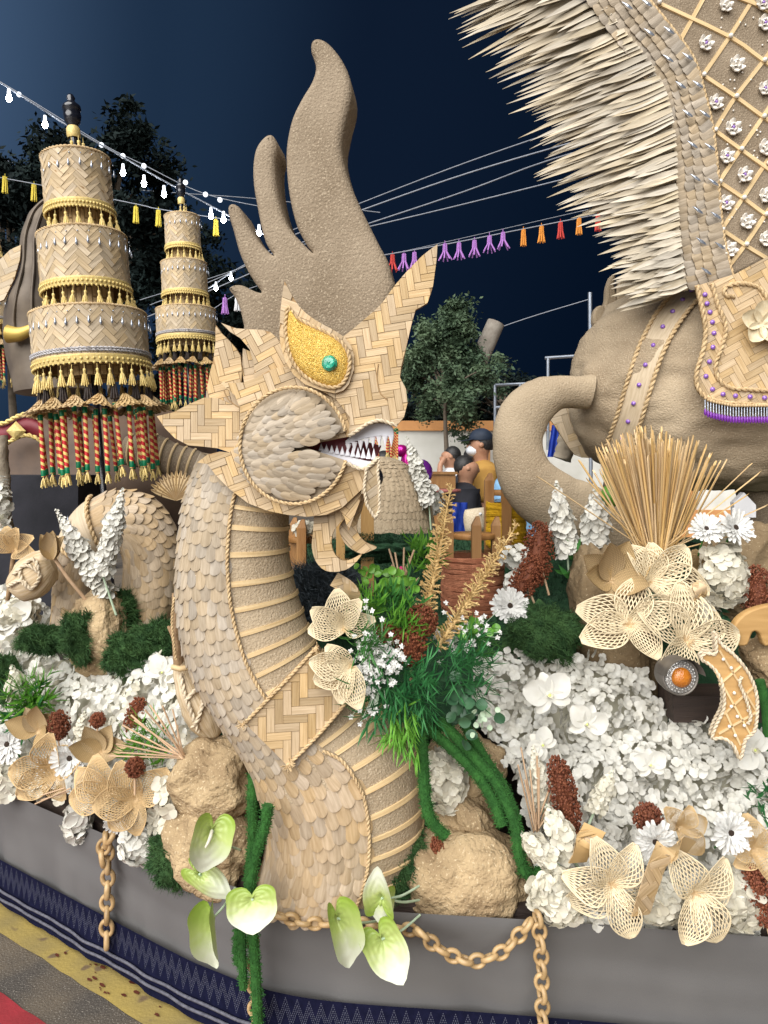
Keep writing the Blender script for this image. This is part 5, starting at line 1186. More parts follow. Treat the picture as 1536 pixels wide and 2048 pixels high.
def daisy(label, x, y, d, r, n, lime=False, stem=None):
    c = P(x, y, d); t = thing('gerbera_daisy', label, 'daisy', c, 'white gerbera daisies'); M = look(c, n, roll=rnd.uniform(0, 1)); s = px(r, d)
    for ring, (k, ln, up) in enumerate(((24, 1, 6), (22, .88, 15), (18, .64, 28))):
        for i in range(k):
            Mp = M @ Matrix.Rotation(2 * PI * (i + .5 * ring) / k + rnd.uniform(-.06, .06), 4, 'Z') @ Matrix.Rotation(R(up + rnd.uniform(-7, 7)), 4, 'X') @ Matrix.Scale(s * ln * rnd.uniform(.92, 1.06), 4)
            put('petal', rnd.choice(dpet), t, Mp)
    put('flower_centre', dcm, t, M @ Matrix.Translation((0, 0, s * .06)) @ Matrix.Scale(s, 4))
    if lime: put('inner_ring', drm, t, M @ Matrix.Translation((0, 0, s * .05)) @ Matrix.Scale(s, 4))
    MB().tube([c - V(n).normalized() * .005, c - V(n).normalized() * .05 + V((0, .02, -.06))], .003, 6).build('stem', 'leaf_mid', t)
def net_petal(m, k=9, mm=1.15, W0=.40, cup=.55, curl=-.18, tipc=0):
    """open-weave bamboo petal: two crossing families of splints gathered at the base"""
    mb = MB(); wf = lambda s: W0 * max(.10, math.sin(PI * min(1, .10 + .86 * s ** 1.15)) ** .9)
    def S(s, q): w = wf(s); return V((q * w, s, cup * W0 * q * q * math.sin(PI * s) + curl * s * s + .10 * math.sin(PI * s)))
    def ribbon(fn, s0, s1, hw, lift):
        n = 14; g = []
        for i in range(n + 1):
            s = s0 + (s1 - s0) * i / n; q = fn(s); p = S(s, q); q2 = fn(min(1, s + .01)); tg = (S(min(1, s + .01), q2) - S(max(0, s - .01), fn(max(0, s - .01)))).normalized()
            nn = (S(s, min(1, q + .05)) - S(s, max(-1, q - .05))).cross(tg).normalized(); sd = tg.cross(nn).normalized()
            g.append([p - sd * hw + nn * (lift - .006), p - sd * hw + nn * lift, p + sd * hw + nn * lift, p + sd * hw + nn * (lift - .006)])
        mb.grid(g, closed=True)
    for sg in (1, -1):
        for i in range(-k * 2, k * 2 + 1):
            c = i / k * 1.0; fn = lambda s, c=c, sg=sg: c + sg * mm * (s - .45)
            lim = [s / 60 for s in range(61) if abs(fn(s / 60)) <= 1]
            if len(lim) < 6: continue
            ribbon(fn, lim[0], lim[-1], .085 / (k + 3), .004 * sg)
    for q in (-1, 1): ribbon(lambda s, q=q: q, 0, 1, .016, .002)
    return mb.mesh('petal', m)
NETP = [net_petal('net', 5, 1.15, .36), net_petal('net', 5, 1.0, .38, .5, -.30), net_petal('net', 5, 1.2, .32, .7, .05)]
NETT = [net_petal('net_tan', 7, 1.2, .38), net_petal('net_tan', 7, 1.0, .36, .7, .15)]
SOLP = [MB().petal(Matrix(), 1, .34, leafp, curl=c, cup=.5, ns=12, nt_=8, thick=.02).mesh('petal', 'weave_fine') for c in (.25, -.05, .45)]
def woven_flower(label, x, y, d, r, angs, kind, n=(0, -1, .2), up=22, name='lattice_flower', gemc=False, core=True):
    """angs: petal directions in degrees, 0 = up, clockwise as seen"""
    c = P(x, y, d); t = thing(name, label, 'bamboo flower', c); M = look(c, n); ms = {'net': NETP, 'tan': NETT, 'solid': SOLP}[kind]
    for a in angs:
        ln = 1.0
        if isinstance(a, tuple): a, ln = a
        put('petal', rnd.choice(ms), t, M @ Matrix.Rotation(R(-a), 4, 'Z') @ Matrix.Rotation(R(up + rnd.uniform(-6, 6)), 4, 'X') @ Matrix.Rotation(rnd.uniform(-.15, .15), 4, 'Y') @ Matrix.Scale(px(r, d) * ln * rnd.uniform(.95, 1.05), 4))
    if core:
        mb = MB()
        for i in range(26):
            a = rnd.uniform(0, 6.28); l = rnd.uniform(.10, .26); mb.tube([M @ V((0, 0, 0)), M @ V((math.cos(a) * l * px(r, d) * .6, math.sin(a) * l * px(r, d) * .6, l * px(r, d) * .35))], [.0022, .0009], 4)
        mb.build('fibre_tuft', 'rope', t)
    return t
def sorghum(label, x, y, d, rx, ry, stem=None, tilt=0):
    c = P(x, y, d); t = thing('sorghum_head', label, 'sorghum', c, 'brown sorghum heads'); A, B = px(rx, d), px(ry, d); mb = MB(); Mr = Matrix.Rotation(R(tilt), 3, 'Y')
    mb.ball(c, (A * .6, A * .6, B * .8), 8, 8, Mr)
    for i in range(int(260 + 900 * rx * ry / 2400)):
        z = rnd.uniform(-1, 1); th = rnd.uniform(0, 6.28); rr_ = math.sqrt(max(0, 1 - z * z)) ** .8 * rnd.uniform(.6, 1.12); q = Mr @ V((math.cos(th) * A * rr_, math.sin(th) * A * rr_, z * B * rnd.uniform(.9, 1.08))); s = rnd.uniform(.0022, .0042)
        p = c + q; mb.add([p + V((s, 0, 0)), p - V((s, 0, 0)), p + V((0, s, 0)), p - V((0, s, 0)), p + V((0, 0, s * 1.3)), p - V((0, 0, s * 1.3))], [[0, 2, 4], [2, 1, 4], [1, 3, 4], [3, 0, 4], [2, 0, 5], [1, 2, 5], [3, 1, 5], [0, 3, 5]])
    mb.build('seed_head', 'sorghum', t, smooth=False)
    e_ = P(*stem, d) if stem else c - (Mr @ V((0, 0, B + .05)))
    MB().tube([c, e_], .0035, 6).build('stem', 'stick', t)
def sticks(label, base, d, tips, r=.0024, m='stick', name='stick_spray'):
    t = thing(name, label, 'sticks', P(*base, d)); me = MB().tube([V((0, 0, 0)), V((0, .5, 0)), V((0, 1, 0))], .5, 6).mesh('stick', m)
    for x, y in tips:
        a = P(base[0] + rnd.uniform(-7, 7), base[1] + rnd.uniform(-5, 5), d + rnd.uniform(-.01, .01)); b = P(x, y, d + rnd.uniform(-.06, .06)); yv = (b - a); l = yv.length; yv.normalize(); xv = yv.orthogonal().normalized(); zv = xv.cross(yv)
        put('stick', me, t, basis(xv * r * 2, yv * l, zv * r * 2, a))
def grass(label, x, y, d, r, n, m, up=V((0, -.35, .7)), wd=.05, name='grass_tuft', spread=.75, cat='foliage', kids=1, droop=.3):
    c = P(x, y, d); t = thing(name, label, cat, c); mb = MB(); L = px(r, d)
    for i in range(n):
        dr = (up + V((rnd.gauss(0, spread), rnd.gauss(0, spread * .6), rnd.gauss(0, spread)))).normalized(); o = c + V((rnd.gauss(0, 1), rnd.gauss(0, .6), rnd.gauss(0, 1))) * L * .28
        for k in range(4):
            q = (dr + V((rnd.gauss(0, .33), rnd.gauss(0, .33), rnd.gauss(0, .33)))).normalized(); nn = q.orthogonal(); M = basis(nn.cross(q).normalized() * -1, q, nn.normalized(), o + dr * L * .12 * k)
            mb.petal(M, L * rnd.uniform(.4, .75), L * wd, leafp, curl=-droop * rnd.uniform(0, 1.5), ns=3, nt_=2, fold=.3)
    mb.build('foliage', m, t)
    return t
def orchid(label, x, y, d, r, n=(0, -1, .25), roll=0):
    c = P(x, y, d); t = thing('orchid', label, 'orchid', c, 'white orchids'); M = look(c, n, roll=roll); s = px(r, d)
    for a, l, w in ((0, .9, .30), (125, .85, .28), (-125, .85, .28), (62, 1.05, .52), (-62, 1.05, .52)):
        MB().petal(M @ Matrix.Rotation(R(-a), 4, 'Z') @ Matrix.Rotation(R(14), 4, 'X'), s * l, s * w, ovalp, curl=-.2, cup=.25, ns=7, nt_=6, rip=.02, seed=a % 7).build('petal', 'white_petal', t)
    MB().ball((0, 0, 0), s * .13, 8, 6).petal(Matrix.Rotation(PI, 4, 'Z') @ Matrix.Rotation(R(50), 4, 'X'), s * .42, s * .13, leafp, curl=.5, cup=.8, ns=5, nt_=4).build('lip', 'cream_petal', t, M)
    MB().ball((0, 0, s * .1), s * .07, 7, 5).build('throat', 'lime', t, M)
def chain(label, pts, d, link=36, thick=4.4, dfn=None):
    """bamboo-ring chain; each link its own part, every second one turned"""
    path = crom([tuple(P(x, y, d if dfn is None else dfn(x, y))) for x, y in pts], 12); path = [V(p) for p in path]; t = thing('ring_chain', label, 'chain', path[0], 'bamboo ring chains')
    R0 = px(link / 2 - thick, d); r0 = px(thick, d); g = []
    for i in range(18):
        a = 2 * PI * i / 18; g.append([V(((R0 + r0 * math.cos(2 * PI * k / 8)) * math.cos(a) * .92, (R0 + r0 * math.cos(2 * PI * k / 8)) * math.sin(a) * 1.08, r0 * 1.25 * math.sin(2 * PI * k / 8))) for k in range(8)])
    g.append(g[0]); me = MB().grid(g, closed=True).mesh('link', 'chain')
    step = px(link * .70, d); acc_ = 0; k = 0; i = 0; pos = path[0]
    tot = sum((b - a).length for a, b in zip(path, path[1:])); n = int(tot / step)
    for k in range(n + 1):
        s = k * step; i = 0; q = 0
        while i < len(path) - 2 and q + (path[i + 1] - path[i]).length < s: q += (path[i + 1] - path[i]).length; i += 1
        ln = (path[i + 1] - path[i]).length; p = path[i].lerp(path[i + 1], min(1, (s - q) / ln)); y = (path[i + 1] - path[i]).normalized(); z = V((0, -1, 0)); z = (z - y * z.dot(y)).normalized(); x = y.cross(z)
        put('link', me, t, basis(x, y, z, p) @ Matrix.Rotation((R(8) if k % 2 else R(72)) + rnd.uniform(-.12, .12), 4, 'Y'))
def vine(label, pts, d, r, dfn=None):
    """plush moss rope"""
    path = crom([tuple(P(x, y, d if dfn is None else dfn(x, y))) for x, y in pts], 10); rr_ = px(r, d); mb = MB().tube(path, rr_ * .85, 10)
    pn = []
    for i in range(len(path) - 1):
        a, b = V(path[i]), V(path[i + 1]); t = (b - a).normalized(); x = t.orthogonal().normalized(); y = t.cross(x)
        for _ in range(int(26 + (b - a).length * 1500)):
            th = rnd.uniform(0, 6.28); q = x * math.cos(th) + y * math.sin(th); pn.append((a.lerp(b, rnd.random()) + q * rr_ * .8, q))
    fuzz(mb, pn, rr_ * .38, .0010, 1, .5)
    return mb.build('moss_vine', 'moss_rope', label=label, cat='vine', group='moss vines', smooth=False)
# ================================================================ BLOSSOM BANKS
e_l = lambda x: 2.50 - .00140 * x
d_right = lambda x, y: 1.775 + (1840 - y) / 550 * .43
bed('deep bank of white blossoms filling the lower right', [(955, 1318), (1010, 1296), (1100, 1300), (1190, 1305), (1260, 1335), (1300, 1345), (1312, 1400), (1350, 1430), (1440, 1440), (1560, 1470), (1560, 1885), (1440, 1872), (1340, 1862), (1200, 1852), (1110, 1845), (1072, 1690), (1050, 1620), (1030, 1560), (985, 1500), (945, 1420)], d_right, 14.5, FW + FC[:2], size=.74)
d_left = lambda x, y: e_l(x) + (1590 - y) / 400 * .34
bed('bank of white blossoms left of the dragon neck', [(-20, 1170), (60, 1180), (105, 1230), (130, 1300), (230, 1330), (330, 1310), (372, 1350), (400, 1440), (385, 1500), (350, 1580), (300, 1600), (200, 1590), (100, 1570), (-20, 1540)], d_left, 13.5, FW + FC[:2], size=.82)
bed('lower fringe of white blossoms over the grey skirt at left', [(-20, 1520), (60, 1560), (130, 1590), (210, 1600), (300, 1560), (345, 1540), (350, 1650), (300, 1660), (240, 1630), (150, 1610), (60, 1590), (-20, 1580)], lambda x, y: e_l(x) - .03, 22, FC, size=1.05)
cluster('ragged white blossom head between vine and boulder', 888, 1562, 1.93, 42, 62, 90, FC)
cluster('large white blossom head at the corner above the chains', 1112, 1792, 1.74, 48, 50, 90, FC, 1.1)
cluster('white blossom head hanging lowest at left above the skirt', 278, 1690, 2.06, 36, 36, 60, FW)
cluster('white blossom head near the sticks beside the boulder', 325, 1600, 2.08, 36, 60, 80, FC)
cluster('drooping white blossom head by the left chain', 155, 1645, 2.23, 26, 38, 44, FW, .9)
cluster('big white blossom head at the right edge under the straw', 1446, 1150, 2.14, 48, 66, 100, FC, 1.0)
cluster('white blossom head between the two front lattice flowers', 1318, 1800, 1.76, 50, 40, 70, FC, 1.1)
cluster('white blossom head at the lower right corner', 1480, 1790, 1.74, 60, 60, 90, FC, 1.1)
cluster('white blossom puff by the rust yarn stool', 1035, 1115, 2.55, 36, 20, 40, FW, 1.0)
cluster('small dark-eyed white flowers behind the daisy', 1035, 1172, 2.4, 26, 26, 40, FW, .8)
cluster('white blossoms at the far left beside the wrapped shell', 30, 1230, 2.6, 50, 34, 70, FC, 1.1)
cluster('white blossom tower at the left picture edge', 5, 1010, 2.9, 14, 60, 40, FW, .9)
cluster('blossom head with red specks at the left edge over the skirt', 18, 1560, 2.42, 46, 34, 60, FC, 1.2)
orchid('large white orchid in the bank', 1098, 1390, 1.99, 50, roll=.3)
orchid('white orchid with lime throat below the large orchid', 1172, 1448, 1.95, 44, (.15, -1, .1), -.4)
orchid('faint orchid low in the bank beside the vines', 1085, 1490, 1.96, 34, roll=.9)
orchid('small orchid with a jewel above the front lattice flowers', 1300, 1530, 1.93, 34, roll=.1)
orchid('orchid half behind the carved ornament', 1508, 1500, 1.98, 44, roll=1.2)
orchid('orchid at the far left among the blossoms', 32, 1240, 2.55, 40, roll=.5)
orchid('orchid beside the dragon nape in the left bank', 325, 1345, 2.22, 36, roll=-.6)
orchid('orchid drooping beside the left chain', 165, 1625, 2.2, 34, (.4, -1, -.2), 1.0)
spike('left one of the crossed white spikes before the coil', (215, 1195), (112, 1018), 2.42, 36, stem=(225, 1225))
spike('right one of the crossed white spikes before the coil', (205, 1150), (246, 975), 2.38, 36, stem=(232, 1230))
spike('white spike in front of the curled trunk', (1135, 1110), (1112, 962), 2.42, 40, stem=(1140, 1190))
spike('white spike right of the trunk end', (1192, 1112), (1190, 972), 2.40, 44, stem=(1190, 1180))
spike('cream spike above the big blossom head at right', (1450, 1150), (1462, 1050), 2.16, 40, FC)
spike('thick white spike beside the lower brown sorghum', (1142, 1710), (1092, 1608), 1.78, 46, FC, stem=(1165, 1750))
spike('short white spike at the edge of the wide boulder', (1100, 1718), (1042, 1666), 1.76, 42, FC, stem=(1130, 1740))
spike('thin cream spike leaning right in the bank', (1190, 1620), (1225, 1540), 1.86, 34, FC)
spike('cream spike rising behind the sticks', (1085, 1610), (1066, 1490), 1.88, 30, FC)
spike('small cream spike right of the lattice flowers', (1410, 1235), (1385, 1175), 2.06, 34, FC)
spike('cream spike at the far left above the grass', (52, 1430), (24, 1330), 2.46, 40, FC)
spike('thin cream spike between the tan flowers', (160, 1490), (170, 1420), 2.26, 24, FC)
spike('cream spike beside the round boulder', (330, 1560), (318, 1490), 2.1, 34, FC)
daisy('white gerbera beside the rust yarn stool', 1020, 1212, 2.20, 39, (-.05, -1, .35), lime=True)
daisy('white gerbera tilted down before the bamboo ribbon', 1310, 1682, 1.70, 43, (-.1, -1, .05))
daisy('white gerbera at lower right with a dark heart', 1460, 1665, 1.71, 43, (.1, -1, .25))
daisy('left one of the two gerberas by the straw', 1412, 1058, 2.12, 34, (-.1, -1, .6))
daisy('right one of the two gerberas by the straw', 1470, 1056, 2.10, 38, (.25, -1, .45))
daisy('gerbera at the left picture edge', 16, 1488, 2.36, 38, (-.1, -1, .2))
daisy('gerbera among the tan woven flowers', 140, 1516, 2.16, 38, (.1, -1, .15))
daisy('gerbera hanging under the tan lattice flower', 236, 1640, 2.07, 30, (.1, -.8, -.4))
# ---------------- bamboo flowers
woven_flower('upper lattice flower beside the collar', 688, 1256, 1.80, 80, (-62, -12, 38, (-98, .85), (75, .8)), 'net', (-.25, -1, .3))
woven_flower('lower lattice flower beside the collar with jewelled tips', 702, 1334, 1.765, 82, (-82, -112, (-50, .8), (160, 1.0), (190, .9)), 'net', (-.2, -1, .1))
woven_flower('honey-coloured woven flower below the straw', 1222, 1162, 2.14, 92, (-58, -20, 22, 62, (-90, .9), (118, .9), (180, .7)), 'solid', (0, -1, .45), 26, 'woven_flower')
woven_flower('lattice flower just right of the honey woven flower', 1302, 1165, 2.12, 104, (48, 105, (2, .8), 150, (-30, .8)), 'net', (.1, -1, .4))
woven_flower('lattice flower spreading left over the long boulder', 1258, 1250, 2.05, 104, (-70, -108, (12, .9), 60, (145, .8)), 'net', (-.1, -1, .35), 12)
woven_flower('lattice flower above the amber lamp', 1372, 1282, 2.02, 108, (-52, 2, 48, 84, (-135, .95)), 'net', (.1, -1, .35), 12)
woven_flower('front lattice flower nearest the corner', 1222, 1768, 1.70, 96, (-20, 28, -78, -112, (105, .9), 160), 'net', (0, -1, .1), 14)
woven_flower('front lattice flower further right', 1390, 1785, 1.68, 100, (-30, 32, -160, 155, (70, .8)), 'net', (0, -1, .1), 14)
woven_flower('tan woven flower behind the tilted gerbera', 1358, 1655, 1.80, 58, (-40, 20, 75, 140), 'tan', (0, -1, .3), 20, 'woven_flower')
woven_flower('tan woven flower at the right edge', 1508, 1700, 1.72, 70, (-10, 60, -70, 160, (-120, .8)), 'tan', (0, -1, .3), 20, 'woven_flower')
woven_flower('small tan bud behind the right blossom head', 1390, 1140, 2.22, 52, (-20, 30, -60, 80), 'tan', (0, -1, .3), 40, 'woven_flower')
woven_flower('honey woven flower with open petals at left', 78, 1462, 2.32, 66, (-75, 15, 60, (-30, .8), 120), 'solid', (0, -1, .4), 24, 'woven_flower')
woven_flower('honey woven flower with upright petals left of the sticks', 205, 1505, 2.16, 66, (-28, 28, -80, 78, (160, .6)), 'solid', (0, -1, .4), 24, 'woven_flower')
woven_flower('tan lattice flower leftmost in the front row', 112, 1540, 2.20, 84, (-90, 5, (-130, .9), 60, (150, .7)), 'tan', (-.1, -1, .25), 18)
woven_flower('tan lattice flower in the middle of the left row', 222, 1585, 2.08, 84, (-25, -100, (50, .7), -60), 'tan', (-.1, -1, .25), 16)
woven_flower('tan lattice flower with drooping petals at the right of its row', 274, 1598, 2.03, 84, (48, -22, -95, (-140, .9), (172, .8)), 'tan', (0, -1, .2), 18)
woven_flower('single woven tulip on a long stalk at left', 105, 1120, 2.36, 56, (-30, 0, 28, 50, -52), 'solid', (0, -.45, 1), 62, 'woven_tulip', core=False)
MB().tube([P(108, 1115, 2.37), P(135, 1155, 2.38), P(172, 1200, 2.42)], .006, 6).build('tulip_stalk', 'stick', label='pale stalk running from the woven tulip to the rock', cat='stalk')
def ribbon(label, pts, d, w, m='bamboo', name='bamboo_ribbon'):
    """bent strip of woven bamboo; separate strips across its width"""
    q = crom([(*P(x, y, dd), ) for x, y, dd in pts], 8); t = thing(name, label, 'ribbon', q[0]); wd = px(w, d) / 2; acc_ = [0]
    for a, b in zip(q, q[1:]): acc_.append(acc_[-1] + (V(b) - V(a)).length)
    sx = [V((1, .25, .35)).normalized() for _ in q]
    def surf(a, b, h):
        i = 0
        while i < len(acc_) - 2 and acc_[i + 1] < a: i += 1
        f = (a - acc_[i]) / max(1e-9, acc_[i + 1] - acc_[i]); p = V(q[i]).lerp(V(q[i + 1]), f); tg = (V(q[i + 1]) - V(q[i])).normalized(); s = (sx[i] - tg * sx[i].dot(tg)).normalized(); n = s.cross(tg)
        return p + s * b + n * h
    MB().grid([[surf(a, b, -.001) for b in (-wd, wd)] for a in acc_]).build('backing', m, t)
    weave([(0, -wd), (acc_[-1], -wd), (acc_[-1], wd), (0, wd)], surf, t, .018, 3, PI / 4, .0012, m)
ribbon('woven bamboo ribbon folded beside the white spike', [(1190, 1655, 1.74), (1172, 1690, 1.71), (1155, 1725, 1.72)], 1.72, 46)
ribbon('woven bamboo ribbon looping over between the front flowers', [(1282, 1830, 1.66), (1300, 1770, 1.645), (1322, 1715, 1.64), (1350, 1690, 1.66), (1378, 1700, 1.69)], 1.66, 46)
ribbon('small woven ribbon curl right of the lattice flowers', [(1398, 1205, 2.05), (1402, 1180, 2.02), (1390, 1165, 2.03)], 2.03, 30)
ribbon('woven leaf strip above the upper lattice flower', [(715, 1215, 1.86), (700, 1180, 1.84), (668, 1158, 1.84)], 1.85, 30)
sorghum('tall brown sorghum head before the yellow yarn stool', 1076, 1108, 2.34, 30, 62, (1098, 1190), 4)
sorghum('brown sorghum head leaning between stool and moss', 1050, 1160, 2.28, 26, 50, (1072, 1215), 30)
sorghum('brown sorghum head at the foot of the wheat spike', 842, 1242, 1.86, 32, 30)
sorghum('lower brown sorghum head over the fern', 822, 1290, 1.84, 30, 40)
sorghum('reddish sorghum head among the greenery left', 776, 1268, 1.85, 28, 20)
sorghum('long brown sorghum head right of the sticks', 1128, 1590, 1.82, 26, 76, (1160, 1680), -14)
sorghum('round brown sorghum head by the tan flower', 1296, 1636, 1.76, 27, 26)
sorghum('brown sorghum head at the lower right edge', 1518, 1790, 1.70, 26, 60, None, -15)
sorghum('brown sorghum head at the right edge beside the blossoms', 1515, 1190, 2.12, 30, 56)
sorghum('dark sorghum head among the left woven flowers', 118, 1450, 2.28, 20, 28)
sorghum('dark sorghum head left of the dragon nape', 272, 1432, 2.24, 20, 36, None, 15)
sorghum('small sorghum head behind the upright honey flower', 195, 1440, 2.26, 14, 14)
sorghum('small sorghum head on the tan lattice flower', 270, 1535, 1.99, 18, 18)
sorghum('tiny red sprig by the moss strip', 878, 1690, 1.86, 16, 16)
sticks('spray of thin sticks fanning left from the round boulder', (365, 1515), 1.98, [(262, 1430), (245, 1450), (252, 1478), (232, 1488), (218, 1512), (300, 1410), (325, 1412), (345, 1418), (322, 1440), (355, 1450), (290, 1420), (240, 1505), (268, 1440)])
sticks('spray of thin upright sticks beside the sandy boulder', (1072, 1660), 1.86, [(1036, 1530), (1042, 1495), (1064, 1498), (1074, 1512), (1078, 1535), (1105, 1560), (1126, 1528), (1138, 1568), (1050, 1560), (1060, 1540), (1090, 1590)])
sticks('upright brown sticks behind the succulent', (800, 1190), 2.02, [(778, 1098), (790, 1105), (808, 1095), (820, 1112), (828, 1100), (784, 1130), (838, 1156), (812, 1130)], .003)
sticks('low sticks poking over the skirt at left', (135, 1580), 2.14, [(85, 1590), (70, 1608), (82, 1600)])
# straw sheaf
ss = thing('straw_sheaf', 'fan-shaped sheaf of cut straw at the right', 'straw', P(1312, 1110, 2.24)); sm_ = MB().tube([V((0, 0, 0)), V((.03, .5, 0)), V((0, 1, 0))], .5, 5).mesh('straw', 'straw')
for i in range(230):
    f = rnd.gauss(0, 1); f = max(-1.5, min(1.7, f * .66)); l = 235 + rnd.uniform(-45, 22) - 14 * abs(f) ; ang = R(-3 + 21 * f); a = P(1312 + f * 20, 1115 + rnd.uniform(-8, 10), 2.24 + rnd.uniform(-.05, .05)); b = P(1312 + f * 16 + math.sin(ang) * l, 1110 - math.cos(ang) * l, 2.24 + rnd.uniform(-.17, .17))
    yv = b - a; L = yv.length; yv.normalize(); xv = (yv.orthogonal().normalized()); zv = xv.cross(yv); w = rnd.uniform(.0042, .0082); put('straw', sm_, ss, basis(xv * w, yv * L, zv * w, a) @ Matrix.Rotation(rnd.uniform(0, 6), 4, 'Y'))
for x, y in ((1185, 985), (1190, 1000), (1175, 960), (1495, 990), (1520, 945), (1500, 930), (1536, 1010), (1078, 955), (1470, 1030), (1505, 1060)):
    a = P(1310, 1112, 2.22); b = P(x, y, 2.12 + rnd.uniform(-.05, .1)); yv = b - a; L = yv.length; yv.normalize(); xv = yv.orthogonal().normalized(); zv = xv.cross(yv); put('straw', sm_, ss, basis(xv * .0042, yv * L, zv * .0042, a))
# wheat-coloured foxtails
def foxtail(label, base, tip, d, w, d2):
    a, b = P(*base, d), P(*tip, d2); t = thing('foxtail', label, 'dried flower', a); ax = (b - a); L = ax.length; ax.normalize(); mb = MB(); x = ax.orthogonal().normalized()
    MB().tube([a, a.lerp(b, .5) + V((.004, 0, 0)), b], [.006, .005, .0015], 6).build('stem', 'wheat', t)
    n = int(L / .0016)
    for i in range(n):
        f = i / n; tap = 1 if f < .62 else max(.45, 1.0 - (f - .62) * 1.3)
        if f > .62 and rnd.random() < (f - .62) * 1.9: continue
        q = Matrix.Rotation(i * 2.39996, 3, ax) @ x; p = a + ax * (L * f) + q * .003; dr = (q + ax * rnd.uniform(.1, .9) + V((rnd.gauss(0, .25), rnd.gauss(0, .25), rnd.gauss(0, .25)))).normalized(); l = px(w, d) * tap * rnd.uniform(.35, 1.0); e_ = p + dr * l
        mb.tube([p, e_], [.0022, .0016], 4, False)
        for k in range(5):
            sp = (dr + V((rnd.gauss(0, .6), rnd.gauss(0, .6), rnd.gauss(0, .6)))).normalized(); s = sp.orthogonal().normalized() * .0028; mb.add([e_ - s, e_ + s, e_ + sp * .0085], [[0, 1, 2]])
    mb.build('bracts', 'wheat', t, smooth=False)
foxtail('taller wheat-coloured foxtail rising past the stools', (842, 1275), (903, 968), 1.90, 22, 1.96)
foxtail('shorter wheat-coloured foxtail leaning right over the yarn', (875, 1295), (1035, 1048), 1.88, 22, 1.98)
# greenery bouquet on the collar
grass('bright grassy sprig at the top of the bouquet', 838, 1120, 2.04, 58, 26, 'leaf_bright', V((.1, -.3, .8)), .045)
grass('airy green sprig over the upper lattice flower', 738, 1225, 1.86, 62, 40, 'leaf_bright', V((-.2, -.5, .6)), .040)
grass('green sprig in the heart of the bouquet', 790, 1225, 1.88, 66, 46, 'leaf_mid', V((.1, -.5, .6)), .040)
grass('pale green feathery sprig over the lattice flower hearts', 745, 1290, 1.765, 54, 40, 'leaf_mid', V((-.1, -.7, .4)), .030)
grass('bright sprig between the sorghum and the foxtail', 812, 1255, 1.84, 56, 34, 'leaf_bright', V((0, -.6, .5)), .032)
grass('dark grassy tuft spilling over the belly bands', 760, 1385, 1.79, 74, 60, 'leaf_dark', V((-.1, -.6, -.5)), .034, droop=.1)
grass('bright grass tips hanging over the belly bands', 800, 1445, 1.775, 66, 34, 'leaf_bright', V((.1, -.4, -1.0)), .034, spread=.35, droop=.1)
grass('dark fern mass under the sorghum', 830, 1360, 1.82, 70, 60, 'leaf_dark', V((.1, -.8, .0)), .030)
grass('feathery fern reaching right over the blossoms', 915, 1335, 1.86, 84, 56, 'leaf_dark', V((.6, -.4, .15)), .018, spread=.5)
grass('loose green fern right of the wheat foxtails', 940, 1285, 1.95, 66, 36, 'leaf_mid', V((.5, -.4, .3)), .020, spread=.6)
grass('narrow fern hanging beside the belly', 838, 1420, 1.80, 60, 30, 'leaf_dark', V((0, -.3, -1)), .028, spread=.35)
grass('bright grassy tuft at the far left', 68, 1405, 2.44, 66, 70, 'leaf_bright', V((.1, -.4, .7)), .042)
grass('dark leaves under the far left grass tuft', 50, 1425, 2.42, 60, 40, 'leaf_dark', V((0, -.6, .2)), .042)
grass('bright grassy tuft behind the stick spray', 300, 1490, 2.08, 60, 50, 'leaf_bright', V((0, -.5, .5)), .042)
grass('dark leaves at the lower right edge of the bank', 1525, 1590, 1.85, 44, 18, 'leaf_dark', V((0, -.5, .2)), .06)
grass('green leaves behind the white spikes at right', 1160, 1150, 2.42, 60, 12, 'leaf_mid', V((0, -.4, .6)), .10, spread=.5)
grass('leaf blades under the big right blossom head', 1440, 1225, 2.14, 50, 8, 'eucalyptus', V((0, -.4, -.4)), .14, spread=.5)
def succulent(label, x, y, d, r, k, m, sz=9):
    c = P(x, y, d); t = thing('round_leaf_sprig', label, 'foliage', c)
    for i in range(k):
        p = c + V((rnd.gauss(0, 1) * px(r, d) * .55, rnd.gauss(0, 1) * .02, rnd.gauss(0, 1) * px(r, d) * .55)); n = V((rnd.gauss(0, .5), -1, rnd.gauss(.3, .5))); MB().petal(look(p, n, roll=rnd.uniform(0, 6)), px(sz * 2, d), px(sz, d), ovalp, curl=.1, cup=.3, ns=5, nt_=4, thick=.001).build('leaf', m, t)
    MB().tube([c + V((0, .01, -px(r, d))), c, c + V((.01, 0, px(r, d) * .8))], .002, 5).build('stem', m, t)
succulent('round-leaved bright green sprig at the top of the bouquet', 790, 1165, 1.94, 38, 34, 'leaf_succulent', 9)
succulent('round-leaved green sprig right of the foxtails', 935, 1258, 1.94, 34, 26, 'leaf_succulent', 9)
succulent('little bright leaves left at the top of the bouquet', 735, 1150, 1.95, 24, 14, 'leaf_succulent', 7)
succulent('grey-green eucalyptus sprig below the fern', 925, 1408, 1.84, 48, 30, 'eucalyptus', 12)
succulent('pale tips of the eucalyptus sprig', 965, 1432, 1.83, 26, 14, 'pale_green', 6)
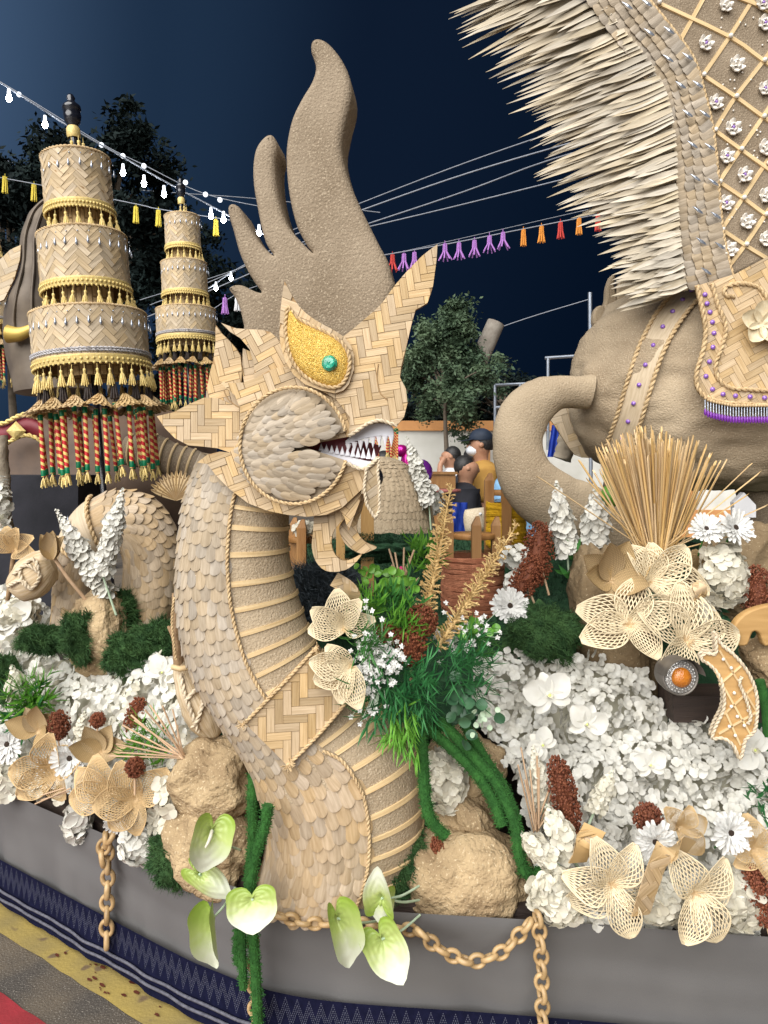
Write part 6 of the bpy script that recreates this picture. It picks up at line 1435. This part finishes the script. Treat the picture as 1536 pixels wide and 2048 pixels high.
def babys(label, x, y, d, rx, ry, n):
    c = P(x, y, d); t = thing('small_white_flowers', label, 'foliage', c); st_ = MB(); fl_ = MB()
    for i in range(n):
        p = c + V((rnd.gauss(0, .5) * px(rx, d), rnd.uniform(-.03, .02), rnd.gauss(0, .5) * px(ry, d))); o = c + V((px(rx, d) * .5, .04, -px(ry, d) * .3)); st_.tube([o.lerp(p, .5), p], .0008, 4, False)
        for k in range(5): M = look(p, (rnd.gauss(0, .4), -1, rnd.gauss(.2, .4)), roll=k * 1.26); fl_.petal(M, .0075, .0028, ovalp, ns=2, nt_=2, cup=.2)
    st_.build('stalks', 'pale_green', t); fl_.build('blossoms', 'daisy_white', t, smooth=False)
babys('tiny frosted white flowers along the left of the bouquet', 742, 1330, 1.775, 44, 90, 150)
babys('tiny white flower spray under the sorghum', 778, 1312, 1.78, 34, 36, 70)
babys('tiny white flowers around the round-leaved sprig', 920, 1265, 1.92, 60, 40, 60)
MB().ball((0, 0, 0), (.006, .006, .008), 8, 6).build('pink_bud', 'pink_bud', M=Matrix.Translation(P(802, 1138, 1.98)), label='single pink bud among the green sticks', cat='bud')
# ---------------- moss vines, chains
vd = lambda x, y: 1.86 - (y - 1440) / 400 * .04
vine('moss vine hugging the belly edge', [(838, 1440), (846, 1520), (850, 1590), (862, 1640), (892, 1672)], 1.80, 13)
vine('moss vine crossing the boulders, leftmost of three', [(845, 1450), (895, 1490), (950, 1545), (985, 1600), (1004, 1650)], 1.85, 12, vd)
vine('long moss vine ending in a hook at the boulder', [(880, 1440), (940, 1505), (995, 1570), (1030, 1650), (1040, 1715), (1058, 1750), (1085, 1742)], 1.84, 13, vd)
vine('moss vine beside the blossoms, rightmost of three', [(925, 1440), (965, 1510), (1010, 1580), (1032, 1640)], 1.87, 12, lambda x, y: vd(x, y) + .03)
vine('moss vine dropping straight beside the scaly neck', [(508, 1535), (504, 1600), (506, 1680), (500, 1740), (497, 1800)], 1.90, 12)
vine('long moss vine hanging down over the skirt', [(536, 1610), (528, 1660), (508, 1720), (500, 1800), (507, 1880), (512, 1960), (516, 2060)], 1.76, 12)
vine('short moss vine end hanging over the skirt', [(484, 1850), (484, 1900), (487, 1976)], 1.77, 10)
vine('shortest moss vine stub beside the hanging vine', [(476, 1860), (474, 1900), (478, 1928)], 1.78, 9)
chain('bamboo ring chain hanging alone at left', [(212, 1680), (216, 1740), (214, 1820), (213, 1895)], 2.10)
chain('short doubled end of the left ring chain', [(222, 1672), (205, 1700), (206, 1722)], 2.09)
chain('bamboo ring chain swagged under the wide boulder', [(845, 1868), (880, 1898), (940, 1922), (1000, 1906), (1040, 1868), (1066, 1836)], 1.72)
chain('bamboo ring chain hanging from the corner blossom', [(1076, 1838), (1082, 1900), (1084, 1980), (1086, 2070)], 1.71)
chain('bamboo ring chain running under the scaly base', [(560, 1832), (620, 1846), (700, 1848), (780, 1850), (845, 1866)], 1.795, 34)
chain('bamboo ring chain behind the hanging vine', [(505, 1860), (506, 1940), (510, 2070)], 1.80, 32)
# ---------------- anthuriums
def spathe_mesh(seed, cup, curl, rip):
    mb = MB(); g = []; uv = []; r_ = random.Random(seed); nA, nB = 26, 40
    # heart outline in polar form round the stalk point
    for i in range(nA + 1):
        f = i / nA; row = []; ur = []
        for j in range(nB + 1):
            th = -PI + 2 * PI * j / nB; c = math.cos(th)      # th = 0 points to the tip
            rad = .30 + .34 * ((1 + c) / 2) ** 2.4 + .14 * math.exp(-((abs(th) - 2.2) / .55) ** 2) - .20 * math.exp(-((abs(th) - PI) / .28) ** 2) + .10 * math.exp(-(th / .22) ** 2)
            x = math.sin(th) * rad * f; y = c * rad * f; vein = .012 * math.cos(th * 11) * f * (1 - f) * 2.2 + .006 * math.sin(f * 26 + abs(th) * 3) * f
            row.append(V((x, y, cup * x * x * 3 + curl * y * abs(y) + vein + rip * math.sin(3 * th + seed) * f * f - .10 * math.exp(-(f / .18) ** 2)))); ur.append(((y + .35) / 1.05, x))
        g.append(row); uv.append(ur)
    return mb.grid(g, uv).mesh('spathe', 'spathe')
SP = [spathe_mesh(i, *q) for i, q in enumerate(((.45, -.25, .02), (.9, -.1, .02), (.25, .25, .03), (-.35, -.3, .03)))]
def anthurium(label, base, tip, wpx, d, sp, ntilt, stem, spadix=False, back=False):
    a, b = P(*base, d), P(*tip, d - .02); t = thing('anthurium', label, 'anthurium', a, 'lime and white anthuriums'); yv = (b - a); L = yv.length; yv.normalize()
    n = V(ntilt); n = (n - yv * n.dot(yv)).normalized(); xv = yv.cross(n); s = L / .74; M = basis(xv * px(wpx, d) / .80, yv * s, n * s, a)
    put('spathe', SP[sp], t, M)
    if spadix: MB().tube([V((0, 0, 0)), V((.02, .06, .08)), V((.05, .16, .12)), V((.09, .24, .13))], [.035, .04, .034, .02], 8).build('spadix', 'cream_petal', t, M)
    MB().tube(crom([tuple(a + n * -.005), tuple(a.lerp(P(*stem, d + .08), .5) + V((0, 0, -.008))), tuple(P(*stem, d + .10))], 4), .0030, 6).build('stem', 'pale_green', t)
anthurium('upper anthurium facing right with its pale spadix', (424, 1662), (404, 1752), 78, 1.72, 0, (.35, -1, .1), (480, 1700), True)
anthurium('small anthurium tucked under the upper one', (398, 1748), (462, 1796), 50, 1.74, 3, (.1, -1, .5), (450, 1780))
anthurium('narrow anthurium hanging lowest at left', (424, 1838), (432, 1940), 46, 1.71, 1, (-.2, -1, .1), (470, 1775))
anthurium('broad heart-shaped anthurium in front of the vine', (504, 1800), (508, 1866), 98, 1.70, 2, (0, -1, .35), (498, 1772))
anthurium('half-folded anthurium below the scaly base', (676, 1838), (700, 1938), 62, 1.70, 1, (.45, -1, .0), (765, 1840))
anthurium('white-tipped anthurium above the lower right one', (762, 1800), (752, 1742), 58, 1.70, 0, (-.3, -1, .2), (838, 1772))
anthurium('lower lobe of green-white anthurium beside the swagged chain', (764, 1880), (806, 1962), 80, 1.69, 2, (.1, -1, .1), (840, 1830))
anthurium('small white anthurium joined under the white-tipped one', (768, 1795), (764, 1852), 50, 1.71, 3, (.2, -1, .1), (838, 1800))
# ================================================================ ORNAMENTS AT THE SIDES
def shell(label, stn, squig, d):
    t = thing('wrapped_shell', label, 'ornament', P(stn[0][0], stn[0][1], d)); S = Loft(stn, 6); o = S.mb(36, 24, .004, 30)
    uvs = [[(0, 0)] * len(f) for f in o.f]; k = 0
    for fi, f in enumerate(o.f):
        if len(f) == 4: uvs[fi] = [((v % 24) / 24, (v // 24) / 36) for v in f]
    o.u = uvs; b = o.build('body', 'shell_fibre', t)
    for sq in squig: rope([S.on(x, y, .007) for x, y in crom(sq, 6)], .0065).build('cord', 'rope_white', b)
    return t
shell('cord-wrapped ivory shell at the far left', [(14, 1160, 22, 1184, 2.42, .015), (34, 1126, 52, 1202, 2.42, .05), (60, 1106, 84, 1194, 2.42, .06), (86, 1100, 108, 1166, 2.42, .05), (102, 1112, 111, 1140, 2.42, .015)], [[(20, 1172), (45, 1160), (62, 1176), (80, 1150), (60, 1132), (42, 1140), (50, 1168)], [(30, 1150), (66, 1120), (78, 1140)]], 2.42)
shell('cord-wrapped ivory shell beside the dragon nape', [(352, 1318, 372, 1318, 2.05, .02), (350, 1352, 398, 1350, 2.05, .05), (358, 1400, 428, 1388, 2.05, .06), (376, 1446, 446, 1424, 2.05, .055), (400, 1472, 446, 1456, 2.05, .03), (418, 1478, 438, 1472, 2.05, .012)], [[(362, 1350), (372, 1390), (388, 1432), (398, 1460)], [(374, 1400), (392, 1380), (404, 1398), (398, 1432), (388, 1452)]], 2.05)
bs = thing('bark_fan', 'upright layered bark strips beside the dragon nape', 'ornament', P(358, 1330, 2.04))
for i, (x0, x1, top) in enumerate(((346, 356, 1186), (352, 362, 1200), (342, 368, 1226), (336, 352, 1252))):
    MB().tube(crom([tuple(P(x, y, 2.03 + i * .012)) for x, y in ((x1 + 2, 1330), (x1 - 2, 1280), (x0, top))], 6), [.010, .0105, .011, .011, .011, .010, .010, .009, .008, .007, .006, .005, .003], 6).build('bark_strip', 'bark_strip', bs)
rope([P(x, y, 2.0) for x, y in crom([(348, 1195), (344, 1250), (352, 1320)], 6)], .004).build('cord', 'rope', bs)
MB().tube([P(346, 1334, 2.0), P(360, 1338, 1.98), P(378, 1334, 2.0)], .008, 6).build('tie_band', 'strip', bs)
lc = thing('lace_flower', 'crumpled lace bamboo flower at the far left', 'bamboo flower', P(30, 1090, 2.5))
for a in (-60, -20, 20, 60, 100): put('petal', rnd.choice(NETT), lc, look(P(28, 1100, 2.5), (0, -1, .3)) @ Matrix.Rotation(R(-a), 4, 'Z') @ Matrix.Rotation(R(25), 4, 'X') @ Matrix.Scale(.085, 4))
MB().tube([P(28, 1100, 2.5), P(22, 1150, 2.5), P(15, 1200, 2.52)], .008, 6).build('stalk', 'bark_strip', lc)
# amber signal lamp
lm = thing('signal_lamp', 'round amber signal lamp half buried in the flowers', 'lamp', P(1355, 1350, 2.06)); Ml = look(P(1357, 1352, 1.93), (.05, -1, .05)); k = px(1, 1.93)
MB().lathe([(34 * k, -.05), (37 * k, -.02), (37 * k, .012), (34 * k, .016), (33 * k, .004)], 28, Ml).build('housing', 'steel_dirty', lm)
MB().lathe([(33.5 * k, .006), (28 * k, .012), (17 * k, .016), (16.5 * k, .017)], 28, Ml).build('reflector', 'lens_clear', lm)
MB().lathe([(20 * k, .014), (19 * k, .022), (11 * k, .028), (.5 * k, .030)], 22, Ml).build('amber_lens', 'amber', lm, label='amber centre of the lamp lens')
g = MB()
for i in range(26): a = 2 * PI * i / 26; g.ball(Ml @ V((math.cos(a) * 24 * k, math.sin(a) * 24 * k, .014)), 2.3 * k, 6, 4); g.ball(Ml @ V((math.cos(a) * 30 * k, math.sin(a) * 30 * k, .010)), 2.3 * k, 6, 4)
g.build('lens_bead', 'lens_clear', lm)
MB().grid([[Ml @ V((math.cos(a) * r * k, math.sin(a) * r * k, z)) for a in [PI * (.05 + .9 * j / 14) for j in range(15)]] for r, z in ((37.5, -.03), (39, .01), (40, .045))]).build('visor', 'steel_dirty', lm)
MB().box(Matrix.Translation(P(1420, 1405, 2.12)), .26, .12, .075).build('timber_beam', 'timber_dark', smooth=False, label='dark beam behind the lamp and carved ornament', cat='beam')
# carved ornament with cord edge and diamond lattice
orn = thing('carved_ornament', 'curved cord-edged wooden ornament with pearl lattice', 'ornament', P(1450, 1510, 1.90)); of = Frame(1450, 1400, 1.90, yaw=-14)
op = crom([(1430, 1268), (1444, 1290), (1470, 1312), (1496, 1345), (1512, 1385), (1514, 1425), (1508, 1462), (1490, 1480), (1480, 1518), (1466, 1490), (1445, 1476), (1424, 1476), (1432, 1450), (1446, 1420), (1448, 1390), (1440, 1355), (1420, 1330), (1402, 1318), (1410, 1306), (1432, 1306)], 4, True)
for h, nm in ((0, 'face'), (-.030, 'back_layer')):
    o2 = slab2([of.uv(x, y) for x, y in op], of, h, .014).build(nm, 'carved_wood', orn, smooth=False); rope([of.at(x, y, h + .002) for x, y in op + op[:1]], .0050).build('edge_cord', 'rope_white', o2)
    if h == 0: face = o2
for a, b in (((1440, 1300), (1510, 1420)), ((1425, 1330), (1500, 1470)), ((1450, 1420), (1480, 1490)), ((1480, 1330), (1440, 1370)), ((1505, 1370), (1450, 1430)), ((1510, 1420), (1440, 1470))):
    MB().box(look((of.at(*a, .002) + of.at(*b, .002)) / 2, of.N) @ Matrix.Rotation(math.atan2(-(b[1] - a[1]), b[0] - a[0]), 4, 'Z'), (of.at(*a) - of.at(*b)).length, .005, .004).build('lattice_slat', 'strip', face, smooth=False)
for x, y in ((1446, 1318), (1462, 1335), (1478, 1360), (1468, 1385), (1488, 1392), (1462, 1412), (1496, 1420), (1474, 1432), (1488, 1450), (1458, 1452), (1470, 1470)): put('pearl', sml, face, Matrix.Translation(of.at(x, y, .004)) @ Matrix.Scale(1.3, 4))
rope([of.at(x, y, .008) for x, y in crom([(1482, 1352), (1478, 1366), (1490, 1395), (1500, 1430), (1494, 1446)], 6)], .0045).build('scroll_cord', 'rope_white', face)
cf2 = Frame(1500, 1255, 2.02)
slab2([cf2.uv(x, y) for x, y in crom([(1462, 1285), (1470, 1250), (1490, 1228), (1520, 1215), (1556, 1212), (1580, 1250), (1570, 1300), (1548, 1290), (1530, 1292), (1520, 1268), (1506, 1265), (1496, 1290), (1478, 1292)], 3, True)], cf2, 0, .03, .005, 2).build('carved_animal', 'carved_wood', label='small carved wooden animal shape at the right edge', cat='ornament')
rock('boulder', 'sandy stone under the carved animal at the right edge', 1530, 1320, 2.1, 40, 50, 40, 9.1)
MB().tube(crom([tuple(P(x, y, 2.0)) for x, y in ((1520, 1360), (1532, 1420), (1536, 1500))], 6), .013, 8).build('moss_vine', 'moss_rope', label='dark moss vine at the right edge behind the ornament', cat='vine', group='moss vines')
MB().prism([P(1488, 985, 2.7), P(1512, 1010, 2.7), P(1512, 1035, 2.7), P(1470, 1035, 2.7), P(1468, 1005, 2.7)], (0, .03, 0)).build('paper_card', 'white_cloth', smooth=False, label='white card under the statue belly right of the straw', cat='card')
MB().ball((0, 0, 0), (.028, .028, .034), 12, 8).ball((0, 0, -.07), (.035, .035, .04), 12, 8).build('green_pod', 'leaf_succulent', M=Matrix.Translation(P(1222, 950, 2.45)), label='two pale green seed pods left of the straw', cat='pods')
# ================================================================ BETWEEN: STOOLS, YARN, FUR
def stool(label, posts, top, bot, seat, d, wood, yarn=None, ym=None):
    t = thing('wooden_stool', label, 'stool', P(posts[1], bot, d)); k = px(1, d)
    for i, x in enumerate(posts):
        zz = .03 * (1 if i % 2 else -1) + (.05 if i == 1 else 0); a, b = P(x, bot, d), P(x, top + (5 if i == 2 else 0), d); w = 9 * k
        mb = MB(); pr = [(-w, -w), (w, -w), (w, w), (-w, w)]; o = V((0, -zz, 0))
        mb.grid([[a + o + V((p[0], p[1], 0)) for p in pr], [b + o + V((p[0], p[1], -.02)) for p in pr], [b + o + V((p[0] * .35 + w * .3, p[1] * .6, .012)) for p in pr]], closed=True); mb.add([b + o + V((p[0] * .35 + w * .3, p[1] * .6, .012)) for p in pr], [[0, 1, 2, 3]])
        mb.build('post', wood, t, smooth=False)
    if seat:
        x0, x1, y = seat; MB().lathe([(.001, .0), ((x1 - x0) / 2 * k, 0), ((x1 - x0) / 2 * k + .002, -.004), ((x1 - x0) / 2 * k + .002, -10 * k), ((x1 - x0) / 2 * k, -11 * k), (.001, -11 * k)], 28, Matrix.Translation(P((x0 + x1) / 2, y, d + .04))).build('seat', wood, t)
    if yarn:
        x0, x1, y0, y1 = yarn; rx = (x1 - x0) / 2 * k; n = 46; mb = MB(); c = P((x0 + x1) / 2, y0, d)
        MB().lathe([(rx * .90, 0), (rx * .93, -(y1 - y0) * k / 2), (rx * .9, -(y1 - y0) * k)], 24, Matrix.Translation(c)).build('yarn_core', ym, t)
        for i in range(n):
            z = -(y1 - y0) * k * (i + .5) / n; ph = rnd.uniform(0, 6.3); tl = rnd.uniform(-.012, .012); rr_ = rx * rnd.uniform(.95, 1.01)
            for s in range(3): mb.tube([c + V((rr_ * math.cos(a), rr_ * math.sin(a), z + tl * math.cos(a + ph) + .004 * s + .002 * math.sin(3 * a + ph))) for a in [2 * PI * j / 26 for j in range(27)]], (y1 - y0) * k / n * .30, 5, False)
        mb.build('yarn', ym, t)
    return t
stool('wooden stool wrapped in yellow yarn', (980, 1006, 1044), 952, 1110, (984, 1040, 980), 3.15, 'wood', (972, 1053, 1006, 1094), 'yarn_yellow')
stool('wooden stool wrapped in rust coloured yarn', (899, 947, 994), 1036, 1240, (904, 990, 1066), 2.72, 'wood', (882, 1008, 1112, 1228), 'yarn_rust')
stool('small dark wooden stool seen behind the belly', (586, 608, 640), 1042, 1150, (575, 660, 1072), 2.85, 'wood')
for x in (735, 686):
    MB().box(Matrix.Translation(P(x, 1110, 2.82)), .05, .05, .42).build('wooden_post', 'wood_light', smooth=False, label='orange wooden post ' + ('right of the goatee tip' if x == 735 else 'seen through the goatee loop'), cat='post')
cluster('pale crumpled flowers on the small dark stool', 612, 1056, 2.82, 26, 14, 26, FC, .8, 'flowers', 'dried_flowers')
mb = MB(); pn = []; cfur = P(640, 1190, 2.45)
mb.ball(cfur, (.14, .10, .085), 18, 12)
for i in range(2600):
    q = V((rnd.gauss(0, 1), -abs(rnd.gauss(0, 1)), rnd.gauss(.2, 1))).normalized(); pn.append((cfur + V((q.x * .14, q.y * .10, q.z * .085)), q))
fuzz(mb, pn, .045, .0010, 3, .6)
mb.build('fur_throw', 'fur', smooth=False, label='blue-grey shaggy fur between the belly and lattice flower', cat='fur')
# street side things
tb = thing('round_table', 'round reddish table beyond the scaly mound', 'table', P(873, 1060, 5.0)); kk = px(1, 5.0)
MB().lathe([(.001, .02), (44 * kk, .02), (44 * kk, 0), (.001, 0)], 28, Matrix.Translation(P(878, 984, 5.0))).build('table_top', 'table_top', tb); MB().tube([P(878, 986, 5.0), P(878, 1230, 5.0)], .05, 10).build('leg', 'wood', tb)
bx = thing('brown_box', 'brown box standing behind the round table', 'box', P(880, 975, 5.6)); MB().box(Matrix.Translation(P(880, 962, 5.6)), .22, .2, .12).build('body', 'wood', bx, smooth=False); MB().box(Matrix.Translation(P(880, 946, 5.6)), .25, .23, .02).build('lid', 'wood', bx, smooth=False)
MB().ball((0, 0, 0), (.075, .06, .085), 16, 10).ball((-.09, .02, -.06), (.05, .04, .07), 12, 8).build('foil_balloon', 'violet_foil', M=Matrix.Translation(P(842, 945, 4.6)), label='violet foil balloon above the scaly mound', cat='balloon')
MB().ball((0, 0, 0), (.055, .05, .10), 14, 9).ball((-.05, 0, .09), (.05, .04, .04), 12, 8).build('foil_balloon', 'magenta_foil', M=Matrix.Translation(P(818, 930, 4.6)), label='magenta foil balloon beside the snout', cat='balloon')
spike('white spike in front of the balloons', (858, 1010), (812, 872), 3.4, 26, stem=(862, 1060))
cluster('white blossom sprig right of the scaly mound', 866, 1002, 3.6, 20, 30, 34, FW, 1.0)
sk = thing('sky_blue_bundle', 'light blue cloth bundle with a round white badge beyond the yellow stool', 'bag', P(1055, 1080, 4.6))
Loft([(1000, 955, 1050, 960, 4.7, .08), (985, 975, 1075, 985, 4.7, .16), (985, 1010, 1105, 1010, 4.7, .2), (1000, 1050, 1110, 1050, 4.7, .2), (1010, 1100, 1100, 1100, 4.7, .18)], 6).mb(24, 24, .02, 8).build('cloth', 'sky_cloth', sk)
MB().lathe([(.03, 0), (.03, .006), (.026, .008), (.001, .009)], 20, look(P(1060, 1000, 4.50), (.1, -1, .1))).build('badge', 'white_cloth', sk)
pc = thing('canvas_pouch', 'small tan canvas pouch behind the rust stool', 'bag', P(945, 1050, 3.4)); Loft([(930, 1020, 975, 1014, 3.4, .03), (926, 1032, 980, 1030, 3.4, .05), (928, 1055, 978, 1055, 3.4, .05), (932, 1066, 972, 1066, 3.4, .03)], 5).mb(16, 20, .004, 20).build('body', 'rope_white', pc); MB().ball((0, 0, 0), .008, 8, 6).build('button', 'white_cloth', pc, Matrix.Translation(P(961, 1028, 3.34)))
# ================================================================ PEOPLE
def skinmesh(name, joints, edges, m, parent, sub=2):
    me = bpy.data.meshes.new(name); me.from_pydata([j[0] for j in joints], edges, []); me.materials.append(MATS[m]); o = put(name, me, parent)
    md = o.modifiers.new('skin', 'SKIN'); md.use_smooth_shade = True
    for v, j in zip(me.skin_vertices[0].data, joints): v.radius = j[1] if isinstance(j[1], tuple) else (j[1], j[1]); v.use_root = False
    me.skin_vertices[0].data[0].use_root = True; s = o.modifiers.new('sub', 'SUBSURF'); s.levels = sub; s.render_levels = sub
    return o
def person(label, x, ytop, d, height, shirt, trousers='jeans', face=-1, cap=None, hair=True, mask=False, arm=0, sleeve=.6, lean=0):
    """standing figure; face: -1 looks left, +1 right, 0 towards the viewer"""
    top = P(x, ytop, d); g = thing('person', label, 'person', (top.x, d, top.z - height)); s = height / 1.70; o = V((top.x, d, top.z - height)); fx = face if face else 0; fy = 0 if face else -1
    Q = lambda a, b, c: o + V((a * (abs(fy) + .0) + b * 0, 0, 0)) * 0 + V(((a * (-fy) if not face else 0) + b * fx, (b * fy if not face else a * fx), c)) * s + V((lean * max(0, c - .9) * s, 0, 0))
    # a = to the figure's side, b = forwards, c = up
    J = [(Q(0, 0, .95), (.12, .09)), (Q(0, 0, 1.12), (.10, .08)), (Q(0, 0, 1.30), (.10, .08)), (Q(0, 0, 1.40), (.06, .055)), (Q(0, .01, 1.47), .05), (Q(0, .025, 1.54), .085), (Q(0, .025, 1.60), (.10, .11)), (Q(0, .02, 1.67), (.085, .09))]
    E = [(i, i + 1) for i in range(7)]; n = len(J)
    for sd in (-1, 1):
        J += [(Q(.09 * sd, 0, .88), .085), (Q(.10 * sd, .02, .50), .06), (Q(.10 * sd, -.01, .09), .04), (Q(.11 * sd, .12, .03), .035)]; E += [(0, n), (n, n + 1), (n + 1, n + 2), (n + 2, n + 3)]; n += 4
        up = arm if sd == 1 else 0
        el = Q(.23 * sd, .02 - .1 * 0, 1.10) if not up else Q(.25 * sd, .16, 1.22); wr = Q(.22 * sd, .12, .88) if not up else Q(.14 * sd, .14, 1.52)
        hd = Q(.21 * sd, .15, .80) if not up else Q(.10 * sd, .08, 1.60)
        J += [(Q(.16 * sd, 0, 1.36), .040), (el, .04), (wr, .028), (hd, .032)]; E += [(3, n), (n, n + 1), (n + 1, n + 2), (n + 2, n + 3)]; n += 4
    skinmesh('body', J, E, 'skin', g)
    def grow(idx, k, ext): return [(J[i][0], tuple(r + k for r in (J[i][1] if isinstance(J[i][1], tuple) else (J[i][1],) * 2))) for i in idx]
    T = grow((0, 1, 2, 3), .022, 0); T[0] = (Q(0, 0, .80), (.20, .17)); T[1] = (T[1][0], (.20, .17)); T[2] = (T[2][0], (.21, .17)); T[3] = (Q(0, 0, 1.44), (.115, .105)); T.append((Q(0, .005, 1.50), (.075, .075))); TE = [(0, 1), (1, 2), (2, 3), (3, 4)]; m_i = 5
    for b in (8, 16):
        sh, el, wr = J[b + 4][0], J[b + 5][0], J[b + 6][0]; T += [(sh, .105), (sh.lerp(el, .9), .082)]; TE += [(3, m_i), (m_i, m_i + 1)]; m_i += 2
        if sleeve > 1: T.append((wr, .055)); TE.append((m_i - 1, m_i)); m_i += 1
    skinmesh('shirt', T, TE, shirt, g)
    U = [(J[0][0], (.165, .125)), (J[8][0], .10), (J[9][0], .075), (J[10][0], .06), (J[16][0], .10), (J[17][0], .075), (J[18][0], .06)]
    skinmesh('trousers', U, [(0, 1), (1, 2), (2, 3), (0, 4), (4, 5), (5, 6)], trousers, g)
    hc = Q(0, .015, 1.62); fw = V((fx, fy, 0))
    if hair or cap:
        mb = MB(); r3 = V((.090, .090, .098)) * s
        gg = [[hc + V((r3.x * math.sin(a) * math.cos(b), r3.y * math.sin(a) * math.sin(b), r3.z * math.cos(a))) + (-fw * .018 * s) for b in [2 * PI * j / 20 for j in range(20)]] for a in [PI * .70 * i / 8 for i in range(9)]]
        for i in range(5, 9):
            for j in range(20):
                q = gg[i][j] - hc
                if q.dot(fw) > .02 * s: gg[i][j] = gg[5][j] + (gg[i][j] - gg[5][j]) * .1
        mb.grid(gg, closed=True); mb.build('hair', 'hair', g)
    if cap:
        mb = MB(); mb.grid([[hc + V((.098 * s * math.sin(a) * math.cos(b), .098 * s * math.sin(a) * math.sin(b), .035 * s + .085 * s * math.cos(a))) for b in [2 * PI * j / 20 for j in range(20)]] for a in [PI * .55 * i / 8 for i in range(9)]], closed=True)
        sd_ = V((-fw.y, fw.x, 0)); mb.prism([hc + fw * (.07 + .12 * math.cos(t)) * s + sd_ * .088 * math.sin(t) * s + V((0, 0, .030 * s - .015 * s * math.cos(t))) for t in [R(-90 + 180 * i / 10) for i in range(11)]], (0, 0, -.006)); mb.build('cap', cap, g)
    e1 = MB(); sd_ = V((-fw.y, fw.x, 0))
    for k_ in (-1, 1): e1.ball(Q(0, .025, 1.60) + sd_ * .085 * k_ * s, .022 * s, 8, 6)
    e1.ball(Q(0, .12, 1.585), (.016 * s, .016 * s, .022 * s), 8, 6); e1.build('ears_and_nose', 'skin', g)
    ey = MB()
    for k_ in (-1, 1): ey.ball(Q(0, .105, 1.615) + sd_ * .032 * k_ * s, .010 * s, 8, 6)
    ey.build('eyes', 'hair', g)
    if mask: MB().ball(Q(0, .070, 1.56), (.07 * s, .07 * s, .05 * s), 12, 8).build('face_mask', 'mask_white', g)
    return g
person('person in a mustard shirt, dark cap and face mask, seen from the side', 966, 866, 6.1, 1.77, 'mustard_cloth', face=-1, cap='navy_cap', mask=True)
person('person in a black long-sleeved top looking right', 922, 914, 5.7, 1.55, 'black_cloth', face=1, sleeve=2, lean=.04)
person('person in a white shirt raising a hand to the head', 905, 895, 7.4, 1.66, 'white_cloth', face=-1, arm=1)
person('person in dark clothes and black cap between the others', 946, 902, 7.0, 1.62, 'black_cloth', face=0, cap='hair')
person('dark-haired person in pale pink half hidden by the snout', 768, 905, 5.6, 1.58, 'pink_cloth', face=0)
MB().grid([[P(905 + 30 * i / 6, 1005 + 12 * j, 5.3 + .03 * math.sin(i * 2 + j)) for i in range(7)] for j in range(7)]).build('blue_sack', 'blue_cloth', label='blue plastic sheet by the person in black', cat='cloth')
